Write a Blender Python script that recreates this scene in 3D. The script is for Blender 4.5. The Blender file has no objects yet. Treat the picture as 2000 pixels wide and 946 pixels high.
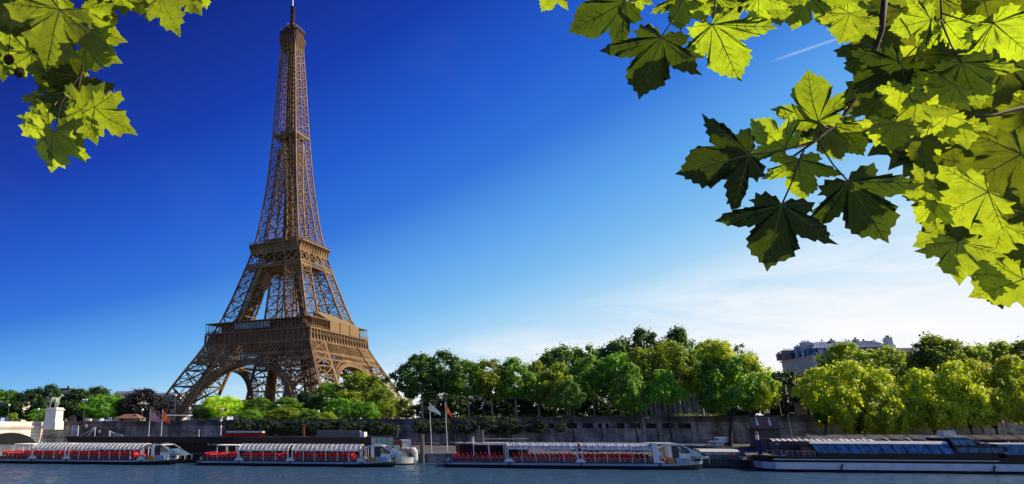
import bpy, bmesh, math, random
from mathutils import Vector, Matrix, Quaternion
R = math.radians
sc = bpy.context.scene
COL = sc.collection
random.seed(7)

# ---------------------------------------------------------------- camera, sky, sun, exposure
FPX, CX, CY, TILT, EYE = 1387.3, 619.3, 401.5, 0.2993, 10.0   # focal length / principal point of the photo (2000 px wide)
cam = bpy.data.cameras.new('camera')
cam.sensor_width = 36.0
cam.lens = FPX / 2000 * 36
cam.shift_x = (1000 - CX) / 2000
cam.shift_y = -(473 - CY) / 2000
cam.clip_start = 0.05
cam.clip_end = 20000
cam_ob = bpy.data.objects.new('camera', cam)
COL.objects.link(cam_ob)
cam_ob.location = (0, 0, EYE)
cam_ob.rotation_euler = (math.pi / 2 + TILT, 0, 0)
sc.camera = cam_ob

SUN = Vector((0.82, 0.02, 0.57)).normalized()                # towards the sun: right of the picture, a little behind it
sun = bpy.data.lights.new('sun', 'SUN')
sun.energy = 5.0
sun.angle = R(0.53)
sun.color = (1.0, 0.85, 0.62)
sun_ob = bpy.data.objects.new('sun', sun)
COL.objects.link(sun_ob)
sun_ob.rotation_euler = SUN.to_track_quat('Z', 'Y').to_euler()
sun_ob.location = (300, 100, 300)

def lin(r, g, b):
    f = lambda v: (v / 255) / 12.92 if v / 255 <= 0.04045 else ((v / 255 + 0.055) / 1.055) ** 2.4
    return (f(r), f(g), f(b), 1)

world = bpy.data.worlds.new('World')
sc.world = world
world.use_nodes = True
wt = world.node_tree
wt.nodes.clear()
wn = wt.nodes.new
wl = wt.links.new
w_out = wn('ShaderNodeOutputWorld')
w_bg = wn('ShaderNodeBackground')
w_bg.inputs['Strength'].default_value = 0.1
w_sky = wn('ShaderNodeTexSky')
w_sky.sky_type = 'NISHITA'
w_sky.sun_disc = False
w_sky.sun_elevation = math.asin(SUN.z)
w_sky.sun_rotation = math.atan2(SUN.x, SUN.y)
w_sky.altitude = 100
w_tc = wn('ShaderNodeTexCoord')
def wmath(op, a, b=None, c=None, clamp=False):
    n = wn('ShaderNodeMath'); n.operation = op; n.use_clamp = clamp
    for i, v in enumerate((a, b, c)):
        if v is None: continue
        if isinstance(v, (int, float)): n.inputs[i].default_value = v
        else: wl(v, n.inputs[i])
    return n.outputs[0]
def wdot(vec):
    n = wn('ShaderNodeVectorMath'); n.operation = 'DOT_PRODUCT'
    wl(w_tc.outputs['Generated'], n.inputs[0]); n.inputs[1].default_value = vec
    return n.outputs['Value']
# a polarised sky: deep blue high up and away from the sun, pale low down towards it
s_val = wdot((-0.45, 0.0, 1.0))
back = wmath('MULTIPLY', wmath('MAXIMUM', wdot((0, -1, 0)), 0.0), 0.10)   # the low sky behind the photographer is paler, added as fill for shaded fronts
low = wmath('MULTIPLY', wmath('POWER', 2.718, wmath('MULTIPLY', wmath('ABSOLUTE', wdot((0, 0, 1))), -9.0)), 0.27)   # and the horizon is paler all round
t_val = wmath('DIVIDE', wmath('ADD', wmath('SUBTRACT', wmath('SUBTRACT', s_val, back), low), 0.35), 1.1, clamp=True)
ramp = wn('ShaderNodeValToRGB')
wl(t_val, ramp.inputs[0])
stops = [(0.05, (247, 250, 255)), (0.15, (220, 237, 251)), (0.25, (172, 216, 247)), (0.335, (122, 188, 242)),
         (0.42, (88, 162, 236)), (0.52, (44, 116, 220)), (0.62, (24, 90, 206)), (0.74, (10, 56, 172)), (0.90, (4, 28, 124))]
el = ramp.color_ramp.elements
el[0].position = stops[0][0]; el[0].color = lin(*stops[0][1])
el[1].position = stops[-1][0]; el[1].color = lin(*stops[-1][1])
for p, c in stops[1:-1]:
    e = el.new(p); e.color = lin(*c)
# thin cirrus low on the right
w_map = wn('ShaderNodeMapping')
w_map.inputs['Scale'].default_value = (1.6, 1.6, 9.0)
w_map.inputs['Rotation'].default_value = (R(6), R(9), 0)
wl(w_tc.outputs['Generated'], w_map.inputs[0])
w_noise = wn('ShaderNodeTexNoise')
w_noise.inputs['Scale'].default_value = 2.1
w_noise.inputs['Detail'].default_value = 7
w_noise.inputs['Roughness'].default_value = 0.62
w_noise.inputs['Distortion'].default_value = 0.5
wl(w_map.outputs[0], w_noise.inputs['Vector'])
cl_n = wmath('MULTIPLY', wmath('SUBTRACT', w_noise.outputs['Fac'], 0.45, clamp=True), 6.0, clamp=True)
cl_region = wmath('MULTIPLY', wmath('SUBTRACT', 0.262, t_val, clamp=True), 8.0, clamp=True)
cloud = wmath('MULTIPLY', cl_n, cl_region)
# faint high veil and a contrail in the blue
w_map2 = wn('ShaderNodeMapping')
w_map2.inputs['Scale'].default_value = (2.2, 2.2, 2.6)
w_map2.inputs['Rotation'].default_value = (0, R(52), R(10))
wl(w_tc.outputs['Generated'], w_map2.inputs[0])
w_noise2 = wn('ShaderNodeTexNoise')
w_noise2.inputs['Scale'].default_value = 1.7
w_noise2.inputs['Detail'].default_value = 6
w_noise2.inputs['Roughness'].default_value = 0.6
wl(w_map2.outputs[0], w_noise2.inputs['Vector'])
veil = wmath('MULTIPLY', wmath('SUBTRACT', w_noise2.outputs['Fac'], 0.58, clamp=True), 0.07, clamp=True)
def ray_dir(px, py):
    xc = (px - CX) / FPX; zc = (CY - py) / FPX
    return Vector((xc, math.cos(TILT) - math.sin(TILT) * zc, math.sin(TILT) + math.cos(TILT) * zc))
tA = ray_dir(1500, 122).normalized(); tB = ray_dir(1665, 66).normalized()
trail_n = tA.cross(tB).normalized()
dist = wmath('ABSOLUTE', wdot(trail_n))
along = wdot((tB - tA).normalized())
a0 = tA.dot((tB - tA).normalized()); a1 = tB.dot((tB - tA).normalized())
along_t = wmath('DIVIDE', wmath('SUBTRACT', along, a0), a1 - a0)
width_t = wmath('SUBTRACT', 1.0, wmath('DIVIDE', dist, 0.0022), clamp=True)
end_t = wmath('MULTIPLY', wmath('MULTIPLY', along_t, 3.0, clamp=True), wmath('MULTIPLY', wmath('SUBTRACT', 1.6, along_t, clamp=True), 3.0, clamp=True))
trail = wmath('MULTIPLY', wmath('MULTIPLY', wmath('MULTIPLY', width_t, end_t), 0.34), wmath('ADD', w_noise.outputs['Fac'], 0.3))
white_f = wmath('MAXIMUM', wmath('MAXIMUM', cloud, veil), trail, clamp=True)
w_mix = wn('ShaderNodeMixRGB')
wl(white_f, w_mix.inputs[0]); wl(ramp.outputs[0], w_mix.inputs[1])
w_mix.inputs[2].default_value = lin(252, 253, 255)
w_up = wn('ShaderNodeMixRGB'); w_up.blend_type = 'MULTIPLY'; w_up.inputs[0].default_value = 1
wl(w_mix.outputs[0], w_up.inputs[1]); w_up.inputs[2].default_value = (7.7, 7.7, 7.7, 1)
w_fin = wn('ShaderNodeMixRGB'); w_fin.inputs[0].default_value = 0.96
wl(w_sky.outputs[0], w_fin.inputs[1]); wl(w_up.outputs[0], w_fin.inputs[2])
wl(w_fin.outputs[0], w_bg.inputs['Color'])
wl(w_bg.outputs[0], w_out.inputs['Surface'])

vs = sc.view_settings
vs.view_transform = 'Standard'
vs.look = 'None'
vs.exposure = 0.38
vs.gamma = 1.0
sc.display_settings.display_device = 'sRGB'
sc.cycles.max_bounces = 8
sc.cycles.transparent_max_bounces = 12
sc.cycles.sample_clamp_indirect = 4.0

# ---------------------------------------------------------------- frames of reference
# the far bank runs along D; b is metres inland of the outer line of boats
TB = -0.1974
D = Vector((math.cos(TB), math.sin(TB), 0)); NB = Vector((-D.y, D.x, 0)); P0 = Vector((0, 188, 0))
def W(a, b, z=0.0): return P0 + D * a + NB * b + Vector((0, 0, z))
def on_b(px, py, b):
    """(a, z) of the photo's pixel on the vertical plane b metres inland"""
    d = ray_dir(px, py); p = P0 + NB * b
    t = p.dot(NB) / d.dot(NB)
    q = d * t
    return (q - p).dot(D), q.z + EYE
def A(px, b, py=860): return on_b(px, py, b)[0]
def Z(px, py, b): return on_b(px, py, b)[1]
STREET = lambda a: 10.5 + 0.0065 * a

# ---------------------------------------------------------------- materials
MATS = {}
def mat(name, col, rough=0.6, metal=0.0, var=0.0, vscale=2.0, col2=None, bump=0.0, bscale=20.0, spec=0.5, island=0.0, trans=None, coat=0.0, stretch=None, detail=6):
    """principled material whose own colour wanders between col and col2 with noise in object space"""
    if name in MATS: return MATS[name]
    m = bpy.data.materials.new(name); m.use_nodes = True
    nt = m.node_tree; nn = nt.nodes.new; ll = nt.links.new
    b = nt.nodes['Principled BSDF']; out = nt.nodes['Material Output']
    b.inputs['Roughness'].default_value = rough; b.inputs['Metallic'].default_value = metal
    b.inputs['Specular IOR Level'].default_value = spec
    if coat: b.inputs['Coat Weight'].default_value = coat
    c1 = tuple(col) + (1,) if len(col) == 3 else col
    b.inputs['Base Color'].default_value = c1
    tc = nn('ShaderNodeTexCoord'); vec = tc.outputs['Object']
    if stretch:
        mp = nn('ShaderNodeMapping'); mp.inputs['Scale'].default_value = stretch; ll(vec, mp.inputs[0]); vec = mp.outputs[0]
    colour = None
    if col2 is not None or var:
        if col2 is None: col2 = tuple(max(0, v * (1 - var)) for v in c1[:3])
        n = nn('ShaderNodeTexNoise'); n.inputs['Scale'].default_value = vscale; n.inputs['Detail'].default_value = detail; n.inputs['Roughness'].default_value = 0.65
        ll(vec, n.inputs['Vector'])
        r = nn('ShaderNodeValToRGB'); r.color_ramp.elements[0].position = 0.36; r.color_ramp.elements[1].position = 0.66
        r.color_ramp.elements[0].color = tuple(col2) + (1,); r.color_ramp.elements[1].color = c1
        ll(n.outputs['Fac'], r.inputs[0]); colour = r.outputs[0]
    if island:
        g = nn('ShaderNodeNewGeometry')
        mr = nn('ShaderNodeMapRange'); mr.inputs['To Min'].default_value = 1 - island; mr.inputs['To Max'].default_value = 1 + island
        oi = nn('ShaderNodeObjectInfo'); mr0 = nn('ShaderNodeMapRange'); mr0.inputs['To Min'].default_value = -.35; mr0.inputs['To Max'].default_value = .35; ll(oi.outputs['Random'], mr0.inputs['Value'])
        sm = nn('ShaderNodeMath'); ll(g.outputs['Random Per Island'], sm.inputs[0]); ll(mr0.outputs[0], sm.inputs[1])
        ll(sm.outputs[0], mr.inputs['Value']); mr.clamp = False
        mx = nn('ShaderNodeMixRGB'); mx.blend_type = 'MULTIPLY'; mx.inputs[0].default_value = 1
        if colour is not None: ll(colour, mx.inputs[1])
        else: mx.inputs[1].default_value = c1
        ll(mr.outputs[0], mx.inputs[2]); colour = mx.outputs[0]
    if colour is not None: ll(colour, b.inputs['Base Color'])
    if bump:
        n2 = nn('ShaderNodeTexNoise'); n2.inputs['Scale'].default_value = bscale; n2.inputs['Detail'].default_value = 5
        ll(vec, n2.inputs['Vector'])
        bp = nn('ShaderNodeBump'); bp.inputs['Strength'].default_value = bump; bp.inputs['Distance'].default_value = 0.05
        ll(n2.outputs['Fac'], bp.inputs['Height']); ll(bp.outputs[0], b.inputs['Normal'])
    if trans:
        tb = nn('ShaderNodeBsdfTranslucent'); tb.inputs['Color'].default_value = tuple(trans) + (1,)
        if island:
            mx2 = nn('ShaderNodeMixRGB'); mx2.blend_type = 'MULTIPLY'; mx2.inputs[0].default_value = 1
            mx2.inputs[1].default_value = tuple(trans) + (1,); ll(mr.outputs[0], mx2.inputs[2]); ll(mx2.outputs[0], tb.inputs['Color'])
        ad = nn('ShaderNodeAddShader'); ll(b.outputs[0], ad.inputs[0]); ll(tb.outputs[0], ad.inputs[1]); ll(ad.outputs[0], out.inputs['Surface'])
    MATS[name] = m
    return m

M_iron = mat('iron brown paint', (0.31, 0.180, 0.070), 0.45, var=0.5, vscale=0.12, spec=0.35)
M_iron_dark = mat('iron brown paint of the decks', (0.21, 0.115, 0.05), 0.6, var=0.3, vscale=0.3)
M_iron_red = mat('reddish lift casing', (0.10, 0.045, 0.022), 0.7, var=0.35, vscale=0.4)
M_iron_summit = mat('dark brown cabin paint', (0.07, 0.036, 0.02), 0.8, var=0.3, vscale=0.5, spec=0.2)  # darker brown than the lattice, for the summit parts
M_pale = mat('pale limestone', (0.86, 0.83, 0.76), 0.85, col2=(0.70, 0.66, 0.58), vscale=0.5, bump=0.15, bscale=4)
M_mesh = mat('tan netting', (0.27, 0.17, 0.075), 0.9, var=0.25, vscale=0.3, bump=0.3, bscale=3)
M_white = mat('white paint', (0.80, 0.80, 0.78), 0.35, var=0.12, vscale=1.5)
M_offwhite = mat('weathered white paint', (0.62, 0.62, 0.60), 0.5, var=0.25, vscale=0.8)
M_black = mat('black hull paint', (0.007, 0.008, 0.012), 0.35, var=0.4, vscale=0.7, spec=0.25)
M_dark = mat('dark steel', (0.03, 0.03, 0.035), 0.45, var=0.4, vscale=1.0)
M_navy = mat('navy hull paint', (0.012, 0.02, 0.05), 0.3, var=0.4, vscale=0.8)
M_bluegrey = mat('blue grey hull paint', (0.36, 0.43, 0.53), 0.4, var=0.3, vscale=0.7)
M_red = mat('red seat plastic', (0.62, 0.022, 0.028), 0.4, var=0.25, vscale=3)
M_redpaint = mat('bright red paint', (0.60, 0.02, 0.015), 0.4, var=0.2, vscale=3)
M_orange = mat('orange plastic', (0.70, 0.16, 0.02), 0.5, var=0.2, vscale=3)
M_yellow = mat('amber locker paint', (0.62, 0.28, 0.02), 0.5, var=0.2, vscale=3)
M_deck = mat('grey deck', (0.30, 0.30, 0.31), 0.8, var=0.3, vscale=1.5)
M_steel = mat('galvanised steel', (0.42, 0.44, 0.46), 0.4, metal=0.6, var=0.3, vscale=2)
M_brownroof = mat('dark brown pontoon roof', (0.016, 0.010, 0.009), 0.7, var=0.4, vscale=0.6)
M_wood = mat('warm timber', (0.42, 0.19, 0.07), 0.7, var=0.35, vscale=3)
M_tile = mat('terracotta roof', (0.30, 0.16, 0.11), 0.8, var=0.35, vscale=3)
M_cream = mat('cream stone', (0.78, 0.72, 0.62), 0.85, col2=(0.62, 0.57, 0.48), vscale=0.9, bump=0.2, bscale=6)
M_creamfar = mat('pale plaster', (0.62, 0.57, 0.48), 0.9, var=0.15, vscale=0.1)
M_zinc = mat('zinc roof', (0.16, 0.21, 0.32), 0.45, metal=0.2, var=0.3, vscale=0.8)
M_zincpale = mat('pale zinc roof', (0.36, 0.42, 0.50), 0.4, metal=0.2, var=0.3, vscale=0.8)
M_brick = mat('chimney brick', (0.42, 0.33, 0.28), 0.85, var=0.35, vscale=1)
M_pot = mat('terracotta chimney pot', (0.38, 0.15, 0.08), 0.8)
M_panel = mat('grey brown panel', (0.13, 0.10, 0.095), 0.7, var=0.3, vscale=1.2)
M_greygreen = mat('grey painted timber', (0.20, 0.19, 0.17), 0.8, var=0.3, vscale=1)
M_winglass = mat('dark window glass', (0.03, 0.04, 0.055), 0.08, var=0.3, vscale=2)
M_bark = mat('plane bark', (0.48, 0.42, 0.31), 0.9, col2=(0.24, 0.20, 0.14), vscale=1.6, bump=0.3, bscale=5)
M_barkdark = mat('dark bark', (0.085, 0.07, 0.055), 0.9, col2=(0.04, 0.032, 0.025), vscale=2.5, bump=0.4, bscale=6)
M_twig = mat('twig bark', (0.055, 0.035, 0.02), 0.8, var=0.4, vscale=30)
M_bronze = mat('pale verdigris stone', (0.52, 0.58, 0.47), 0.8, col2=(0.30, 0.38, 0.29), vscale=1.6)
M_tyre = mat('rubber', (0.02, 0.02, 0.02), 0.8)
M_lampglass = mat('frosted lamp glass', (0.8, 0.8, 0.76), 0.4, trans=(0.2, 0.2, 0.2))
M_lilac = mat('lilac flag cloth', (0.36, 0.20, 0.25), 0.8, trans=(0.12, 0.06, 0.08), var=0.15, vscale=1)
M_orangeflag = mat('orange flag cloth', (0.52, 0.11, 0.02), 0.8, trans=(0.35, 0.07, 0.01), var=0.15, vscale=1)
M_whiteflag = mat('white flag cloth', (0.42, 0.52, 0.50), 0.8, trans=(0.18, 0.22, 0.2), var=0.15, vscale=1)
M_greenpanel = mat('pale green glazing', (0.34, 0.46, 0.40), 0.25, var=0.3, vscale=0.4)

def foliage(name, col, trans, island=0.35):
    return mat(name, col, 0.55, island=island, trans=trans, spec=0.35)
M_fol = {
    'dark': foliage('deep green foliage', (0.046, 0.104, 0.018), (0.070, 0.155, 0.008)),
    'deep': foliage('darkest green foliage', (0.024, 0.056, 0.015), (0.028, 0.068, 0.008)),
    'blue': foliage('blackish purple foliage', (0.012, 0.012, 0.015), (0.007, 0.007, 0.008)),
    'mid': foliage('green foliage', (0.072, 0.155, 0.016), (0.14, 0.28, 0.009)),
    'fresh': foliage('fresh green foliage', (0.070, 0.165, 0.014), (0.14, 0.30, 0.010)),
    'olive': foliage('olive foliage', (0.110, 0.155, 0.013), (0.21, 0.27, 0.007)),
    'gold': foliage('yellow green foliage', (0.19, 0.24, 0.014), (0.42, 0.47, 0.010)),
    'lime': foliage('lime foliage', (0.17, 0.24, 0.016), (0.34, 0.44, 0.012)),
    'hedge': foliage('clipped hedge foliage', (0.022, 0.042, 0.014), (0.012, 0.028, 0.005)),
}

def stone_mat(name, col, mortar, bw, bh, stain, rough=0.9):
    """coursed stone: brick pattern in the wall's own x/z, with run-off stains"""
    if name in MATS: return MATS[name]
    m = bpy.data.materials.new(name); m.use_nodes = True
    nt = m.node_tree; nn = nt.nodes.new; ll = nt.links.new; b = nt.nodes['Principled BSDF']
    b.inputs['Roughness'].default_value = rough
    tc = nn('ShaderNodeTexCoord'); sp = nn('ShaderNodeSeparateXYZ'); ll(tc.outputs['Object'], sp.inputs[0])
    cb = nn('ShaderNodeCombineXYZ'); ll(sp.outputs['X'], cb.inputs['X']); ll(sp.outputs['Z'], cb.inputs['Y'])
    br = nn('ShaderNodeTexBrick'); ll(cb.outputs[0], br.inputs['Vector'])
    br.inputs['Scale'].default_value = 1; br.inputs['Brick Width'].default_value = bw; br.inputs['Row Height'].default_value = bh
    br.inputs['Mortar Size'].default_value = 0.022
    br.inputs['Color1'].default_value = tuple(col) + (1,); br.inputs['Color2'].default_value = tuple(v * 0.66 for v in col) + (1,)
    br.inputs['Mortar'].default_value = tuple(mortar) + (1,)
    mp = nn('ShaderNodeMapping'); mp.inputs['Scale'].default_value = (0.33, 0.33, 0.05); ll(tc.outputs['Object'], mp.inputs[0])
    n1 = nn('ShaderNodeTexNoise'); n1.inputs['Scale'].default_value = 1.3; n1.inputs['Detail'].default_value = 8; n1.inputs['Roughness'].default_value = 0.7; ll(mp.outputs[0], n1.inputs['Vector'])
    n2 = nn('ShaderNodeTexNoise'); n2.inputs['Scale'].default_value = 0.16; n2.inputs['Detail'].default_value = 5; ll(tc.outputs['Object'], n2.inputs['Vector'])
    mu = nn('ShaderNodeMath'); mu.operation = 'MULTIPLY'; ll(n1.outputs['Fac'], mu.inputs[0]); ll(n2.outputs['Fac'], mu.inputs[1])
    rp = nn('ShaderNodeValToRGB'); rp.color_ramp.elements[0].position = 0.17; rp.color_ramp.elements[1].position = 0.33
    rp.color_ramp.elements[0].color = tuple(stain) + (1,); rp.color_ramp.elements[1].color = (1, 1, 1, 1)
    ll(mu.outputs[0], rp.inputs[0])
    mx = nn('ShaderNodeMixRGB'); mx.blend_type = 'MULTIPLY'; mx.inputs[0].default_value = 1
    ll(br.outputs['Color'], mx.inputs[1]); ll(rp.outputs[0], mx.inputs[2]); ll(mx.outputs[0], b.inputs['Base Color'])
    bp = nn('ShaderNodeBump'); bp.inputs['Strength'].default_value = 0.4; bp.inputs['Distance'].default_value = 0.03
    ll(br.outputs['Fac'], bp.inputs['Height']); bp.invert = True; ll(bp.outputs[0], b.inputs['Normal'])
    MATS[name] = m
    return m
M_quay = stone_mat('stained quay masonry', (0.52, 0.48, 0.45), (0.2, 0.185, 0.18), 1.5, 0.6, (0.26, 0.25, 0.26))
M_parapet = stone_mat('dark parapet stone', (0.21, 0.185, 0.165), (0.08, 0.07, 0.07), 2.2, 0.5, (0.35, 0.33, 0.31))
M_bridge = stone_mat('pale bridge stone', (0.88, 0.82, 0.73), (0.6, 0.55, 0.48), 1.4, 0.55, (0.86, 0.82, 0.78))

def glass_mat(name, tint, alpha, rough=0.05):
    """thin sheet of glass: part mirror, part clear"""
    if name in MATS: return MATS[name]
    m = bpy.data.materials.new(name); m.use_nodes = True
    nt = m.node_tree; nn = nt.nodes.new; ll = nt.links.new; b = nt.nodes['Principled BSDF']; out = nt.nodes['Material Output']
    b.inputs['Base Color'].default_value = tuple(tint) + (1,); b.inputs['Roughness'].default_value = rough
    tc = nn('ShaderNodeTexCoord'); nz = nn('ShaderNodeTexNoise'); nz.inputs['Scale'].default_value = 0.9; nz.inputs['Detail'].default_value = 5; ll(tc.outputs['Object'], nz.inputs['Vector'])
    rp = nn('ShaderNodeValToRGB'); rp.color_ramp.elements[0].position = .38; rp.color_ramp.elements[1].position = .68
    rp.color_ramp.elements[0].color = tuple(v * .55 for v in tint) + (1,); rp.color_ramp.elements[1].color = tuple(min(1, v * 1.35 + .02) for v in tint) + (1,); ll(nz.outputs['Fac'], rp.inputs[0]); ll(rp.outputs[0], b.inputs['Base Color'])
    tr = nn('ShaderNodeBsdfTransparent'); tr.inputs['Color'].default_value = (0.85, 0.92, 0.95, 1)
    mx = nn('ShaderNodeMixShader'); mx.inputs[0].default_value = alpha
    ll(tr.outputs[0], mx.inputs[1]); ll(b.outputs[0], mx.inputs[2]); ll(mx.outputs[0], out.inputs['Surface'])
    MATS[name] = m
    return m
M_canopy = glass_mat('pale canopy glass', (0.62, 0.67, 0.72), 0.66, 0.2)
M_canopy_grey = glass_mat('grey canopy glass', (0.27, 0.32, 0.39), 0.78, 0.15)
M_clear = glass_mat('clear glass', (0.20, 0.27, 0.30), 0.45, 0.06)
M_blueglass = glass_mat('blue tinted glass', (0.10, 0.19, 0.32), 0.94, 0.08)

# ---------------------------------------------------------------- mesh collector
class MB:
    def __init__(s): s.v = []; s.f = []; s.m = []
    def quad(s, a, b, c, d, m=0):
        n = len(s.v); s.v += [tuple(a), tuple(b), tuple(c), tuple(d)]; s.f.append((n, n + 1, n + 2, n + 3)); s.m.append(m)
    def poly(s, pts, m=0):
        n = len(s.v); s.v += [tuple(p) for p in pts]; s.f.append(tuple(range(n, n + len(pts)))); s.m.append(m)
    def box(s, x0, x1, y0, y1, z0, z1, m=0, M=None):
        p = [Vector((x, y, z)) for z in (z0, z1) for y in (y0, y1) for x in (x0, x1)]
        if M: p = [M @ q for q in p]
        n = len(s.v); s.v += [tuple(q) for q in p]
        for f in ((0, 2, 3, 1), (4, 5, 7, 6), (0, 1, 5, 4), (2, 6, 7, 3), (0, 4, 6, 2), (1, 3, 7, 5)):
            s.f.append(tuple(n + i for i in f)); s.m.append(m)
    def hexa(s, lo, hi, m=0):
        """solid between two four-point rings"""
        n = len(s.v); s.v += [tuple(q) for q in lo] + [tuple(q) for q in hi]
        for f in ((3, 2, 1, 0), (4, 5, 6, 7), (0, 1, 5, 4), (1, 2, 6, 5), (2, 3, 7, 6), (3, 0, 4, 7)):
            s.f.append(tuple(n + i for i in f)); s.m.append(m)
    def beam(s, p, q, w, h=None, m=0, up=None):
        p = Vector(p); q = Vector(q); d = q - p
        if d.length < 1e-6: return
        d.normalize()
        u = up if up is not None else (Vector((0, 0, 1)) if abs(d.z) < 0.9 else Vector((1, 0, 0)))
        sx = d.cross(u).normalized() * (w / 2); sy = sx.normalized().cross(d).normalized() * ((h or w) / 2)
        ring = lambda o: [o - sx - sy, o + sx - sy, o + sx + sy, o - sx + sy]
        s.hexa(ring(p), ring(q), m)
    def tube(s, pts, rad, n=8, m=0, cap=True):
        pts = [Vector(p) for p in pts]
        rad = rad if isinstance(rad, (list, tuple)) else [rad] * len(pts)
        base = len(s.v); ref = None
        for i, p in enumerate(pts):
            d = (pts[min(i + 1, len(pts) - 1)] - pts[max(i - 1, 0)]).normalized()
            if ref is None: ref = Vector((1, 0, 0)) if abs(d.x) < 0.8 else Vector((0, 1, 0))
            u = d.cross(ref).normalized(); w = u.cross(d).normalized(); ref = w
            for k in range(n):
                t = 2 * math.pi * k / n
                s.v.append(tuple(p + (u * math.cos(t) + w * math.sin(t)) * rad[i]))
        for i in range(len(pts) - 1):
            for k in range(n):
                a = base + i * n + k; b = base + i * n + (k + 1) % n
                s.f.append((a, b, b + n, a + n)); s.m.append(m)
        if cap:
            s.f.append(tuple(base + k for k in range(n))[::-1]); s.m.append(m)
            e = base + (len(pts) - 1) * n
            s.f.append(tuple(e + k for k in range(n))); s.m.append(m)
    def lathe(s, prof, n=16, m=0, c=(0, 0, 0)):
        base = len(s.v)
        for r, z in prof:
            for k in range(n):
                t = 2 * math.pi * k / n
                s.v.append((c[0] + r * math.cos(t), c[1] + r * math.sin(t), c[2] + z))
        for i in range(len(prof) - 1):
            for k in range(n):
                a = base + i * n + k; b = base + i * n + (k + 1) % n
                s.f.append((a, b, b + n, a + n)); s.m.append(m)
    def prism(s, pts, z0, z1, m=0, top=None):
        """plan outline pulled up from z0 to z1 (top: another outline)"""
        top = top or pts; k = len(pts); n = len(s.v)
        s.v += [(p[0], p[1], p[2] if len(p) > 2 else z0) for p in pts] + [(p[0], p[1], p[2] if len(p) > 2 else z1) for p in top]
        s.f.append(tuple(n + i for i in range(k))[::-1]); s.m.append(m)
        s.f.append(tuple(n + k + i for i in range(k))); s.m.append(m)
        for i in range(k):
            j = (i + 1) % k
            s.f.append((n + i, n + j, n + k + j, n + k + i)); s.m.append(m)
    def build_each(s, name, mats, parent):
        """one object per connected piece"""
        par = list(range(len(s.v)))
        def find(i):
            while par[i] != i: par[i] = par[par[i]]; i = par[i]
            return i
        for f in s.f:
            for i in f[1:]: par[find(i)] = find(f[0])
        groups = {}
        for k, f in enumerate(s.f): groups.setdefault(find(f[0]), []).append(k)
        for g in groups.values():
            ids = sorted({i for k in g for i in s.f[k]}); mp = {j: i for i, j in enumerate(ids)}
            q = MB(); q.v = [s.v[i] for i in ids]; q.f = [tuple(mp[i] for i in s.f[k]) for k in g]; q.m = [s.m[k] for k in g]
            q.build(name, mats, parent)
    def mesh(s, name, mats, smooth=False):
        me = bpy.data.meshes.new(name)
        me.from_pydata(s.v, [], s.f)
        mats = mats if isinstance(mats, (list, tuple)) else [mats]
        for mm in mats: me.materials.append(mm)
        if len(mats) > 1: me.polygons.foreach_set('material_index', s.m)
        if smooth: me.polygons.foreach_set('use_smooth', [True] * len(s.f))
        me.update()
        return me
    def build(s, name, mats, parent=None, smooth=False):
        o = bpy.data.objects.new(name, s.mesh(name, mats, smooth)); COL.objects.link(o)
        if parent is not None: o.parent = parent
        return o

def tag(o, label=None, cat=None, group=None, kind=None):
    if label: o['label'] = label
    if cat: o['category'] = cat
    if group: o['group'] = group
    if kind: o['kind'] = kind
    return o
def thing(name, label, cat, loc=(0, 0, 0), rz=0.0, group=None):
    o = bpy.data.objects.new(name, None); COL.objects.link(o)
    o.empty_display_size = 0.5; o.location = loc; o.rotation_euler = (0, 0, rz)
    return tag(o, label, cat, group)
def bank_thing(name, label, cat, a, b, z=0.0, group=None, rz=0.0):
    return thing(name, label, cat, W(a, b, z), TB + rz, group)
def copy_tree(o, parent=None):
    c = o.copy(); COL.objects.link(c)
    if parent is not None: c.parent = parent
    for ch in o.children: copy_tree(ch, c)
    return c
def lerp(a, b, t): return a + (b - a) * t
def interp(tab, z):
    for (z0, v0), (z1, v1) in zip(tab, tab[1:]):
        if z <= z1: return lerp(v0, v1, (z - z0) / (z1 - z0))
    return tab[-1][1]
# ---------------------------------------------------------------- water, ground, quays
def water_mat():
    m = bpy.data.materials.new('river water'); m.use_nodes = True
    nt = m.node_tree; nn = nt.nodes.new; ll = nt.links.new; b = nt.nodes['Principled BSDF']
    b.inputs['Base Color'].default_value = (0.042, 0.105, 0.18, 1); b.inputs['Roughness'].default_value = 0.12
    b.inputs['IOR'].default_value = 1.33
    tc = nn('ShaderNodeTexCoord')
    hs = []
    for scl, str_, det, w in (((0.30, 0.55, 1), 1.0, 3, 0.9), ((1.1, 2.2, 1), 1.0, 4, 0.5), ((4.0, 7.0, 1), 1.0, 3, 0.16)):
        mp = nn('ShaderNodeMapping'); mp.inputs['Scale'].default_value = scl; ll(tc.outputs['Object'], mp.inputs[0])
        n = nn('ShaderNodeTexNoise'); n.inputs['Scale'].default_value = str_; n.inputs['Detail'].default_value = det; n.inputs['Distortion'].default_value = 0.6
        ll(mp.outputs[0], n.inputs['Vector'])
        mu = nn('ShaderNodeMath'); mu.operation = 'MULTIPLY'; mu.inputs[1].default_value = w; ll(n.outputs['Fac'], mu.inputs[0]); hs.append(mu.outputs[0])
    a1 = nn('ShaderNodeMath'); ll(hs[0], a1.inputs[0]); ll(hs[1], a1.inputs[1])
    a2 = nn('ShaderNodeMath'); ll(a1.outputs[0], a2.inputs[0]); ll(hs[2], a2.inputs[1])
    bp = nn('ShaderNodeBump'); bp.inputs['Strength'].default_value = 1.0; bp.inputs['Distance'].default_value = 0.8
    ll(a2.outputs[0], bp.inputs['Height']); ll(bp.outputs[0], b.inputs['Normal'])
    return m
from mathutils import noise as mnoise
wa = [-3000, -700, -250] + [-135 + .8 * i for i in range(400)] + [250, 700, 3000]
wb = [-400, -182] + [-128 + .55 * i for i in range(278)] + [40]
mb = MB()
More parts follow.
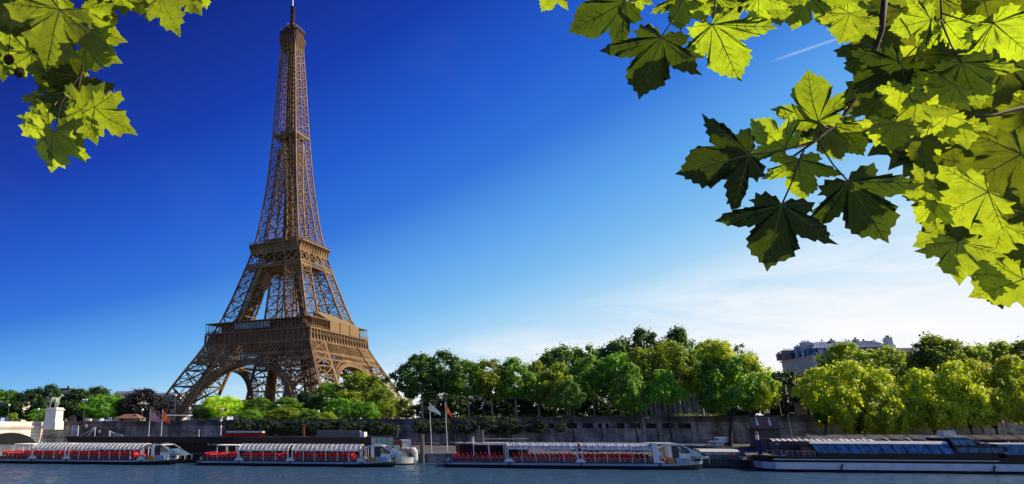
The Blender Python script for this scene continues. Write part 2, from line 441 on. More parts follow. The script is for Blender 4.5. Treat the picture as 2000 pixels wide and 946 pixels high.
for y in wb:
    for x in wa:
        z = 0.0
        if -135 <= x <= 184.3 and -128 <= y <= 24:
            f_ = min(1, (x + 135) / 8, (184.4 - x) / 8, (y + 128) / 8, max(0, 24.5 - y) / 3)
            gust = .55 + .75 * abs(mnoise.noise(Vector((x * .018, y * .05, 3.3))) + .35)
            z = f_ * gust * (.13 * mnoise.noise(Vector((x * .16, y * .34, 0))) + .075 * mnoise.noise(Vector((x * .42, y * .80, 5))) + .035 * mnoise.noise(Vector((x * .9, y * 1.5, 9))))
        mb.v.append((x, y, z))
nc = len(wa)
for j in range(len(wb) - 1):
    for i in range(nc - 1): k = j * nc + i; mb.f.append((k, k + 1, k + nc + 1, k + nc)); mb.m.append(0)
o = tag(mb.build('water', water_mat(), smooth=True), kind='structure'); o.location = P0; o.rotation_euler.z = TB

M_grass = mat('park ground', (0.07, 0.09, 0.03), 0.95, col2=(0.16, 0.13, 0.085), vscale=0.06)
M_asph = mat('quay paving', (0.105, 0.105, 0.11), 0.9, col2=(0.055, 0.055, 0.06), vscale=0.35, bump=0.2, bscale=8)
M_pave = mat('pavement', (0.30, 0.28, 0.25), 0.9, var=0.3, vscale=0.5)
mb = MB()
rows = [50.7, 76, 110, 170, 400, 1200, 6000]
cols = [-6000, -1500, -400, -100, 0, 100, 200, 400, 1500, 6000]
def gz(a, b):
    s = STREET(max(-120, min(420, a)))
    return s if b <= 76 else (lerp(s, 6.8, (b - 76) / 94) if b < 170 else 6.8)
for b0, b1 in zip(rows, rows[1:]):
    for a0, a1 in zip(cols, cols[1:]):
        mb.quad((a0, b0, gz(a0, b0)), (a1, b0, gz(a1, b0)), (a1, b1, gz(a1, b1)), (a0, b1, gz(a0, b1)))
o = tag(mb.build('ground', M_grass), kind='structure'); o.location = P0; o.rotation_euler.z = TB
# street strip on the far embankment: pavement with a kerb, then the roadway
mb = MB()
for a0, a1 in zip(cols[3:8], cols[4:8]):
    mb.hexa([(a0, 50.7, gz(a0, 50) - .2), (a1, 50.7, gz(a1, 50) - .2), (a1, 57, gz(a1, 50) - .2), (a0, 57, gz(a0, 50) - .2)],
            [(a0, 50.7, gz(a0, 50) + .14), (a1, 50.7, gz(a1, 50) + .14), (a1, 57, gz(a1, 50) + .14), (a0, 57, gz(a0, 50) + .14)])
o = tag(mb.build('pavement', M_pave), kind='structure'); o.location = P0; o.rotation_euler.z = TB
mb = MB()
for a0, a1 in zip(cols[3:8], cols[4:8]):
    mb.quad((a0, 57, gz(a0, 50) + .006), (a1, 57, gz(a1, 50) + .006), (a1, 71, gz(a1, 50) + .006), (a0, 71, gz(a0, 50) + .006))
o = tag(mb.build('road', M_asph), kind='structure'); o.location = P0; o.rotation_euler.z = TB
# lower quay: a sloping landing with a stone edge
EDGE, WALLB = 24.0, 50.0
def qz(b): return lerp(2.6, 5.0, (b - EDGE) / (WALLB - EDGE))
mb = MB()
mb.quad((-96, EDGE, 2.6), (420, EDGE, 2.6), (420, WALLB + .4, 5.02), (-96, WALLB + .4, 5.02), 0)
mb.quad((-96, EDGE, -2), (420, EDGE, -2), (420, EDGE, 2.6), (-96, EDGE, 2.6), 1)
mb.box(-96, 420, EDGE - .12, EDGE + .75, 2.3, 2.72, 2)
o = tag(mb.build('lower_quay', [M_asph, M_quay, M_cream]), kind='structure'); o.location = P0; o.rotation_euler.z = TB
# the near bank under the photographer
mb = MB(); mb.box(-700, 700, -260, -181.2, -2, 8.35)
o = tag(mb.build('near_bank', M_pave), kind='structure'); o.location = P0; o.rotation_euler.z = TB

# ---------------------------------------------------------------- the embankment wall
aW0, aW1 = A(86, WALLB, 835), 420
aO0, aO1 = A(1072, WALLB, 833), A(1352, WALLB, 833)
zO1, zO0 = Z(1200, 827, WALLB), Z(1200, 837, WALLB)
wall = bank_thing('quay_wall', 'long stained masonry embankment wall running along the lower quay behind the boats', 'wall', 0, WALLB)
def wall_piece(mb, a0, a1, zlo, off=0.0, y0=0.0, y1=0.7):
    n = max(1, int((a1 - a0) / 20))
    for i in range(n):
        p, q = lerp(a0, a1, i / n), lerp(a0, a1, (i + 1) / n)
        mb.hexa([(p, y0, zlo), (q, y0, zlo), (q, y1, zlo), (p, y1, zlo)],
                [(p, y0, STREET(p) + off), (q, y0, STREET(q) + off), (q, y1, STREET(q) + off), (p, y1, STREET(p) + off)])
mb = MB()
wall_piece(mb, aW0, aO0, 1); wall_piece(mb, aO1, aW1, 1); wall_piece(mb, aO0, aO1, zO1)
mb.box(aO0, aO1, 0, .7, 1, zO0)
nb = 9
for i in range(nb + 1):
    c = lerp(aO0, aO1, i / nb)
    if 0 < i < nb: mb.box(c - .75, c + .75, .02, .7, zO0, zO1)
mb.build('masonry', M_quay, wall)
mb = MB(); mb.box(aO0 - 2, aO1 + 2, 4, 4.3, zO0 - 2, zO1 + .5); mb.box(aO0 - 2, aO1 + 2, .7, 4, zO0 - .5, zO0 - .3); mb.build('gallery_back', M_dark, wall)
mb = MB()
n = 26
for i in range(n):
    p, q = lerp(aW0, aW1, i / n), lerp(aW0, aW1, (i + 1) / n)
    mb.hexa([(p, .12, STREET(p)), (q, .12, STREET(q)), (q, .62, STREET(q)), (p, .62, STREET(p))],
            [(p, .12, STREET(p) + 1.05), (q, .12, STREET(q) + 1.05), (q, .62, STREET(q) + 1.05), (p, .62, STREET(p) + 1.05)])
    mb.hexa([(p, -.02, STREET(p) + 1.05), (q, -.02, STREET(q) + 1.05), (q, .76, STREET(q) + 1.05), (p, .76, STREET(p) + 1.05)],
            [(p, .0, STREET(p) + 1.25), (q, .0, STREET(q) + 1.25), (q, .74, STREET(q) + 1.25), (p, .74, STREET(p) + 1.25)])
mb.build('parapet', M_parapet, wall)
mb = MB()
for i in range(n):
    p, q = lerp(aW0, aW1, i / n), lerp(aW0, aW1, (i + 1) / n)
    mb.hexa([(p, -.3, STREET(p) - .45), (q, -.3, STREET(q) - .45), (q, -.003, STREET(q) - .45), (p, -.003, STREET(p) - .45)],
            [(p, -.3, STREET(p) - .1), (q, -.3, STREET(q) - .1), (q, -.003, STREET(q) - .1), (p, -.003, STREET(p) - .1)])
mb.build('string_course', M_parapet, wall)
mb = MB(); mb.box(aO1 + 1, aW1, -.28, -.003, 7.7, 8.05); mb.box(aW0, aO0 - 1, -.28, -.003, 7.7, 8.05); mb.box(aW0, aW1, -.5, -.003, 4.4, 5.5); mb.build('ledge_course', M_quay, wall)
# the stair ramp that climbs against the wall near the bridge
mb = MB()
r0, r1, r2 = A(150, WALLB, 845), A(196, WALLB, 838), A(262, WALLB, 858)
for y0, y1, zz in ((-3.2, -2.8, .9), (-2.8, -.003, 0)):
    z_t = STREET(r0)
    mb.hexa([(r0, y0, 2), (r1, y0, 2), (r1, y1, 2), (r0, y1, 2)], [(r0, y0, z_t + zz - 1.2), (r1, y0, z_t + zz - 1.2), (r1, y1, z_t + zz - 1.2), (r0, y1, z_t + zz - 1.2)])
    mb.hexa([(r1, y0, 2), (r2, y0, 2), (r2, y1, 2), (r1, y1, 2)], [(r1, y0, z_t + zz - 1.2), (r2, y0, 4.7 + zz), (r2, y1, 4.7 + zz), (r1, y1, z_t + zz - 1.2)])
mb.build('stair_ramp', M_parapet, wall)
for px in (889, 976, 1008, 1119, 1138, 1204, 1352, 1437, 1448, 1716, 1870):
    a = A(px, WALLB, 845); mb = MB(); mb.tube([(a, -.14, 4.5), (a, -.14, STREET(a) - .5)], .10, 6); mb.build('drain_pipe', M_steel, wall)
# buttresses
for px in (1180, 1290, 1486, 1760, 1925):
    a = A(px, WALLB, 845); mb = MB(); mb.hexa([(a - .6, -.9, 4), (a + .6, -.9, 4), (a + .6, -.003, 4), (a - .6, -.003, 4)], [(a - .55, -.35, STREET(a) - .5), (a + .55, -.35, STREET(a) - .5), (a + .55, -.003, STREET(a) - .5), (a - .55, -.003, STREET(a) - .5)])
    mb.build('buttress', M_quay, wall)

# ---------------------------------------------------------------- the stone bridge on the left
aB = A(84, 49, 835)
bridge = bank_thing('stone_bridge', 'pale stone arched bridge reaching the far bank at the left edge below the statue', 'bridge', aB, 0)
WID = 34.0
mb = MB(); soff = MB()
SPAN, PIER = 31.0, 4.0
y1 = 46.0; zt = 9.35
mb.box(-WID, 0, y1, 56, -1, zt)
for k in range(7):
    y0 = y1 - SPAN
    N_ = 28; pr = None
    for i in range(N_ + 1):
        t = i / N_; y = lerp(y1, y0, t); u = 2 * t - 1
        z = 2.6 + 4.9 * math.sqrt(max(0, 1 - u * u * .97))
        if pr:
            for x, fl in ((0, 0), (-WID, 1)):
                q = [(x, pr[0], pr[1]), (x, pr[0], zt), (x, y, zt), (x, y, z)]
                mb.poly(q if fl else q[::-1])
            soff.quad((0, pr[0], pr[1]), (0, y, z), (-WID, y, z), (-WID, pr[0], pr[1]))
        pr = (y, z)
    if y0 - PIER < -182: break
    mb.box(-WID, 0, y0 - PIER, y0, -1, zt)
    mb.hexa([(0, y0 - PIER, -1), (2.2, y0 - PIER / 2, -1), (2.2, y0 - PIER / 2 + .01, -1), (0, y0, -1)], [(0, y0 - PIER, 4.2), (2.0, y0 - PIER / 2, 4.2), (2.0, y0 - PIER / 2 + .01, 4.2), (0, y0, 4.2)])
    y1 = y0 - PIER
mb.build('spandrel_wall', M_bridge, bridge)
soff.build('vault', mat('vault stone darkened as shade', (.06, .052, .045), .9, var=.4, vscale=.4), bridge)  # the gloom inside the arch is put into the stone colour
mb = MB(); mb.box(-WID + .8, -.8, y1 - SPAN, 58, zt, zt + .5); mb.build('roadway', M_asph, bridge)
mb = MB()
for x0, x1 in ((-.55, .35), (-WID - .35, -WID + .55)):
    mb.box(x0, x1, y1 - SPAN, 48.2, zt + .002, zt + .32)
yy = 48.0
while yy > -60:
    mb.box(.003, .62, yy - .55, yy, zt - .55, zt - .003); yy -= 1.15
mb.box(.003, .75, -60, 48.2, zt + .0, zt + .28)
mb.build('cornice', M_bridge, bridge)
mb = MB(); mb.box(-.45, .15, y1 - SPAN, 48.1, zt + .325, zt + 1.35); mb.box(-WID - .15, -WID + .45, y1 - SPAN, 48.1, zt + .325, zt + 1.35)
mb.box(-.52, .22, y1 - SPAN, 48.1, zt + 1.352, zt + 1.55)
mb.build('parapet', M_bridge, bridge)

# ---------------------------------------------------------------- statue on its pedestal
aS = A(105, 46, 820)
ped = bank_thing('statue_pedestal', 'tall pale stone pedestal at the bridge end, carrying the horse statue', 'pedestal', aS, 46)
zp0 = 9.6; zp1 = Z(105, 798, 46)
def ped_box(name, hw, hd, z0, z1):
    m_ = MB(); m_.hexa([(-hw, -hd, z0), (hw, -hd, z0), (hw, hd, z0), (-hw, hd, z0)], [(-hw + .06, -hd + .06, z1), (hw - .06, -hd + .06, z1), (hw - .06, hd - .06, z1), (-hw + .06, hd - .06, z1)])
    return m_.build(name, M_pale, ped)
ped_box('plinth', 2.35, 2.75, zp0 - 1.2, zp0 + 1.5)
ped_box('die', 2.0, 2.4, zp0 + 1.5, zp1 - .55)
ped_box('cornice', 2.3, 2.7, zp1 - .55, zp1 - .2)
ped_box('cap', 1.9, 2.3, zp1 - .2, zp1 + .25)
def skin_mesh(name, verts, edges, radii, material, sub=2):
    me = bpy.data.meshes.new(name); me.from_pydata(verts, edges, [])
    o = bpy.data.objects.new(name, me); COL.objects.link(o)
    sk = o.modifiers.new('skin', 'SKIN'); sb = o.modifiers.new('sub', 'SUBSURF'); sb.levels = sub; sb.render_levels = sub
    for i, v in enumerate(me.skin_vertices[0].data):
        r = radii[i]; v.radius = (r, r) if isinstance(r, (int, float)) else r; v.use_root = (i == 0)
    dg = bpy.context.evaluated_depsgraph_get()
    new = bpy.data.meshes.new_from_object(o.evaluated_get(dg))
    o.modifiers.clear(); o.data = new; new.materials.clear(); new.materials.append(material)
    new.polygons.foreach_set('use_smooth', [True] * len(new.polygons))
    return o
hv = [(-.2, 0, 1.9), (-.9, 0, 2.0), (.5, 0, 1.95), (.95, 0, 2.35), (1.35, 0, 2.95), (1.5, 0, 3.15), (1.95, 0, 2.85), (2.1, 0, 2.72),   # barrel, rump, chest, neck, poll, muzzle
      (-1.1, .28, 1.5), (-.85, .3, 1.0), (-1.15, .3, .55), (-1.05, .3, .05), (-1.1, -.28, 1.5), (-.8, -.3, 1.0), (-1.1, -.3, .55), (-.98, -.3, .05),
      (.65, .26, 1.45), (.7, .28, .8), (.72, .28, .05), (.75, -.26, 1.5), (1.15, -.28, 1.25), (1.1, -.28, .75),
      (-1.25, 0, 2.1), (-1.6, 0, 1.7), (-1.62, 0, 1.0), (1.46, .12, 3.38), (1.46, -.12, 3.38)]
he = [(0, 1), (0, 2), (2, 3), (3, 4), (4, 5), (5, 6), (6, 7), (1, 8), (8, 9), (9, 10), (10, 11), (1, 12), (12, 13), (13, 14), (14, 15), (2, 16), (16, 17), (17, 18), (2, 19), (19, 20), (20, 21), (1, 22), (22, 23), (23, 24), (5, 25), (5, 26)]
hr = [.52, .5, .48, .33, .22, .2, .15, .11, .26, .15, .09, .1, .26, .15, .09, .1, .22, .12, .1, .22, .12, .1, .12, .14, .08, .05, .05]
horse = skin_mesh('horse_statue', hv, he, hr, M_bronze)
tag(horse, 'pale greenish stone horse standing on the pedestal at the bridge end', 'statue')
horse.location = W(aS - .25, 46, zp1 + .25); horse.rotation_euler.z = TB + .35; horse.scale = (1.35,) * 3
wv = [(0, 0, 1.02), (0, 0, 1.3), (0, 0, 1.58), (0, 0, 1.75), (.02, 0, 1.95), (0, .12, .95), (.08, .15, .5), (.0, .16, .05), (.12, .17, .03), (0, -.12, .95), (-.05, -.15, .5), (-.1, -.16, .05), (.02, -.17, .03),
      (0, .25, 1.55), (.1, .33, 1.25), (.3, .28, 1.15), (0, -.25, 1.55), (.2, -.42, 1.45), (.45, -.4, 1.6)]
we = [(0, 1), (1, 2), (2, 3), (3, 4), (0, 5), (5, 6), (6, 7), (7, 8), (0, 9), (9, 10), (10, 11), (11, 12), (2, 13), (13, 14), (14, 15), (2, 16), (16, 17), (17, 18)]
wr = [.17, .17, .19, .075, .125, .12, .085, .06, .04, .12, .085, .06, .04, .085, .06, .045, .085, .06, .045]
war = skin_mesh('warrior_statue', wv, we, wr, M_bronze)
tag(war, 'pale stone warrior standing at the head of the horse on the pedestal', 'statue')
war.location = W(aS + 1.1, 44.6, zp1 + .25); war.rotation_euler.z = TB + 2.6; war.scale = (1.75,) * 3
# ---------------------------------------------------------------- the iron tower
TX, TY, TZ, TTH = -18.27, 465.69, 6.82, -0.516
tower = thing('iron_lattice_tower', 'tall brown iron lattice tower with three platforms rising behind the trees', 'tower', (TX, TY, TZ), TTH)
OUT = [(0, 63.5), (10, 58.7), (21, 53.6), (37, 45.2), (46, 40.2), (57.6, 34.9), (65, 31.7), (78, 27.4), (90, 24.0), (100, 21.1), (110, 18.6), (116, 17.3),
       (121, 16.3), (133, 14.6), (146, 13.1), (160, 11.7), (172, 10.75), (186, 9.9), (204, 8.9), (222, 8.1), (240, 7.3), (264, 6.0), (276, 5.5), (290, 5)]
WID_T = [(0, 26.0), (18, 23.2), (46, 17.2), (57.6, 15.4), (90, 12.6), (115.7, 10.4), (121, 8.6), (150, 8.0), (172, 8.4), (190, 9.5), (300, 5)]
O_ = lambda z: interp(OUT, z)
Wd = lambda z: interp(WID_T, z)
def levels(z0, z1, n, k=1.0):
    # panels that shrink upwards
    w = [k ** i for i in range(n)]; s = sum(w); z = [z0]
    for i in w: z.append(z[-1] + (z1 - z0) * i / s)
    return z
def panel(mb, p00, p10, p01, p11, w, star=True, hor=True, sub=False):
    """cross-braced panel: p00,p10 lower pair, p01,p11 upper pair"""
    p00, p10, p01, p11 = map(Vector, (p00, p10, p01, p11))
    mb.beam(p00, p11, w); mb.beam(p10, p01, w)
    if hor: mb.beam(p01, p11, w)
    if star:
        c = (p00 + p10 + p01 + p11) / 4
        mb.beam((p00 + p01) / 2, (p10 + p11) / 2, w * .6); mb.beam((p00 + p10) / 2, (p01 + p11) / 2, w * .6)
        for q in (p00, p10, p01, p11):
            mb.beam((p00 + p01) / 2 if (q - (p00 + p01) / 2).length < (q - (p10 + p11) / 2).length else (p10 + p11) / 2, (q + c) / 2, w * .45)
def leg(z0, z1, n, k, sx, sy, cw, bw, name, extra=True):
    mb = MB(); zs = levels(z0, z1, n, k)
    def corners(z):
        o, w = O_(z), Wd(z)
        return [Vector((sx * o, sy * o, z)), Vector((sx * (o - w), sy * o, z)), Vector((sx * (o - w), sy * (o - w), z)), Vector((sx * o, sy * (o - w), z))]
    for za, zb in zip(zs, zs[1:]):
        ca, cb = corners(za), corners(zb)
        for i in range(4):
            mb.beam(ca[i], cb[i], cw); j = (i + 1) % 4
            panel(mb, ca[i], ca[j], cb[i], cb[j], bw, star=True)
        if extra:
            mb.beam(cb[0], cb[2], bw * .8); mb.beam(cb[1], cb[3], bw * .8)
            mb.beam(ca[0], cb[2], bw * .6); mb.beam(ca[1], cb[3], bw * .6)
    return mb.build(name, M_iron, tower)
SG = ((1, -1), (-1, -1), (1, 1), (-1, 1))
for sx, sy in SG:
    # masonry pier, lower pillar, the solid lift track that climbs inside it, upper pillar
    o, w = O_(0), Wd(0)
    mb = MB()
    for u in (0, 1):
        for v in (0, 1):
            cx, cy = sx * (o - u * w), sy * (o - v * w)
            mb.hexa([(cx - 3.2, cy - 3.2, -.5), (cx + 3.2, cy - 3.2, -.5), (cx + 3.2, cy + 3.2, -.5), (cx - 3.2, cy + 3.2, -.5)], [(cx - 2, cy - 2, 3), (cx + 2, cy - 2, 3), (cx + 2, cy + 2, 3), (cx - 2, cy + 2, 3)])
    mb.build_each('masonry_pier', M_cream, tower)
    leg(1, 50.5, 5, .86, sx, sy, 1.5, .58, 'pillar')
    mb = MB()
    mid = lambda z: Vector((sx * (O_(z) - Wd(z) / 2), sy * (O_(z) - Wd(z) / 2), z))
    for a, b in zip((3, 15, 28, 40), (15, 28, 40, 56)): mb.beam(mid(a), mid(b), 4.6 if sy < 0 else 4, 3)
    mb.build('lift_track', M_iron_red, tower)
    leg(57.6, 103.5, 5, .9, sx, sy, 1.1, .42, 'upper_pillar')
# the inclined lift casing seen between the first and second platforms
mb = MB()
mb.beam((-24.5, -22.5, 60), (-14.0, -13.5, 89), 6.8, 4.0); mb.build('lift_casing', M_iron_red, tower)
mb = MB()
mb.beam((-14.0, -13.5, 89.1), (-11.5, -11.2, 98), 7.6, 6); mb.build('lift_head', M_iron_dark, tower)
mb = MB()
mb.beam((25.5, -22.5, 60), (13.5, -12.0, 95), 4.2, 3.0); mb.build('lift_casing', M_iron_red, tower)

def face(k):
    """k-th face: (u along the face, out, z) -> tower coordinates"""
    c, s = [(1, 0), (0, 1), (-1, 0), (0, -1)][k]
    return lambda u, n, z: Vector((u * c + n * s, u * s - n * c, z))
def lattice(mb, fn, z0, z1, o0, o1, h0, h1, n, w, dbl=False):
    """diamond lattice strip between two heights; half lengths h0 (bottom), h1 (top)"""
    B = [fn(lerp(-h0, h0, i / n), o0, z0) for i in range(n + 1)]
    T = [fn(lerp(-h1, h1, i / n), o1, z1) for i in range(n + 1)]
    st = 2 if dbl else 1
    for i in range(n + 1):
        if i + st <= n: mb.beam(B[i], T[i + st], w); mb.beam(T[i], B[i + st], w)
        if dbl and i < 1: mb.beam((B[0] + T[0]) / 2, T[1], w); mb.beam((B[0] + T[0]) / 2, B[1], w); mb.beam((B[n] + T[n]) / 2, T[n - 1], w); mb.beam((B[n] + T[n]) / 2, B[n - 1], w)
    return B, T
ZC0, ZC1 = 50.2, 57.0           # cornice with its brackets
HP = 38.4                       # half width of the first platform
for k in range(4):
    fn = face(k)
    # --- the big arch under the first platform
    mb = MB(); NA = 36
    rx, rz, zc = 37.6, 33.4, 4.0
    def arch_pt(t, ex, back=0.0):
        x = -(rx + ex) * math.cos(t); z = zc + (rz + ex * .92) * math.sin(t)
        return fn(x, O_(max(z, 0)) - back, z)
    prev = None
    for i in range(NA + 1):
        t = lerp(.10, math.pi - .10, i / NA)
        cur = [arch_pt(t, 0), arch_pt(t, 3.2), arch_pt(t, 0, 4.2), arch_pt(t, 1.6)]
        mb.beam(cur[0], cur[1], .45); mb.beam(cur[0], cur[2], .4)
        if prev:
            mb.beam(prev[0], cur[0], .8, 1.1); mb.beam(prev[1], cur[1], .7, .9); mb.beam(prev[2], cur[2], .6); mb.beam(prev[3], cur[3], .4)
            mb.beam(prev[0], cur[2], .3); mb.beam(prev[2], cur[0], .3)
            a_, b_, c_, d_ = prev[0], cur[0], cur[3], prev[3]
            mb.poly([a_ * .999, b_ * .999, c_ * .999, d_ * .999])
        prev = cur
    mb.build('arch', M_iron, tower)
    mb = MB(); prev = None
    for i in range(2 * NA + 1):
        t = lerp(.10, math.pi - .10, i / (2 * NA)); cur = [arch_pt(t, .25, .7), arch_pt(t, .25, 3.9), arch_pt(t, .6, 8.5)]
        if prev:
            if i % 2: mb.quad(prev[0], cur[0], cur[1], prev[1])
            mb.beam(prev[2], cur[2], .5); mb.beam(cur[1], cur[2], .35); mb.beam(prev[1], cur[2], .25)
        prev = cur
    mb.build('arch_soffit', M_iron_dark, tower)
    # --- spandrel with its round-headed openings between arch and girder
    mbl, mbr = MB(), MB()
    for i in range(3, NA - 2):
        t = lerp(.10, math.pi - .10, i / NA)
        mb = mbl if i <= NA // 2 else mbr
        p = arch_pt(t, 3.4); x = -(rx + 3.4) * math.cos(t); z = zc + (rz + 3.2) * math.sin(t)
        if z > 39.2 or z < 25: continue
        lim = O_(z) - Wd(z)
        dx = (1 if x > 0 else -1)
        z2 = 39.5; x2 = x * 1.06 + dx * (z2 - z) * .20
        if abs(x2) > O_(z2) - Wd(z2) + 2: continue
        q = fn(x2, O_(z2), z2); mb.beam(p, q, .55)
        t2 = lerp(.10, math.pi - .10, (i + 1) / NA); xb = -(rx + 3.4) * math.cos(t2); zb = zc + (rz + 3.2) * math.sin(t2)
        if zb < 39.2:
            xb2 = xb * 1.06 + (1 if xb > 0 else -1) * (z2 - zb) * .2
            q2 = fn(xb2, O_(z2), z2); m_ = (q + q2) / 2
            if (q - q2).length < 4: mb.beam(q.lerp(p, .25), m_, .5); mb.beam(m_, q2.lerp(arch_pt(t2, 3.4), .25), .5)
    for mb in (mbl, mbr):
        if mb.f: mb.build('spandrel', M_iron, tower)
    # --- girder: narrow lattice, big diamond lattice
    mb = MB()
    za, zb, zc_, zd = 39.6, 43.2, 43.6, 50.4
    for z in (za, zb, zc_, zd): mb.beam(fn(-O_(z) - .3, O_(z), z), fn(O_(z) + .3, O_(z), z), .7, .8)
    lattice(mb, fn, za, zb, O_(za), O_(zb), O_(za), O_(zb), 44, .34)
    lattice(mb, fn, zc_, zd, O_(zc_), O_(zd), O_(zc_), O_(zd), 30, .46, True)
    lattice(mb, fn, zc_, zd, O_(zc_) - 3.0, O_(zd) - 3.0, O_(zc_) - 3.0, O_(zd) - 3.0, 22, .45)
    mb.beam(fn(-O_(za) + 3, O_(za) - 3.0, za), fn(O_(za) - 3, O_(za) - 3.0, za), .8)
    mb.build('lattice_girder', M_iron, tower)
    # --- cornice and brackets
    mb = MB()
    h0 = O_(ZC0) - .2
    mb.quad(fn(-h0, h0, ZC0), fn(h0, h0, ZC0), fn(HP - 1.7, HP - 1.7, ZC1 - .3), fn(-HP + 1.7, HP - 1.7, ZC1 - .3))
    mb.build('frieze', M_iron_dark, tower)
    mb = MB(); n = 20
    for i in range(n + 1):
        u0 = lerp(-h0, h0, i / n); u1 = lerp(-HP + .3, HP - .3, i / n)
        pr = None
        for j in range(6):
            s = j / 5; zz = lerp(ZC0 - .2, ZC1 - .5, s); out = lerp(h0 + .35, HP - .2, s ** 2.2); uu = lerp(u0, u1, s)
            p = fn(uu, out, zz)
            if pr is not None: mb.beam(pr, p, .75, .6)
            pr = p
        mb.beam(fn(u0, h0 + .3, ZC0 - .2), fn(u1, HP - 1.6, ZC1 - .5), .5, .5)
    mb.beam(fn(-h0, h0 + .3, ZC0), fn(h0, h0 + .3, ZC0), .5, .6)
    mb.build('bracket_row', M_iron, tower)
# --- first platform
plat = MB()
for k in range(4):
    fn = face(k)
    p = [fn(-HP, HP, 0), fn(HP, HP, 0), fn(HP - 17, HP - 17, 0), fn(-HP + 17, HP - 17, 0)]
    plat.hexa([q + Vector((0, 0, ZC1 - .2)) for q in p], [q + Vector((0, 0, ZC1 + .8)) for q in p])
first = plat.build('first_platform', M_iron_dark, tower)
GZ0, GZ1 = ZC1 + .8, ZC1 + 6.4
for k in range(4):
    fn = face(k)
    mb = MB(); q = [fn(-HP + .1, HP - .1, 0), fn(HP - .1, HP - .1, 0), fn(HP - 6.5, HP - 6.5, 0), fn(-HP + 6.5, HP - 6.5, 0)]
    mb.hexa([v + Vector((0, 0, GZ1)) for v in q], [v + Vector((0, 0, GZ1 + .55)) for v in q]); mb.build('gallery_roof', M_iron_dark, first)
    mb = MB(); n = 30
    for i in range(n + 1):
        u = lerp(-HP + .5, HP - .5, i / n); mb.beam(fn(u, HP - .5, GZ0), fn(u, HP - .5, GZ1), .26)
    for zz in (GZ0 + 1.15, GZ0 + .6): mb.beam(fn(-HP + .5, HP - .5, zz), fn(HP - .5, HP - .5, zz), .18)
    mb.build('gallery_railing', M_iron, first)
    mb = MB(); mb.quad(fn(-HP + 9, HP - 6.6, GZ0), fn(HP - 9, HP - 6.6, GZ0), fn(HP - 9, HP - 6.6, GZ1), fn(-HP + 9, HP - 6.6, GZ1))
    for i in range(16): u = lerp(-HP + 9, HP - 9, i / 15); mb.beam(fn(u, HP - 6.4, GZ0), fn(u, HP - 6.4, GZ1), .35)
    mb.build('gallery_wall', M_iron_dark, first)
fn = face(0)
mb = MB(); a_, b_ = -16.5, 11.5 - 2
mb.hexa([fn(a_, HP - 1.4, GZ0 + 1.2), fn(b_, HP - 1.4, GZ0 + 1.2), fn(b_, HP - 1.1, GZ0 + 1.2), fn(a_, HP - 1.1, GZ0 + 1.2)], [fn(a_, HP - 1.4, GZ1 - .5), fn(b_, HP - 1.4, GZ1 - .5), fn(b_, HP - 1.1, GZ1 - .5), fn(a_, HP - 1.1, GZ1 - .5)])
gl = mb.build('glazed_screen', M_greenpanel, first)
mb = MB()
for i in range(13): u = lerp(a_, b_, i / 12); mb.beam(fn(u, HP - .95, GZ0 + 1.1), fn(u, HP - .95, GZ1 - .4), .28)
mb.build('glazing_bar', M_iron_dark, gl)
# netting hung round the works on the sunny side, with its sloping top
fn = face(1)
mb = MB(); a_, b_ = -15, 25.0
lo = [fn(a_, HP - .1, ZC1 + .2), fn(b_, HP - .1, ZC1 + .2), fn(b_, HP - 11, ZC1 + .9), fn(a_, HP - 11, ZC1 + .9)]
hi = [fn(a_, HP + .1, GZ1 + .2), fn(b_, HP + .1, GZ1 + .2), fn(b_ - 4, HP - 10, GZ1 + 6.5), fn(a_ - 3, HP - 10, GZ1 + 7)]
mb.hexa(lo, hi); mb.build('works_netting', M_mesh, first)
mb = MB()
for u in (a_ - .3, lerp(a_, b_, .33), lerp(a_, b_, .66), b_ + .3): mb.beam(fn(u, HP + .35, ZC1 + .2), fn(u, HP + .35, GZ1 + .3), .3)
mb.build_each('netting_frame', M_iron, first)

# --- second platform
H2, C2 = 21.1, 3.2
ZB0, ZB1 = 110.2, 115.9
def ring8(h, c, z): return [Vector(p) for p in ((-h + c, -h, z), (h - c, -h, z), (h, -h + c, z), (h, h - c, z), (h - c, h, z), (-h + c, h, z), (-h, h - c, z), (-h, -h + c, z))]
mb = MB()
lo, hi = ring8(H2, C2, ZB1), ring8(H2, C2, ZB1 + .9)
n0 = len(mb.v); mb.v += [tuple(p) for p in lo + hi]
mb.f += [tuple(n0 + i for i in range(8))[::-1], tuple(n0 + 8 + i for i in range(8))]; mb.m += [0, 0]
for i in range(8): mb.f.append((n0 + i, n0 + (i + 1) % 8, n0 + 8 + (i + 1) % 8, n0 + 8 + i)); mb.m.append(0)
second = mb.build('second_platform', M_iron_dark, tower)
mb = MB(); r1 = ring8(H2 - .2, C2, ZB1 + .9); r2 = ring8(H2 - .2, C2, ZB1 + 2.2)
for i in range(8):
    j = (i + 1) % 8; mb.beam(r2[i], r2[j], .22); L_ = (r1[j] - r1[i]).length; n = max(2, int(L_ / 2.2))
    for q in range(n): mb.beam(r1[i].lerp(r1[j], q / n), r2[i].lerp(r2[j], q / n), .18)
mb.build('deck_railing', M_iron, second)
mb = MB()
mb.box(-11.5, 11.5, -11.5, 11.5, ZB1 + .9, ZB1 + 4.6); mb.box(-8, 8, -8, 8, ZB1 + 4.6, ZB1 + 6.0); mb.build('deck_pavilion', M_iron_dark, second)
mb = MB(); mb.box(-13.2, 13.2, -13.2, 13.2, ZB1 + 4.62, ZB1 + 5.0); mb.build('pavilion_roof', M_iron, second)
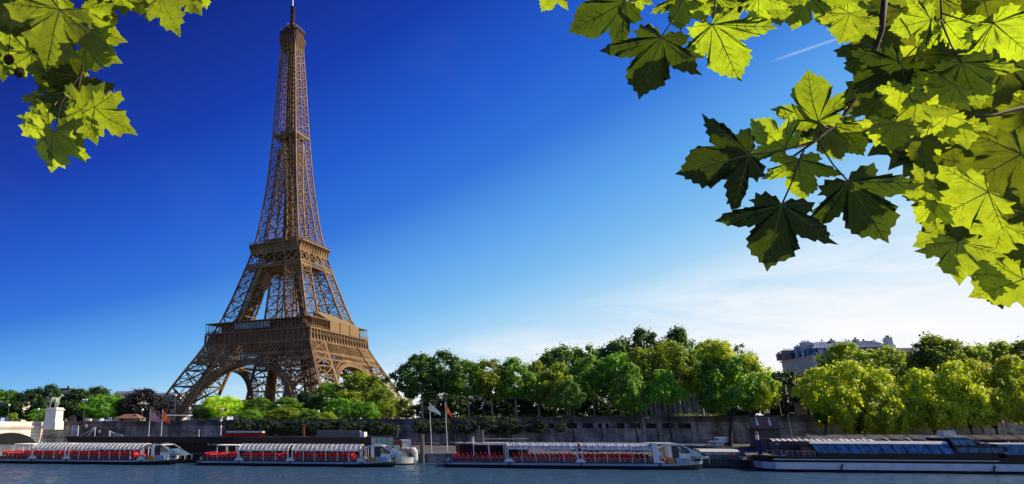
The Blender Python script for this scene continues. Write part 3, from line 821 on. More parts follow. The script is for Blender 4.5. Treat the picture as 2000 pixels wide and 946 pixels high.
for k in range(4):
    fn = face(k); mb = MB(); n = 11; h0 = O_(ZB0)
    for i in range(n + 1):
        u0 = lerp(-h0, h0, i / n); u1 = lerp(-H2 + C2, H2 - C2, i / n); pr = None
        for j in range(5):
            s = j / 4; p = fn(lerp(u0, u1, s), lerp(h0 + .1, H2 - .3, s ** 2), lerp(ZB0, ZB1, s))
            if pr is not None: mb.beam(pr, p, .6, .45)
            pr = p
    mb.quad(fn(-h0, h0 - .1, ZB0), fn(h0, h0 - .1, ZB0), fn(h0 + .4, H2 - 1.6, ZB1), fn(-h0 - .4, H2 - 1.6, ZB1))
    mb.build('bracket_row', M_iron, tower)
    mb = MB(); za, zb, zc_ = 100.6, 103.4, 110.2
    for z in (za, zb, zc_): mb.beam(fn(-O_(z), O_(z), z), fn(O_(z), O_(z), z), .65, .7)
    lattice(mb, fn, za, zb, O_(za), O_(zb), O_(za), O_(zb), 26, .34)
    us = lambda z: [-O_(z), -O_(z) + Wd(z), 0, O_(z) - Wd(z), O_(z)]
    U0, U1 = us(zb), us(zc_)
    for i in range(4):
        ma, mb_ = (U0[i] + U0[i + 1]) / 2, (U1[i] + U1[i + 1]) / 2
        for e0, e1, f0, f1 in ((U0[i], ma, U1[i], mb_), (ma, U0[i + 1], mb_, U1[i + 1])) if i in (0, 3) else ((U0[i], U0[i + 1], U1[i], U1[i + 1]),):
            panel(mb, fn(e0, O_(zb), zb), fn(e1, O_(zb), zb), fn(f0, O_(zc_), zc_), fn(f1, O_(zc_), zc_), .5, star=False)
    for i in range(5): mb.beam(fn(U0[i], O_(zb), zb), fn(U1[i], O_(zc_), zc_), .9)
    mb.build('upper_girder', M_iron, tower)
mb = MB(); mb.box(-16, 16, -16, 16, 109.0, 109.4); mb.box(-17.5, 17.5, -17.5, 17.5, 102.4, 102.8); mb.build('floor_grille', M_iron_dark, tower)

# --- the tapering shaft above
zs = levels(ZB1 + .9, 190, 9, .94)
for sx, sy in SG:
    mb = MB()
    for za, zb in zip(zs, zs[1:]):
        def cs(z):
            o, w = O_(z), min(Wd(z), O_(z) - .4)
            return [Vector((sx * o, sy * o, z)), Vector((sx * (o - w), sy * o, z)), Vector((sx * (o - w), sy * (o - w), z)), Vector((sx * o, sy * (o - w), z))]
        a_, b_ = cs(za), cs(zb)
        for i in range(4):
            mb.beam(a_[i], b_[i], .95 if i != 2 else .6)
            panel(mb, a_[i], a_[(i + 1) % 4], b_[i], b_[(i + 1) % 4], .34, star=i in (0, 3))
    mb.build('shaft_column', M_iron, tower)
zs2 = levels(190, 268, 11, .955)
for k in range(4):
    fn = face(k); mb = MB()
    for za, zb in zip(zs, zs[1:]):       # the gap between the columns
        ga, gb = max(.4, O_(za) - Wd(za)), max(.4, O_(zb) - Wd(zb))
        if ga > 1.2: panel(mb, fn(-ga, O_(za), za), fn(ga, O_(za), za), fn(-gb, O_(zb), zb), fn(gb, O_(zb), zb), .36, star=False)
    for za, zb in zip(zs2, zs2[1:]):
        oa, ob = O_(za), O_(zb)
        mb.beam(fn(-oa, oa, za), fn(-ob, ob, zb), .9)
        mb.beam(fn(0, oa, za), fn(0, ob, zb), .5)
        panel(mb, fn(-oa, oa, za), fn(oa, oa, za), fn(-ob, ob, zb), fn(ob, ob, zb), .34)
        mb.beam(fn(-oa * .5, oa, (za)), fn(-ob * .5, ob, zb), .28); mb.beam(fn(oa * .5, oa, (za)), fn(ob * .5, ob, zb), .28)
    mb.build('shaft_face', M_iron, tower)
# lift shafts and stair in the middle of it, with the landing half way
mb = MB()
for x, y in ((-2.6, -2.6), (2.6, -2.6), (-2.6, 2.6), (2.6, 2.6)):
    mb.beam((x, y, ZB1 + 6), (x * .62, y * .62, 276), 1.5)
z = ZB1 + 8
while z < 272:
    s = lerp(2.6, 1.6, (z - 116) / 160)
    for p, q in (((-s, -s), (s, -s)), ((s, -s), (s, s)), ((s, s), (-s, s)), ((-s, s), (-s, -s))):
        mb.beam((p[0], p[1], z), (q[0], q[1], z), .4); mb.beam((p[0], p[1], z), (q[0], q[1], z + 4.2), .4)
    z += 4.2
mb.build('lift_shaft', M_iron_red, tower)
mb = MB(); h = O_(197) + .3; mb.box(-h, h, -h, h, 196.2, 197.4); mb.box(-5.5, 5.5, -5.5, 5.5, 197.4, 201); mb.build('intermediate_landing', M_iron_dark, tower)
# --- summit
mb = MB(); H3 = 7.85
a_, b_ = ring8(O_(268), .6, 266.5), ring8(H3, 1.6, 274.2)
for i in range(8): mb.poly([a_[i], a_[(i + 1) % 8], b_[(i + 1) % 8], b_[i]])
a_, b_ = ring8(H3, 1.6, 274.2), ring8(H3, 1.6, 275.3)
n0 = len(mb.v); mb.v += [tuple(p) for p in a_ + b_]; mb.f += [tuple(n0 + i for i in range(8))[::-1], tuple(n0 + 8 + i for i in range(8))]; mb.m += [0, 0]
for i in range(8): mb.f.append((n0 + i, n0 + (i + 1) % 8, n0 + 8 + (i + 1) % 8, n0 + 8 + i)); mb.m.append(0)
summit = mb.build('summit_platform', M_iron_summit, tower)
for k in range(4):
    fn = face(k); mb = MB()
    for i in range(7):
        t = i / 6; pr = None
        for j in range(5):
            s = j / 4; o = lerp(O_(266) + .15, H3 - .1, s ** 2); p = fn(lerp(-1, 1, t) * lerp(O_(266), H3 - 1.4, s), o, lerp(264, 274.4, s))
            if pr is not None: mb.beam(pr, p, .4)
            pr = p
    mb.build('summit_bracket_row', M_iron, summit)
mb = MB(); mb.prism([(p.x, p.y) for p in ring8(6.9, 1.5, 0)], 275.3, 279.6); mb.build('summit_cabin', M_iron_summit, summit)
mb = MB(); mb.prism([(p.x, p.y) for p in ring8(7.5, 1.6, 0)], 279.6, 280.2); mb.prism([(p.x, p.y) for p in ring8(4.9, 1.2, 0)], 280.2, 283.4); mb.prism([(p.x, p.y) for p in ring8(5.4, 1.2, 0)], 283.4, 283.8); mb.build('upper_cabin', M_iron_summit, summit)
mb = MB()
for i in range(8):
    p = ring8(7.3, 1.6, 0)[i]; q = ring8(7.3, 1.6, 0)[(i + 1) % 8]
    for t in (0, .33, .66): r = p.lerp(q, t); mb.beam((r.x, r.y, 280), (r.x, r.y, 282.6), .22)
    mb.beam((p.x, p.y, 282.4), (q.x, q.y, 282.4), .2)
mb.build('summit_railing', M_iron, summit)
mb = MB()
rnd = random.Random(3)
for i in range(16):
    a = rnd.random() * 6.28; r = rnd.uniform(3, 7.4); z = rnd.choice((280.2, 283.8)); r = r if z < 282 else r * .6
    mb.beam((r * math.cos(a), r * math.sin(a), z), (r * math.cos(a), r * math.sin(a), z + rnd.uniform(1.5, 4.2)), rnd.uniform(.25, .7))
mb.build('aerial_cluster', M_iron_dark, summit)
mb = MB(); mb.lathe([(3.6, 283.8), (3.3, 286.2), (2.2, 288.2), (1.5, 289.2), (0, 289.3)], 12); mb.build('dome', M_iron_summit, summit)
mb = MB(); mb.lathe([(1.3, 289), (1.25, 297), (.9, 297.6), (.9, 303), (0, 303.1)], 10)
for z in range(290, 303, 2): mb.box(-1.5, 1.5, -1.5, 1.5, z, z + .5)
mb.build('mast', M_iron_summit, summit)
mb = MB(); mb.lathe([(.5, 303), (.42, 324), (0, 324.1)], 8); mb.build('antenna', M_white, summit)
# ---------------------------------------------------------------- open-sided tour boats
def hull_plan(L, Bm, bow, n=10, stern=1.6):
    """outline from stern to bow tip, y from 0 (river side) to Bm"""
    pts = [(0, stern), (stern * .7, 0.25), (stern * 1.6, 0)]
    for i in range(n + 1):
        t = i / n
        pts.append((L - bow + bow * t, Bm / 2 * (1 - (1 - t ** 2.0) ** .5) if t < 1 else Bm / 2 - .02))
    up = [(x, Bm - y) for x, y in pts][::-1]
    return pts + up[1:]
def shrink(pts, Bm, d, L):
    return [(lerp(x, L / 2, d / (L / 2)), lerp(y, Bm / 2, d / (Bm / 2))) for x, y in pts]
M_life = [M_offwhite, M_orange]
def torus(mb, c, R_, r, n=16, k=6, seg=4):
    base = len(mb.v)
    for i in range(n):
        a = 2 * math.pi * i / n
        for j in range(k):
            b = 2 * math.pi * j / k
            mb.v.append((c[0] + (R_ + r * math.cos(b)) * math.cos(a), c[1] + r * math.sin(b), c[2] + (R_ + r * math.cos(b)) * math.sin(a)))
    for i in range(n):
        for j in range(k):
            mb.f.append((base + i * k + j, base + i * k + (j + 1) % k, base + ((i + 1) % n) * k + (j + 1) % k, base + ((i + 1) % n) * k + j)); mb.m.append((i * seg * 2 // n) % 2)

def tour_boat(label, group, a, b, L, canopy, eave, ridge, rib, flat=False, cabin=True, mid=None, rz=0.0, dz=1.25):
    """canopy: (x0, x1) of the glazed roof; stern deck lies before it, wheelhouse and bow behind"""
    Bm = 9.2; hk = dz / 1.65
    bt = bank_thing('tour_boat', label, 'boat', a, b, 0, group, rz)
    plan = hull_plan(L, Bm, 11.5)
    sh = lambda d: shrink(plan, Bm, d, L)
    rise = lambda pts, z, k=1.0: [(x, y, z + max(0, (x - (L - 15)) / 15) ** 2 * .9 * k) for x, y in pts]
    m_ = MB(); m_.prism(rise(sh(.5), -.6, 0), 0, 0, 0, rise(sh(.16), .5 * hk, .3)); m_.prism(rise(sh(.12), .502 * hk, .3), 0, 0, 3, rise(sh(0.02), .86 * hk, .6)); m_.prism(rise(sh(.0), .862 * hk, .6), 0, 0, 1, rise(sh(-.03), 1.36 * hk, .9)); m_.prism(rise(sh(.02), 1.362 * hk, .9), 0, 0, 3, rise(sh(.02), dz - .02, 1))
    hull = m_.build('hull', [M_black, M_bluegrey, M_white, M_navy], bt)
    m_ = MB(); m_.prism(rise(sh(.25), dz - .018, 1), 0, 0, 0, rise(sh(.25), dz + .02, 1)); m_.build('deck', M_deck, bt)
    x0, x1 = canopy
    # glazed canopy on ribs
    prof = [(.25, dz + .9), (.25, eave), (.8, lerp(eave, ridge, .36)), (1.8, lerp(eave, ridge, .68)), (3.1, lerp(eave, ridge, .92)), (Bm / 2, ridge), (Bm - 3.1, lerp(eave, ridge, .92)), (Bm - 1.8, lerp(eave, ridge, .68)), (Bm - .8, lerp(eave, ridge, .36)), (Bm - .25, eave)]
    if flat: prof = [(.25, dz + .9), (.25, eave), (.45, lerp(eave, ridge, .6)), (1.0, lerp(eave, ridge, .93)), (1.6, ridge), (Bm - 1.6, ridge), (Bm - 1.0, lerp(eave, ridge, .93)), (Bm - .45, lerp(eave, ridge, .6)), (Bm - .25, eave)]
    secs = [(x0, x1)] if mid is None else [(x0, mid - .55), (mid + .55, x1)]
    for s0, s1 in secs:
        m_ = MB()
        pr = prof[1:]
        for (ya, za), (yb, zb) in zip(pr, pr[1:]): m_.quad((s0, ya, za), (s1, ya, za), (s1, yb, zb), (s0, yb, zb))
        m_.build('canopy_glazing', M_canopy if flat else M_canopy_grey, bt)
        m_ = MB(); n = max(2, round((s1 - s0) / rib))
        for i in range(n + 1):
            x = lerp(s0, s1, i / n)
            for (ya, za), (yb, zb) in zip(pr, pr[1:]): m_.beam((x, ya, za + .02), (x, yb, zb + .02), .15 if i not in (0, n) else .26, .14)
        for y, z in (pr[0], pr[-1]): m_.beam((s0, y, z), (s1, y, z), .16, .22)
        for y, z in (pr[3], pr[4]): m_.beam((s0, y, z + .05), (s1, y, z + .05), .10, .10)
        m_.build('canopy_rib_frame', M_white, bt)
        m_ = MB(); n = max(2, round((s1 - s0) / 2.9))
        for i in range(n + 1):
            x = lerp(s0, s1, i / n)
            for y in (.25, Bm - .25): m_.beam((x, y, dz), (x, y, eave), .13 if 0 < i < n else .24)
        m_.build_each('canopy_post', M_white, bt)
    # side rails
    m_ = MB(); n = int((x1 - x0) / 1.45)
    for y in (.2, Bm - .2):
        m_.beam((x0, y, dz + .95), (x1, y, dz + .95), .06); m_.beam((x0, y, dz + .5), (x1, y, dz + .5), .04)
        for i in range(n + 1): m_.beam((lerp(x0, x1, i / n), y, dz), (lerp(x0, x1, i / n), y, dz + .95), .05)
        m_.beam((2, y, dz + 1), (x0 - .5, y, dz + 1), .05)
        for i in range(8): x = lerp(2, x0 - .5, i / 7); m_.beam((x, y, dz), (x, y, dz + 1), .05)
    m_.build('side_rail', M_steel, bt)
    m_ = MB(); m_.box(2.0, x0 - .9, .6, Bm - .6, dz + .022, dz + .6); m_.box(x0 + .8, x1 - .6, .6, Bm - .6, dz + .022, dz + .6); m_.build('raised_floor', mat('dark red floor panel', (.17, .018, .022), .5, var=.3), bt)
    # rows of seats across the boat
    row = None
    xs = []
    x = 2.6
    while x < x1 - 1.2:
        if not (x0 - 1.6 < x < x0 + .6) and not (mid and mid - 1.3 < x < mid + .7): xs.append(x)
        x += 1.12
    for x in xs:
        if row is None:
            m_ = MB()
            for g0, g1 in ((.75, 4.0), (5.2, 8.45)):
                m_.box(-.04, .46, g0, g1, .38, .52); m_.hexa([(-.05, g0, .5), (.05, g0, .5), (.05, g1, .5), (-.05, g1, .5)], [(-.24, g0, 1.12), (-.14, g0, 1.12), (-.14, g1, 1.12), (-.24, g1, 1.12)])
                k = 4
                for i in range(k):
                    u = lerp(g0, g1, (i + .5) / k); m_.box(-.30, -.1, u - .3, u + .3, .98, 1.24); m_.box(.1, .3, u - .05, u + .05, 0, .4)
                m_.box(-.1, .48, g0 - .07, g0 - .005, .1, .78)
            row = m_.build('seat_row', M_red, bt); o = row
        else:
            o = row.copy(); COL.objects.link(o); o.parent = bt
        o.location = (x, 0, dz + .62)
    # stern gantry
    m_ = MB()
    for x in (x0 * .48, x0 * .72, x0 - .6):
        for y in (.9, Bm - .9): m_.beam((x, y, dz), (x, y, ridge - .35), .16)
        m_.beam((x, .9, ridge - .35), (x, Bm - .9, ridge - .35), .14)
    for y in (.9, Bm - .9): m_.beam((x0 * .48, y, ridge - .3), (x0 - .2, y, ridge - .3), .2)
    for i in range(7): x = lerp(x0 * .48, x0 - .6, i / 6); m_.beam((x, .9, ridge - .2), (x, Bm - .9, ridge - .2), .08)
    m_.build('stern_frame', M_white, bt)
    m_ = MB()
    for px_, py_ in ((1.2, 1.2), (1.4, 7.8)): m_.tube([(px_, py_, dz), (px_, py_, dz + .7)], .16, 8); m_.tube([(px_ - .35, py_, dz + .5), (px_ + .35, py_, dz + .5)], .1, 6)
    for x in (L - 9.5, L - 4.5): m_.tube([(x, 2.6, dz + .1), (x, 2.6, dz + .8)], .16, 8); m_.tube([(x - .35, 2.6, dz + .55), (x + .35, 2.6, dz + .55)], .1, 6)
    m_.build('bollard', M_white, bt)
    # wheelhouse, windscreen, foredeck
    wx0, wx1 = x1 + .1, x1 + 7.5
    hb = ridge
    for y in (.5, Bm - .5):
        m_ = MB()
        arc = [(wx0, eave + .35), (wx0 + 1.6, hb - .35), (wx0 + 3.4, hb), (wx0 + 5.4, hb - .25), (wx1, hb - 1.2)]
        for (xa, za), (xb, zb) in zip(arc, arc[1:]): m_.beam((xa, y, za), (xb, y, zb), .24, .26)
        for x in (wx0 + .3, wx0 + 1.9): m_.beam((x, y, dz), (x, y, hb - .5), .2)
        m_.build('wheelhouse_frame', M_white, bt)
    m_ = MB()
    m_.box(wx0 + 2.5, wx0 + 3.3, .9, Bm - .9, dz, hb - .5); m_.box(wx0 + 4.9, wx1 - .2, 1.2, Bm - 1.2, dz, hb - 2.1); m_.box(wx0 + 2.6, wx0 + 5.6, 1.2, Bm - 1.2, hb - .34, hb - .2)
    wh = m_.build('wheelhouse', M_white, bt)
    m_ = MB(); m_.box(wx0 + 3.4, wx0 + 4.85, 1.3, Bm - 1.3, dz, hb - .4); m_.build('doorway', M_dark, wh)
    m_ = MB(); m_.box(wx0 + 4.9, wx1 - .25, 1.22, Bm - 1.22, hb - 2.097, hb - 1.3); m_.build('side_window', M_clear, wh)
    m_ = MB(); s0, s1 = wx1 - .2, wx1 + 3.6
    m_.hexa([(s0, 1.2, dz + 1.6), (s1, 2.2, dz + 1.1), (s1, Bm - 2.2, dz + 1.1), (s0, Bm - 1.2, dz + 1.6)], [(s0, 1.4, hb - 1.2), (s0 + .6, 1.6, hb - 1.25), (s0 + .6, Bm - 1.6, hb - 1.25), (s0, Bm - 1.4, hb - 1.2)])
    ws = m_.build('windscreen', M_blueglass, bt)
    m_ = MB()
    for y in (2.2, Bm / 2, Bm - 2.2): m_.beam((s1 + .03, y, dz + 1.12), (s0 + .63, lerp(y, Bm / 2, -.2) if y != Bm / 2 else y, hb - 1.2), .06)
    m_.build('windscreen_bar', M_white, ws)
    m_ = MB()
    e = L - .6
    m_.hexa([(s0, .9, dz), (e - 2.2, 3.0, dz + .9), (e - 2.2, Bm - 3.0, dz + .9), (s0, Bm - .9, dz)], [(s0 + .1, 1.2, dz + 1.6), (e - .6, 3.9, dz + 1.45), (e - .6, Bm - 3.9, dz + 1.45), (s0 + .1, Bm - 1.2, dz + 1.6)])
    m_.build('foredeck_housing', M_white, bt)
    m_ = MB()
    for y in (.6, Bm - .6):
        q = [(s0 + .3, y), (s0 + 2.2, y + (.5 if y < 4 else -.5)), (s0 + 4.2, y + (1.4 if y < 4 else -1.4))]
        for (xa, ya), (xb, yb) in zip(q, q[1:]): m_.beam((xa, ya, dz + 1.05), (xb, yb, dz + 1.15), .06)
        for xa, ya in q: m_.beam((xa, ya, dz), (xa, ya, dz + 1.1), .08)
    m_.build('bow_rail', M_white, bt)
    m_ = MB(); m_.tube([(L - .9, Bm / 2, dz + 1.0), (L + 1.6, Bm / 2, dz + 1.35)], .12, 6); m_.build('bowsprit', M_white, bt)
    m_ = MB(); torus(m_, (wx0 + .9, .12, dz + .75), .42, .1); m_.build('life_ring', M_life, bt)
    m_ = MB(); m_.box(wx0 + 2.0, wx0 + 3.5, .2, .6, dz, dz + 1.0); m_.build('locker', M_yellow, bt)
    m_ = MB(); m_.box(wx0 + 3.8, wx0 + 6.6, .16, .5, dz, dz + 1.15); m_.build('bulwark_panel', M_bluegrey, bt)
    # fenders and the flared white steps between the seat sections
    for x in ([x0 + .1, x1 + .2] + ([mid] if mid else [])):
        m_ = MB(); m_.hexa([(x - 1.3, .06, dz), (x + 1.3, .06, dz), (x + 1.3, .5, dz), (x - 1.3, .5, dz)], [(x - .5, .1, dz + .75), (x + .5, .1, dz + .75), (x + .5, .5, dz + .75), (x - .5, .5, dz + .75)]); m_.build('boarding_step', M_white, bt)
        m_ = MB(); m_.tube([(x + .3, -.12, dz - .05), (x - .1, -.16, .35)], .16, 6); m_.build('fender', M_tyre, bt)
    return bt
GB = 'tour boats moored along the quay'
a0, a1 = A(380, 0, 905), A(770, 0, 905)
L2 = a1 - a0
cx0, cx1 = A(466, 0, 880) - a0, A(703, 0, 880) - a0
b2 = tour_boat('long open tour boat with red seats and ribbed glass canopy, moored below the tower', GB, a0, 0, L2, (cx0, cx1), 3.75, 5.15, 1.22, mid=A(566, 0, 880) - a0)
ab = A(332, -1, 905)
b1 = tour_boat('open tour boat with red seats and ribbed canopy, moored at the bridge on the left', GB, ab - L2, -1, L2, (cx0, cx1), 3.75, 5.15, 1.22, mid=cx0 + 10.2)
a3, a3e = A(866, 2.5, 905), A(1384, 2.5, 905)
b3 = tour_boat('longest open tour boat, with flatter white ribbed canopy and a red bin at its bow', GB, a3, 2.5, a3e - a3, (A(992, 2.5, 880) - a3, A(1283, 2.5, 880) - a3), 4.4, 5.65, 1.42, flat=True, dz=1.45, mid=A(1132, 2.5, 880) - a3)
m_ = MB(); xx = A(1287, 2.5, 890) - a3; m_.prism([(xx + .2, .4), (xx + 2.9, .4), (xx + 2.6, 2.0), (xx + .5, 2.0)], 1.5, 2.65); m_.build('red_bin', M_redpaint, b3)
m_ = MB(); xx = A(1284, 2.5, 890) - a3; m_.box(xx - .9, xx + .3, .05, 1.2, 1.5, 5.9); m_.box(xx - 1, xx + 4.8, 1.21, 8, 5.66, 5.85); m_.build('gantry_post', M_white, b3)
m_ = MB(); xx = A(1250, 2.5, 870) - a3
for i in range(2): m_.beam((xx + 3 + 15 * i, 4, 4.6), (xx + 3 + 15 * i, 4, 6.0), .2)
m_.beam((xx + 2, 4, 5.6), (xx + 19, 4, 5.45), .2); m_.build('boom', M_offwhite, b3)

# ---------------------------------------------------------------- floating landing stage behind the two left boats
pa0, pa1 = A(137, 12, 860), A(724, 12, 860)
zr = Z(440, 859, 12)
ps = bank_thing('landing_stage', 'long floating landing stage with a flat dark brown roof behind the two left tour boats', 'landing stage', pa0, 11)
LP = pa1 - pa0
m_ = MB(); m_.prism([(4, 0), (LP, 0), (LP, 9), (4, 9)], -.6, 1.3); m_.build('pontoon', M_dark, ps)
m_ = MB(); m_.prism([(0, .4), (6, -.4), (LP, -.4), (LP, 7), (0, 7)], zr - .95, zr + .75, 0, [(-1.5, .6), (5, -.5), (LP, -.5), (LP, 7), (-1.5, 7)]); m_.build('flat_roof', M_brownroof, ps)
m_ = MB()
for i in range(16):
    x = lerp(5, LP - 1, i / 15)
    for y in (.6, 6.4): m_.beam((x, y, 1.3), (x, y, zr - .95), .22)
m_.build_each('roof_post', M_dark, ps)
m_ = MB(); m_.box(18, 30, 3, 7, 1.3, zr - .6); m_.box(44, 66, 3.2, 7, 1.3, zr - .6); m_.build_each('ticket_booth', M_dark, ps)
m_ = MB()
for i in range(40):
    x = lerp(6, LP - 2, i / 39); m_.beam((x, .3, 1.3), (x, .3, 2.4), .05)
m_.beam((6, .3, 2.4), (LP - 2, .3, 2.4), .06); m_.build('stage_rail', M_steel, ps)
m_ = MB(); m_.box(6, LP - 1, 6.0, 6.2, 1.3, zr - .96); m_.build('shade_backing', M_dark, ps)  # dark sheet standing for the shade under the roof
for i, (px, py) in enumerate(((205, 869), (250, 868), (420, 868), (640, 868))):
    x = A(px, 12, py) - pa0; m_ = MB(); m_.box(x - 2.2, x + 2.2, .9, 1.0, zr - 1.5, zr - .7); m_.build('notice_board', M_bluegrey, ps)
# things on and above its roof
def on_stage(px, y=5): return A(px, 11 + y, 852)
zt_ = zr + .755
g = bank_thing('rescue_dinghy', 'red boat hull stored on the landing stage roof under a white cover', 'boat', on_stage(438), 16, zt_)
m_ = MB(); m_.prism([(0, -1.2), (10.2, -1.2), (11.6, 0), (10.2, 1.2), (0, 1.2)], .05, .75, 0, [(-.3, -1.5), (10.6, -1.5), (12.4, 0), (10.6, 1.5), (-.3, 1.5)]); m_.build('hull', M_redpaint, g)
m_ = MB(); m_.prism([(1, -1.3), (11.4, -1.3), (11.4, 1.3), (1, 1.3)], 1.0, 1.45); m_.build('cover', M_offwhite, g)
m_ = MB(); [m_.box(x, x + .25, -1.2, 1.2, .752, .998) for x in (2, 5, 9)]; m_.build_each('cradle', M_redpaint, g)
g = bank_thing('roof_hut', 'long low grey hut with a rounded white end on the landing stage roof', 'hut', on_stage(621), 16, zt_)
x2 = on_stage(704) - on_stage(621); x3 = on_stage(717) - on_stage(621)
m_ = MB(); m_.box(0, x2, -1.5, 1.5, 0, 1.55); m_.box(-.1, x2 + .05, -1.6, 1.6, 1.552, 1.68); m_.build('hut_wall', M_greygreen, g)
m_ = MB(); m_.prism([(x2 + .06, -1.3), (x3 - .6, -1.3), (x3, 0), (x3 - .6, 1.3), (x2 + .06, 1.3)], 0, 1.3); m_.build('white_end', M_white, g)
for px, hgt, lab, mt in ((388, 1.75, 'small white signal mast with a round head on the landing stage roof', M_offwhite), (431, 3.0, 'thin white lamp post on the landing stage roof beside the red boat hull', M_white)):
    g = bank_thing('signal_mast', lab, 'mast', on_stage(px), 16, zt_)
    m_ = MB(); m_.lathe([(.22, 0), (.16, .3), (.12, hgt * .75), (0, hgt * .76)], 8); m_.build('post', mt, g)
    m_ = MB(); m_.lathe([(0, hgt * .7), (.26, hgt * .78), (.28, hgt * .9), (.12, hgt), (0, hgt)], 8); m_.build('head', mt, g)
g = bank_thing('direction_sign', 'orange upright sign post standing behind the middle tour boat', 'sign', A(593, 22, 845), 22, 2.5)
z1 = Z(593, 834, 22) - 2.5; z0_ = Z(593, 853, 22) - 2.5
m_ = MB(); m_.box(-.28, .28, -.12, .12, z0_ - 1, z1); m_.build('board', M_orange, g)
m_ = MB(); m_.box(-.1, .1, -.08, .08, -.3, z0_ - 1.002); m_.build('post', M_orange, g)
g = bank_thing('gangway_tower', 'white framed stand with a glazed panel at the left end of the landing stage', 'gangway', A(143, 14, 845), 15, .5)
zA, zB = zr - .5, Z(143, 832, 14) - .5
m_ = MB()
for x in (-.9, .9): m_.beam((x, 0, zA), (x, 0, zB), .22)
for z in (zA + .2, zB - 1.0, zB): m_.beam((-.9, 0, z), (.9, 0, z), .15)
m_.build('upright_pair', M_white, g)
m_ = MB(); m_.box(-.78, .78, -.05, .05, zA + .3, zB - .1); m_.build('panel', M_bluegrey, g)
m_ = MB()
for p, q in (((1, 0, zA + .4), (6.2, 0, zA + 3)), ((3.6, 0, zA + .4), (6.4, 0, zA + 3)), ((1, 0, zA + .35), (11, 0, zA + .35)), ((6.3, 0, zA + 3), (6.3, 0, zA + .4))): m_.beam(p, q, .16)
m_.build('brace', M_white, g)
g = bank_thing('gangway_brace', 'low white triangular gangway frame on the landing stage roof left of the flags', 'gangway', A(211, 14, 850), 15, zt_)
m_ = MB(); m_.box(-.35, .1, -.2, .2, 0, 1.5); m_.beam((.2, 0, 1.2), (4.2, 0, .1), .18); m_.beam((.2, 0, 1.2), (2, 0, .1), .1); m_.beam((-.4, 0, .07), (4.2, 0, .07), .14); m_.build('frame', M_white, g)

# ---------------------------------------------------------------- small white workboat with a wheelhouse
wb0, wb1 = A(690, 9, 895), A(817, 9, 895)
wbt = bank_thing('passenger_launch', 'short stout white launch with brown cabin and glazed wheelhouse between the tour boats', 'boat', wb0, 9, 0, None, .22)
L = (wb1 - wb0) * .98
pl = hull_plan(L, 7, 4.5)
m_ = MB(); m_.prism(shrink(pl, 7, .3, L), -.5, .35, 0, shrink(pl, 7, .1, L)); m_.prism(shrink(pl, 7, .1, L), .352, 1.75, 1, pl); m_.build('hull', [M_black, M_offwhite], wbt)
m_ = MB(); m_.prism(shrink(pl, 7, .3, L), 1.752, 1.8); m_.build('deck', M_deck, wbt)
x = L * .28
m_ = MB(); m_.box(x, x + 6.2, 1, 6, 1.8, 4.3); m_.build('wheelhouse', M_panel, wbt)
m_ = MB(); m_.box(x + .2, x + 4.4, .93, 6.07, 4.3, 6.8); m_.box(x + 4.4, x + 6.1, .96, 6.04, 4.45, 6.7, 0); m_.build('wheelhouse_glazing', M_greenpanel, wbt)
m_ = MB(); m_.box(x - .6, x + 5.6, .7, 6.3, 6.81, 7.0); m_.beam((x + 5.6, 3, 6.9), (x + 7.6, 3, 6.2), .2); m_.build('wheelhouse_roof', M_dark, wbt)
m_ = MB()
for xx in (x + .2, x + 1.6, x + 3, x + 4.4, x + 6.1): m_.beam((xx, .9, 4.3), (xx, .9, 6.8), .12)
m_.build('window_bar', M_dark, wbt)
m_ = MB(); m_.box(x + 6.1, x + 7.6, .8, 5.8, 3.5, 4.8); m_.box(x + 8.4, x + 10.8, 1.2, 6, 3.4, 6.1, 0); m_.build('cream_housing', M_cream, wbt)
m_ = MB(); m_.box(x + 6.2, x + 8.3, 1.4, 6, 4.85, 6.0); m_.build('red_cabin', mat('maroon cabin paint', (.16, .02, .02), .5, var=.3), wbt)
m_ = MB(); m_.prism([(x + 8.0, .3), (L - 2.2, .5), (L - .6, 2.4), (L - .6, 4.6), (L - 2.2, 6.5), (x + 8.0, 6.7)], 4.0, 4.25); m_.build('foredeck_awning', M_offwhite, wbt)
m_ = MB()
for i in range(9):
    xx = lerp(x + 9, L - 1.0, i / 8); yy = .55 if i < 7 else lerp(.55, 2.3, (i - 6) / 2); m_.beam((xx, yy, 1.8), (xx, yy, 4.0), .08); m_.beam((xx, 7 - yy, 1.8), (xx, 7 - yy, 4.0), .08)
m_.beam((x + 9, .55, 3.0), (L - 2.2, .55, 3.0), .1); m_.build('awning_post_row', M_dark, wbt)
m_ = MB(); m_.box(x + 9, L - 2.6, .32, .5, 1.9, 2.9); m_.build('cream_bulwark', M_cream, wbt)
m_ = MB(); m_.tube([(L - .2, 3.1, .4), (L + .15, 3.1, 1.2), (L + .15, 3.1, 3.2), (L - .3, 3.1, 4.1)], [.5, .75, .75, .5], 10); m_.build('bow_fender', M_white, wbt)
m_ = MB(); torus(m_, (x + 8.8, .3, 2.5), .45, .1); m_.build('life_ring', M_life, wbt)
m_ = MB(); m_.beam((x + 7.4, 3.4, 6.2), (x + 7.9, 3.4, 9.6), .1); m_.build('aerial', M_offwhite, wbt)

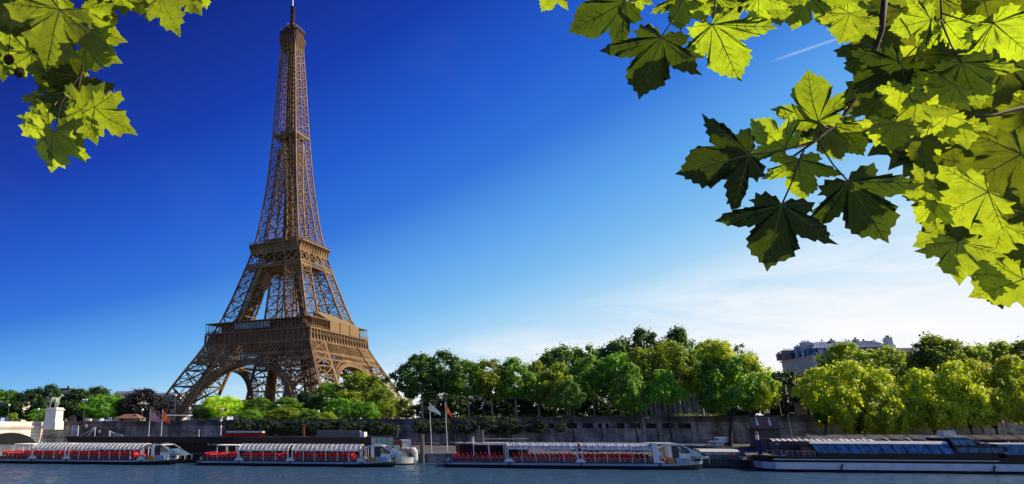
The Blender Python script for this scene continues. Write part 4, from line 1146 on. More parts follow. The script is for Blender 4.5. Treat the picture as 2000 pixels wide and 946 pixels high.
# black barge behind the third tour boat
g0, g1 = A(889, 13, 870), A(1035, 13, 870)
bg = bank_thing('black_barge', 'black barge with pale rail and brown funnel behind the stern of the longest tour boat', 'boat', g0, 13)
L = g1 - g0; pl = hull_plan(L, 7, 3.5)
zb = Z(930, 865, 13)
m_ = MB(); m_.prism(shrink(pl, 7, .5, L), -.5, zb - .3, 0, pl); m_.prism(shrink(pl, 7, -.05, L), zb - .298, zb, 1); m_.build('hull', [M_black, M_offwhite], bg)
m_ = MB(); m_.prism([(.2, 3), (.9, 3), (.9, 4), (.2, 4)], zb, zb + .7); m_.prism([(2, 3), (2.8, 3), (2.8, 4), (2, 4)], zb, zb + .9); m_.build_each('bow_bitt', M_dark, bg)
m_ = MB(); fx = A(937, 13, 850) - g0; m_.box(fx - .8, fx + .8, 2.6, 4.2, zb, Z(937, 841, 13)); m_.build('funnel', M_panel, bg)
m_ = MB(); m_.beam((fx, 3.4, zb), (fx, 3.4, Z(937, 832, 13)), .14); m_.beam((fx + .95, 2.6, zb - 1.2), (fx + .95, 2.6, Z(937, 841, 13)), .28); m_.build('mast', M_offwhite, bg)
m_ = MB(); m_.tube([(fx - 1.8, 2, zb), (fx - 1.8, 2, zb + 1.3), (fx - 1.4, 2, zb + 1.5)], .35, 8); m_.build('ventilator', M_offwhite, bg)
m_ = MB()
for i in range(7): xx = lerp(fx + 3, L - 1, i / 6); m_.beam((xx, .3, zb), (xx, .3, zb + .5), .06)
m_.beam((fx + 1, 2, zb + .9), (L, 2, zb + 1.0), .12); m_.build('deck_spar', M_offwhite, bg)

# small dark glazed launch between the bow of the third boat and the big one
g0, g1 = A(1322, 11, 895), A(1482, 11, 895)
lg = bank_thing('glazed_launch', 'small dark launch with green windows and white roof, beside the longest tour boat', 'boat', g0, 11)
L = g1 - g0; pl = hull_plan(L, 6, 3.5)
m_ = MB(); m_.prism(shrink(pl, 6, .4, L), -.5, .4, 0, shrink(pl, 6, .2, L)); m_.prism(shrink(pl, 6, .2, L), .402, 2.0, 1, pl); m_.build('hull', [M_black, M_dark], lg)
xa, xb = A(1377, 11, 885) - g0, A(1449, 11, 885) - g0
zc1 = Z(1410, 876, 11) - .5
m_ = MB(); m_.box(xa, xb, .5, 5.5, 2.0, zc1 - .3); m_.build('cabin_glazing', M_clear, lg)
m_ = MB(); m_.box(xa + .3, xb - .3, .9, 5.1, 1.9, 3.0); m_.build('cabin_interior', M_panel, lg)
m_ = MB()
for i in range(5): xx = lerp(xa, xb, i / 4); m_.beam((xx, .47, 2.0), (xx, .47, zc1 - .3), .12)
m_.build('window_post_row', M_dark, lg)
m_ = MB(); m_.prism([(xa - .8, .3), (xb - .3, .3), (xb - .3, 5.7), (xa - .8, 5.7)], zc1 - .298, zc1 + .25, 0, [(xa - 1.2, .9), (xb - .6, .9), (xb - .6, 5.1), (xa - 1.2, 5.1)]); m_.build('cabin_roof', M_white, lg)
m_ = MB(); m_.box(A(1345, 11, 885) - g0, xa - .2, .8, 5.2, 2, zc1 - .6); m_.build('engine_cabin', M_dark, lg)
m_ = MB(); xx = A(1350, 11, 885) - g0; m_.box(xx, xx + 1.0, .76, .797, 3.0, 4.1); m_.box(xx + 1.3, xx + 2.3, .76, .797, 3.0, 4.1); m_.build('cabin_window', M_whiteflag, lg)
m_ = MB(); m_.hexa([(xb - .2, .6, 2.0), (L - 2, .8, 2.0), (L - 2, 5.2, 2.0), (xb - .2, 5.4, 2.0)], [(xb, .8, zc1 - 1.6), (L - 2.4, 1.0, zc1 - 1.3), (L - 2.4, 5.0, zc1 - 1.3), (xb, 5.2, zc1 - 1.6)]); m_.build('stern_cover', mat('tan canvas', (.42, .33, .24), .85, var=.3, vscale=1.5), lg)
m_ = MB(); m_.quad((xb, 1.0, zc1 - 1.5), (L - 2.2, 1.0, zc1 - 1.3), (L - 2.2, 3.4, zc1 + .5), (xb, 3.4, zc1 + .1)); m_.quad((xb, 5.4, zc1 - 1.5), (L - 2.2, 5.4, zc1 - 1.3), (L - 2.2, 3.4, zc1 + .5), (xb, 3.4, zc1 + .1)); m_.build('stern_awning', M_navy, lg)
m_ = MB(); torus(m_, (A(1427, 11, 885) - g0, .3, 2.6), .5, .13); m_.build('life_ring', [M_redpaint, M_redpaint], lg)

# ---------------------------------------------------------------- long black restaurant boat on the right
ra0 = A(1498, .5, 910)
rb = bank_thing('restaurant_boat', 'long black and white restaurant boat with slanted blue windows, moored at the right', 'boat', ra0, .5)
L, Bm = 78.0, 10.5
pl = hull_plan(L, Bm, 10, stern=2.6)
u = lambda px, py=880: A(px, .5, py) - ra0
m_ = MB(); m_.prism(shrink(pl, Bm, .4, L), -.6, .55, 0, shrink(pl, Bm, .1, L)); m_.prism(shrink(pl, Bm, .1, L), .552, 2.0, 1, shrink(pl, Bm, .0, L)); m_.prism(shrink(pl, Bm, -.06, L), 2.002, 3.15, 0, shrink(pl, Bm, -.06, L)); m_.build('hull', [M_black, mat('pale blue hull paint', (.74, .79, .84), .4, col2=(.58, .62, .66), vscale=.5), M_white], rb)
m_ = MB(); m_.prism(shrink(pl, Bm, -.12, L), 3.152, 3.24); m_.build('gunwale', M_black, rb)
m_ = MB(); m_.beam((1.5, -.12, 2.62), (u(1945), -.12, 2.62), .07, .15); m_.build('hull_stripe', M_white, rb)
xa, xb = u(1597), u(1868)
zl, zh = 3.3, Z(1700, 866, .5) - .15
m_ = MB(); m_.box(xa, u(1950), .25, Bm - .25, 3.24, 3.95); m_.build('cabin_sill', M_black, rb)
zl = 3.95; n = 12
tilt_ = -.75
for i in range(n):
    p, q = lerp(xa, xb, i / n), lerp(xa, xb, (i + 1) / n)
    m_ = MB(); m_.hexa([(p + .09, .3, zl), (q - .09, .3, zl), (q - .09, .36, zl), (p + .09, .36, zl)], [(p + .09 + tilt_, 1.0, zh), (q - .09 + tilt_, 1.0, zh), (q - .09 + tilt_, 1.06, zh), (p + .09 + tilt_, 1.06, zh)]); m_.build('window_pane', M_blueglass, rb)
m_ = MB()
for i in range(n + 1):
    p = lerp(xa, xb, i / n); m_.beam((p, .28, zl), (p + tilt_, .98, zh), .14)
m_.build_each('window_frame', M_black, rb)
m_ = MB(); m_.hexa([(xa, 1.2, zl), (u(1960), 1.2, zl), (u(1960), Bm - 1.2, zl), (xa, Bm - 1.2, zl)], [(xa - .3, 1.6, zh), (u(1945), 1.6, zh), (u(1945), Bm - 1.6, zh), (xa - .3, Bm - 1.6, zh)]); m_.build('saloon_interior', M_navy, rb)
m_ = MB(); m_.prism([(xa - .9, .85), (xb - .8, .85), (xb - .8, 2.0), (xa - .9, 2.0)], zh + .01, zh + .6, 0, [(xa - .9, 1.3), (xb - .8, 1.3), (xb - .8, 2.0), (xa - .9, 2.0)]); m_.build('roof_edge', M_white, rb)
m_ = MB(); m_.box(xa - .9, xb - .8, 2.004, Bm - .85, zh + .01, zh + .30); m_.build('cabin_roof', M_dark, rb)
m_ = MB(); zu = zh + 1.35
for y in (3.2, Bm - 3.2): m_.beam((xa - 4, y, zu), (xb + 1, y, zu), .08)
for i in range(7):
    p = lerp(xa, xb, i / 6); m_.beam((p + 1.2, 1.5, zh + .45), (p - 1.0, 3.2, zu), .09); m_.beam((p + 1.2, Bm - 1.5, zh + .45), (p - 1.0, Bm - 3.2, zu), .14); m_.beam((p - 1, 3.2, zu), (p - 1, Bm - 3.2, zu), .1)
m_.build('awning_frame', M_offwhite, rb)
# two-tier end cabin
x0_, x1_ = u(1870), u(1952)
m_ = MB(); m_.box(x0_ - .2, x1_ + 2, .75, Bm - .75, 3.96, 5.5); m_.hexa([(x0_, .9, 5.5), (x1_ - 1, .9, 5.5), (x1_ - 1, Bm - .9, 5.5), (x0_, Bm - .9, 5.5)], [(x0_ - .6, 1.2, 7.2), (x1_ - 4.5, 1.2, 7.2), (x1_ - 4.5, Bm - 1.2, 7.2), (x0_ - .6, Bm - 1.2, 7.2)]); pc = m_.build('end_cabin', M_black, rb)
for i in range(4):
    p, q = lerp(x0_ + .2, x1_ + 1.2, i / 4), lerp(x0_ + .2, x1_ + 1.2, (i + 1) / 4)
    m_ = MB(); m_.box(p + .1, q - .1, .70, .747, 4.25, 5.25); m_.build('window', M_blueglass, pc)
    if i < 3:
        p, q = lerp(x0_, x1_ - 3.4, i / 3), lerp(x0_, x1_ - 3.4, (i + 1) / 3)
        m_ = MB(); m_.hexa([(p + .12, .86, 5.75), (q - .12, .86, 5.75), (q - .12, .89, 5.75), (p + .12, .89, 5.75)], [(p - .3, 1.08, 6.95), (q - .4, 1.08, 6.95), (q - .4, 1.12, 6.95), (p - .3, 1.12, 6.95)]); m_.build('window', M_blueglass, pc)
m_ = MB(); m_.box(x0_ - 3, x1_ - 4, 2.5, 7, 7.202, 7.5); m_.beam((x0_ - 2, 2.4, 8.0), (x1_ + .5, 2.0, 5.9), .18); m_.box(x1_ - 8, x1_ - 5.5, 3, 5, 7.5, 8.7); m_.build('roof_gear', M_offwhite, rb)
# forward saloon running out of the picture
xa2, xb2 = u(1966), L - 11
m_ = MB(); m_.box(xa2, xb2, .5, Bm - .5, 3.24, 3.9); m_.build('forward_sill', M_black, rb)
m_ = MB(); m_.hexa([(xa2, .6, 3.9), (xb2, .6, 3.9), (xb2, Bm - .6, 3.9), (xa2, Bm - .6, 3.9)], [(xa2 - .9, 1.1, 5.85), (xb2 - 1, 1.1, 5.85), (xb2 - 1, Bm - 1.1, 5.85), (xa2 - .9, Bm - 1.1, 5.85)]); m_.build('forward_saloon', M_blueglass, rb)
m_ = MB(); m_.box(xa2 - 1.2, xb2 - .8, .95, Bm - .95, 5.86, 6.1); m_.build('forward_roof', M_white, rb)
# stern deck
m_ = MB(); m_.prism(shrink([(2.6, .3), (xa - .2, .3), (xa - .2, Bm - .3), (2.6, Bm - .3)], Bm, 0, L), 3.25, 3.3); m_.build('stern_deck', M_deck, rb)
m_ = MB()
pts = [(1.0, 3.0), (1.6, 1.2), (3.0, .25), (xa - .5, .25)]
for (xp, yp), (xq, yq) in zip(pts, pts[1:]): m_.beam((xp, yp, 4.35), (xq, yq, 4.35), .07); m_.beam((xp, yp, 3.8), (xq, yq, 3.8), .04)
for i in range(9): m_.beam((lerp(1.2, xa - .5, i / 8), .25 if i > 1 else 1.6, 3.25), (lerp(1.2, xa - .5, i / 8), .25 if i > 1 else 1.6, 4.35), .06)
m_.build('stern_rail', M_steel, rb)
m_ = MB(); m_.box(3.2, xa - 1.6, 5.2, 5.4, 3.3, 6.3); m_.build('stern_bulkhead', M_panel, rb)
m_ = MB(); m_.box(xa - 2.8, xa - .2, 1.2, 4.4, 3.3, 5.2); m_.build('maroon_locker', mat('maroon cabin paint', (.16, .02, .02)), rb)
m_ = MB(); m_.tube([(4.4, 3.4, 3.3), (4.4, 3.4, 5.6), (3.6, 3.2, 5.9)], .16, 6); m_.tube([(4.4, 3.4, 4.6), (5.3, 3.2, 4.9)], .12, 6); m_.build('deck_crane', M_dark, rb)
m_ = MB(); m_.hexa([(xa - 5.5, 1, 6.0), (xa - .2, 1, 5.6), (xa - .2, 4, 5.6), (xa - 5.5, 4, 6.0)], [(xa - 5.5, 1, 6.25), (xa - .2, 1, 5.8), (xa - .2, 4, 5.8), (xa - 5.5, 4, 6.25)]); m_.build('stern_awning', M_dark, rb)
m_ = MB(); m_.tube([(xa + 4.3, -.2, 1.7), (xa + 3.8, -.22, .5)], .14, 6); m_.build('fender', M_tyre, rb)
m_ = MB(); m_.tube([(u(1934), -.2, 1.7), (u(1934) - .5, -.22, .4)], .14, 6); m_.build('fender', M_tyre, rb)

# covered landing stages behind it: a striped awning, then the slatted long roof
g0, g1 = A(1492, 13, 857), A(1712, 13, 857)
sa = bank_thing('striped_awning_stage', 'floating stage with a white striped awning behind the stern of the restaurant boat', 'landing stage', g0, 13)
L = g1 - g0; za_ = Z(1560, 859, 13)
m_ = MB(); m_.box(0, L + 40, 0, 8, -.5, 1.4); m_.build('pontoon', M_dark, sa)
m_ = MB(); x = A(1508, 13, 858) - g0; i = 0
while x < L:
    m_.hexa([(x, -.2, za_ - .35), (x + .62, -.2, za_ - .35), (x + .62, 1.6, za_ + .12), (x, 1.6, za_ + .12)], [(x, -.2, za_ - .3), (x + .62, -.2, za_ - .3), (x + .62, 1.6, za_ + .18), (x, 1.6, za_ + .18)], i % 2); x += .62; i += 1
m_.build('striped_awning', [M_white, M_panel], sa)
m_ = MB(); m_.box(1.2, L + 34, 1.62, 6.5, za_ - .1, za_ + .14); m_.build('stage_roof', M_brownroof, sa)
m_ = MB()
for i in range(9):
    x = lerp(1.6, L + 33, i / 8)
    for y in (.2, 7.6): m_.beam((x, y, 1.4), (x, y, za_ + .1), .25)
m_.box(0.8, 1.8, .6, 1.6, 1.4, za_ - .3); m_.build_each('stage_post', M_dark, sa)
m_ = MB(); m_.box(3, L + 30, 6.6, 7, 1.4, za_); m_.build('stage_back_wall', M_dark, sa)
g0 = A(1585, 25, 850)
sb_ = bank_thing('slatted_canopy', 'long low canopy with slatted panels on the quay behind the restaurant boat', 'canopy', g0, 26, qz(26))
zq = Z(1700, 852, 25) - qz(26)
m_ = MB()
for i in range(12):
    x = i * 4.6
    m_.hexa([(x + .15, 0, zq - .75), (x + 4.3, 0, zq - .75), (x + 4.3, 3.4, zq + .15), (x + .15, 3.4, zq + .15)], [(x + .15, 0, zq - .65), (x + 4.3, 0, zq - .65), (x + 4.3, 3.4, zq + .25), (x + .15, 3.4, zq + .25)])
    for k in range(9): xx = x + .3 + k * .47; m_.beam((xx, .02, zq - .62), (xx, 3.4, zq + .28), .09)
m_.build('slatted_panel_row', M_greygreen, sb_)
m_ = MB()
for i in range(13): x = i * 4.6; m_.beam((x, 0, 0), (x, 0, zq - .7), .2); m_.beam((x, 3.4, -.1), (x, 3.4, zq + .1), .2); m_.beam((x, -.1, zq - .8), (x, 3.5, zq + .18), .16)
m_.beam((0, 3.5, zq + .3), (55, 3.5, zq + .3), .14); m_.beam((0, 0, zq - .85), (55, 0, zq - .85), .3, .5)
m_.build('canopy_frame', M_dark, sb_)

# ---------------------------------------------------------------- objects on the lower quay
# white panel van
va = A(1406, 44, 866)
van = bank_thing('panel_van', 'white panel van parked on the lower quay below the masonry wall', 'van', va, 44, qz(44))
van.scale = (1.12,) * 3; VL, VW, VH = 4.9, 1.9, 1.98
side = [(-2.45, .38), (-2.42, .82), (-2.2, 1.02), (-1.62, 1.12), (-.95, 1.78), (-.55, 1.93), (.4, 1.98), (2.3, 1.94), (2.45, 1.6), (2.45, .38)]
m_ = MB(); k = len(side)
for y in (-VW / 2, VW / 2): m_.v += [(x, y * (1 - max(0, z - 1.0) * .09), z) for x, z in side]
m_.f.append(tuple(range(k))); m_.f.append(tuple(range(2 * k - 1, k - 1, -1))); m_.m += [0, 0]
for i in range(k): j = (i + 1) % k; m_.f.append((i, i + k, j + k, j)); m_.m.append(0)
body = m_.build('body', mat('white van paint', (.80, .81, .82), .3, var=.06, vscale=2, coat=.4), van)
bv = body.modifiers.new('bevel', 'BEVEL'); bv.width = .06; bv.segments = 2; bv.limit_method = 'ANGLE'
for y in (-VW / 2 - .004, VW / 2 + .004):
    m_ = MB(); kx = 1 - (1.45 - 1) * .09
    m_.poly([(-1.35, y * .995, 1.18), (-.45, y * .995, 1.18), (-.45, y * .94, 1.72), (-.86, y * .94, 1.72)]); m_.build('side_window', M_winglass, van)
    m_ = MB(); m_.box(.6, 2.3, y - .004, y + .004, 1.28, 1.31); m_.build('door_rail', M_dark, van)
    m_ = MB(); m_.box(-2.4, 2.4, y - .006, y + .006, .42, .6); m_.build('side_moulding', M_dark, van)
m_ = MB(); m_.quad((-1.60, -.78, 1.16), (-1.60, .78, 1.16), (-.99, .72, 1.77), (-.99, -.72, 1.77)); m_.v = [(x - .02, y, z + .02) for x, y, z in m_.v]; m_.build('windscreen', M_winglass, van)
for x in (-1.55, 1.6):
    for y in (-.86, .86):
        m_ = MB(); m_.tube([(x, y - .12, .34), (x, y + .12, .34)], .34, 16); w_ = m_.build('wheel', M_tyre, van)
        m_ = MB(); m_.tube([(x, y - .128, .34), (x, y + .128, .34)], .19, 12); m_.build('hubcap', M_steel, w_)
for y in (-.7, .7):
    m_ = MB(); m_.hexa([(-2.44, y - .18, .8), (-2.2, y - .18, .8), (-2.2, y + .18, .8), (-2.44, y + .18, .8)], [(-2.38, y - .16, .96), (-2.15, y - .16, 1.0), (-2.15, y + .16, 1.0), (-2.38, y + .16, .96)]); m_.build('headlight', M_lampglass, van)
# brown ticket kiosk with two white figures on its sign
ka0, ka1 = A(1468, 36, 830), A(1524, 36, 830)
kk = bank_thing('ticket_kiosk', 'dark brown quayside kiosk with two white bottle shapes on its big sloping sign', 'kiosk', ka0, 36, qz(36))
KL = ka1 - ka0; zs1 = Z(1495, 815, 36) - qz(36); zs0 = Z(1495, 838, 36) - qz(36)
m_ = MB(); m_.box(.5, KL - .3, .6, 4.5, -.2, zs0 - .1); m_.build('kiosk_wall', M_panel, kk)
m_ = MB(); m_.box(.2, KL + 1.6, -.6, 5, zs0 - .1, zs0 + .12); m_.build('kiosk_roof', M_dark, kk)
m_ = MB(); m_.hexa([(0, 0, zs0 + .12), (KL, 0, zs0 + .12), (KL, .2, zs0 + .12), (0, .2, zs0 + .12)], [(-.2, .6, zs1), (KL - .4, .6, zs1), (KL - .4, .8, zs1), (-.2, .8, zs1)]); bd = m_.build('sign_board', M_panel, kk)
for t in (.22, .66):
    m_ = MB(); xx = KL * t
    yy = lambda z: lerp(0, .6, (z - zs0 - .12) / (zs1 - zs0 - .12)) - .03
    za, zb, zc2, zd = zs0 + .9, zs0 + 2.1, zs0 + 2.5, zs0 + 3.0
    m_.poly([(xx - .27, yy(za), za), (xx + .27, yy(za), za), (xx + .25, yy(zb), zb), (xx + .1, yy(zc2), zc2), (xx + .12, yy(zd), zd), (xx - .12, yy(zd), zd), (xx - .1, yy(zc2), zc2), (xx - .25, yy(zb), zb)]); m_.build('bottle_emblem', M_white, bd)
m_ = MB(); xx = KL * .42; m_.hexa([(xx - .7, .02, zs0 + .35), (xx + .7, .02, zs0 + .35), (xx + .7, .07, zs0 + .35), (xx - .7, .07, zs0 + .35)], [(xx - .7, .03, zs0 + .75), (xx + .7, .03, zs0 + .75), (xx + .7, .11, zs0 + .75), (xx - .7, .11, zs0 + .75)]); m_.build('red_emblem', M_redpaint, bd)
# blue and white mooring marker in front of it
g = bank_thing('channel_marker', 'blue post with a white band and rusty cap at the stern of the restaurant boat', 'post', A(1481, 18, 870), 18, 0)
z1 = Z(1481, 843, 18)
m_ = MB(); m_.lathe([(.38, -1), (.38, z1 - 1.9)], 10); m_.build('post', mat('blue marker paint', (.03, .08, .25), .5, var=.3), g)
m_ = MB(); m_.lathe([(.42, z1 - 1.9), (.42, z1 - .8)], 10); m_.build('white_band', M_white, g)
m_ = MB(); m_.lathe([(.45, z1 - .8), (.4, z1 - .3), (.0, z1)], 10); m_.build('cap', M_tile, g)
# dark mooring pile by the flags
g = bank_thing('mooring_pile', 'thick dark brown mooring pile at the quay edge left of the white flag', 'post', A(824, 22, 870), 22, 0)
z1 = Z(824, 849, 22)
m_ = MB(); m_.lathe([(.55, -1), (.52, z1 - .05), (0, z1)], 12); m_.build('pile', M_panel, g)
m_ = MB(); m_.beam((.62, -.1, 2), (.62, -.1, z1 + .1), .2); m_.build('guide_rail', M_offwhite, g)

# flags on poles
def flag(px, py0, py1, b, cloth, lab, grp, droop=1.0, W_=3.4, Hh=3.0, zbase=None):
    a = A(px, b, py1); z0 = Z(px, py1, b) if zbase is None else zbase; z1 = Z(px, py0, b)
    f = bank_thing('flag_pole', lab, 'flag', a, b, z0, grp); h = z1 - z0
    m_ = MB(); m_.lathe([(.11, 0), (.10, h * .5), (.07, h), (.12, h + .05), (.12, h + .15), (0, h + .2)], 8); m_.build('pole', M_white, f)
    m_ = MB(); n = 8
    for i in range(n):
        for j in range(5):
            def P(i, j):
                s, t = i / n, j / 5
                return (.1 + s * W_, .28 * math.sin(s * 7 + t * 2) * s, h - .15 - t * Hh * (1 - s * .62) - s ** 1.3 * droop * 2.6)
            m_.quad(P(i, j), P(i + 1, j), P(i + 1, j + 1), P(i, j + 1))
    m_.build('flag_cloth', cloth, f, smooth=True)
GF = 'flags flying over the quay'
flag(290, 801, 856, 17, M_lilac, 'faded lilac flag on a white pole above the landing stage roof', GF, zbase=zt_, droop=.95, W_=3.3)
flag(314.5, 801, 856, 17, M_orangeflag, 'orange flag on a white pole above the landing stage, before the tower foot', GF, zbase=zt_, droop=1.05, W_=2.2)
flag(843, 788, 881, 26, M_whiteflag, 'white flag on a tall pole standing on the lower quay', GF, zbase=qz(26), droop=1.0, W_=2.9, Hh=2.0)
flag(874, 788, 880, 26, M_orangeflag, 'orange flag on a tall pole on the lower quay beside the white flag', GF, zbase=qz(26), droop=1.25, W_=1.7, Hh=2.3)

# street lamps
def lamp(px, py0, b, zb, lab, kind='globe', grp='lamp posts along the embankment'):
    a = A(px, b, 815); z1 = Z(px, py0, b) - zb
    t = bank_thing('lamp_post', lab, 'lamp post', a, b, zb, grp)
    m_ = MB(); m_.lathe([(.22, 0), (.2, .8), (.09, 1.0), (.07, z1 - .3), (.0, z1 - .29)], 8)
    m_.build('post', M_offwhite if kind == 'arm' else M_greygreen, t)
    if kind == 'globe':
        m_ = MB(); m_.lathe([(0, z1 - .5), (.3, z1 - .4), (.42, z1 - .1), (.3, z1 + .2), (0, z1 + .3)], 10); m_.build('globe', M_lampglass, t, smooth=True)
    elif kind == 'arm':
        m_ = MB(); m_.tube([(0, 0, z1 - .35), (.1, 0, z1 + .1), (.5, 0, z1 + .35), (1.0, 0, z1 + .3)], .06, 6); m_.build('arm', M_offwhite, t)
        m_ = MB(); m_.box(.9, 1.7, -.14, .14, z1 + .14, z1 + .32); m_.build('lamp_head', M_lampglass, t)
    else:
        m_ = MB(); m_.box(-.9, .9, -.06, .06, z1 - .3, z1 - .15); m_.build('crossarm', M_greygreen, t)
        for x in (-.8, 0, .8): m_ = MB(); m_.lathe([(0, z1 - .15), (.24, z1), (.26, z1 + .3), (0, z1 + .45)], 8, c=(x, 0, 0)); m_.build('globe', M_lampglass, t)
lamp(15, 791, 53, STREET(-115), 'lamp post with a round white globe over the bridge parapet at the far left')
lamp(73.5, 799, 60, STREET(-105), 'short lamp post behind the bridge parapet beside the statue pedestal')
lamp(163, 782, 58, STREET(-95), 'tall lamp post with a triple head in front of the dark trees', 'triple')
lamp(277.5, 800, 55, STREET(-75), 'thin lamp post with a small globe beside the tile roofed kiosk')
lamp(341, 772, 60, STREET(-60), 'tall thin lamp post in front of the left foot of the tower')
lamp(370, 797, 58, STREET(-55), 'short lamp post between the tower foot and the yellow green tree')
lamp(432, 821, 40, qz(40), 'pale lantern post at the left end of the clipped shrubs')
lamp(622, 803, 56, STREET(0), 'lamp post with a white globe in front of the park bushes below the tower')
lamp(664, 804, 56, STREET(0), 'second globe lamp post among the park bushes below the tower')
lamp(945, 787, 57, STREET(50), 'dark lamp post between the plane trunks right of the flags')
lamp(1255, 818, 36, qz(36), 'slim pale lamp post on the lower quay behind the canopy of the longest tour boat', 'arm')
lamp(1290, 783, 55, STREET(100), 'pale lamp post among the trunks in front of the grey building')
lamp(1527, 752, 55, STREET(125), 'tall lamp post with a curved arm in front of the dark gap in the trees', 'arm')
lamp(1540, 809, 47, qz(47), 'short lamp post against the wall right of the brown kiosk', 'arm')
lamp(1956, 803, 47, qz(47), 'slanting grey lamp post against the wall at the far right', 'arm')

# things on the upper embankment
def street_z(px, b=53): return STREET(A(px, b, 815))
a = A(251, 54, 815)
ks = bank_thing('refreshment_kiosk', 'small timber kiosk with a terracotta roof on the embankment left of the flags', 'kiosk', a, 54, street_z(251))
m_ = MB(); m_.box(-1.9, 2.6, 0, 4, 0, 2.2); m_.build('kiosk_wall', M_wood, ks)
m_ = MB(); m_.box(-1.6, .9, -.03, -.003, .9, 2.0); m_.build('shutter', M_tile, ks)
m_ = MB(); m_.hexa([(-4.6, -1, 2.1), (4.6, -1, 2.1), (4.6, 5, 2.1), (-4.6, 5, 2.1)], [(-2, 1.2, 3.5), (2, 1.2, 3.5), (2, 2.8, 3.5), (-2, 2.8, 3.5)]); m_.build('hipped_roof', M_tile, ks)
m_ = MB()
for x in (-4.2, 4.2): m_.beam((x, -.7, 0), (x, -.7, 2.1), .12); m_.beam((x, 4.7, 0), (x, 4.7, 2.1), .12)
m_.build_each('roof_post', M_dark, ks)
a = A(345, 56, 812)
sn = bank_thing('market_awning', 'low stall under a flat white awning in front of the left tower foot', 'stall', a, 56, street_z(345))
m_ = MB(); m_.hexa([(-4.6, -1, 2.75), (4.6, -1, 2.75), (4.6, 3, 2.9), (-4.6, 3, 2.9)], [(-4.6, -1, 2.95), (4.6, -1, 2.95), (4.6, 3, 3.1), (-4.6, 3, 3.1)]); m_.build('awning', M_white, sn)
m_ = MB()
for x in (-4.3, 0, 4.3): m_.beam((x, -.8, 0), (x, -.8, 2.75), .1); m_.beam((x, 2.8, 0), (x, 2.8, 2.9), .1)
m_.build_each('awning_post', M_dark, sn)
m_ = MB(); m_.box(-3.6, 3.6, 0, 1.2, 0, 1.0); m_.build('counter', M_wood, sn)
def board(px, py0, py1, w, b, lab, m, cat='sign', name='sign_board'):
    a = A(px, b, py1); z0, z1 = Z(px, py1, b), Z(px, py0, b); zb = STREET(a)
    t = bank_thing(name, lab, cat, a, b, zb)
    m_ = MB(); m_.box(-w / 2, w / 2, -.08, .08, z0 - zb, z1 - zb); m_.build('panel', m, t)
    m_ = MB()
    for x in (-w / 2 + .15, w / 2 - .15): m_.box(x - .07, x + .07, .082, .2, 0, z1 - zb - .1)
    m_.build_each('support_post', M_dark, t); return t
board(140, 814, 829, 2.7, 52.5, 'dark brown upright panel behind the parapet right of the statue', M_panel)
board(169, 817, 824, 1.4, 52.5, 'small white board on the parapet left of the timber kiosk', M_offwhite)
board(192, 820, 826, 1.0, 52.5, 'small white sign low on the parapet above the stair ramp', M_white)
board(214, 815, 822, 1.5, 52.5, 'pale grey angled board on the parapet beside the timber kiosk', M_whiteflag)
board(1567, 786, 815, 3.2, 54, 'large grey brown hoarding on the embankment right of the curved lamp post', M_panel, 'hoarding', 'hoarding')
board(1590, 785, 814, 1.7, 56, 'pale grey panel standing beside the brown hoarding', M_bluegrey, 'hoarding', 'hoarding')
t = board(1498, 799, 807, 1.6, 53, 'white notice with a red foot on the embankment above the brown kiosk', M_white)
m_ = MB(); z_ = Z(1498, 808.5, 53) - STREET(A(1498, 53, 807)); m_.box(-.8, .8, -.09, .07, z_ - .1, z_ + .12); m_.build('red_band', M_redpaint, t)
for px, py0, py1, w, lab in ((168, 829, 835, .8, 'white square notice near the top of the stair ramp'), (184, 834, 840, 1.1, 'white slanted notice half way along the stair ramp'), (194, 840, 846, .7, 'white square notice lowest on the stair ramp')):
    a = A(px, 46.5, py1); t = bank_thing('stair_notice', lab, 'sign', a, 46.5, Z(px, py1, 46.5), 'notices by the stair ramp')
    m_ = MB(); m_.box(-w / 2, w / 2, -.05, .05, 0, Z(px, py0, 46.5) - Z(px, py1, 46.5)); m_.build('panel', M_white, t)
    m_ = MB(); m_.box(-.05, .05, .052, .12, -3.0, .4); m_.build('post', M_dark, t)
a = A(130, 52, 820)
t = bank_thing('round_road_sign', 'round white road sign with a red centre beside the statue pedestal', 'road sign', a, 51.6, STREET(a))
z_ = Z(130, 820, 51.6) - STREET(a)
m_ = MB(); m_.tube([(0, -.04, z_), (0, .0, z_)], .42, 16); m_.build('disc', M_white, t)
m_ = MB(); m_.tube([(0, -.05, z_), (0, -.042, z_)], .22, 12); m_.build('red_centre', M_redpaint, t)
m_ = MB(); m_.beam((0, .05, 0), (0, .05, z_), .08); m_.build('post', M_dark, t)
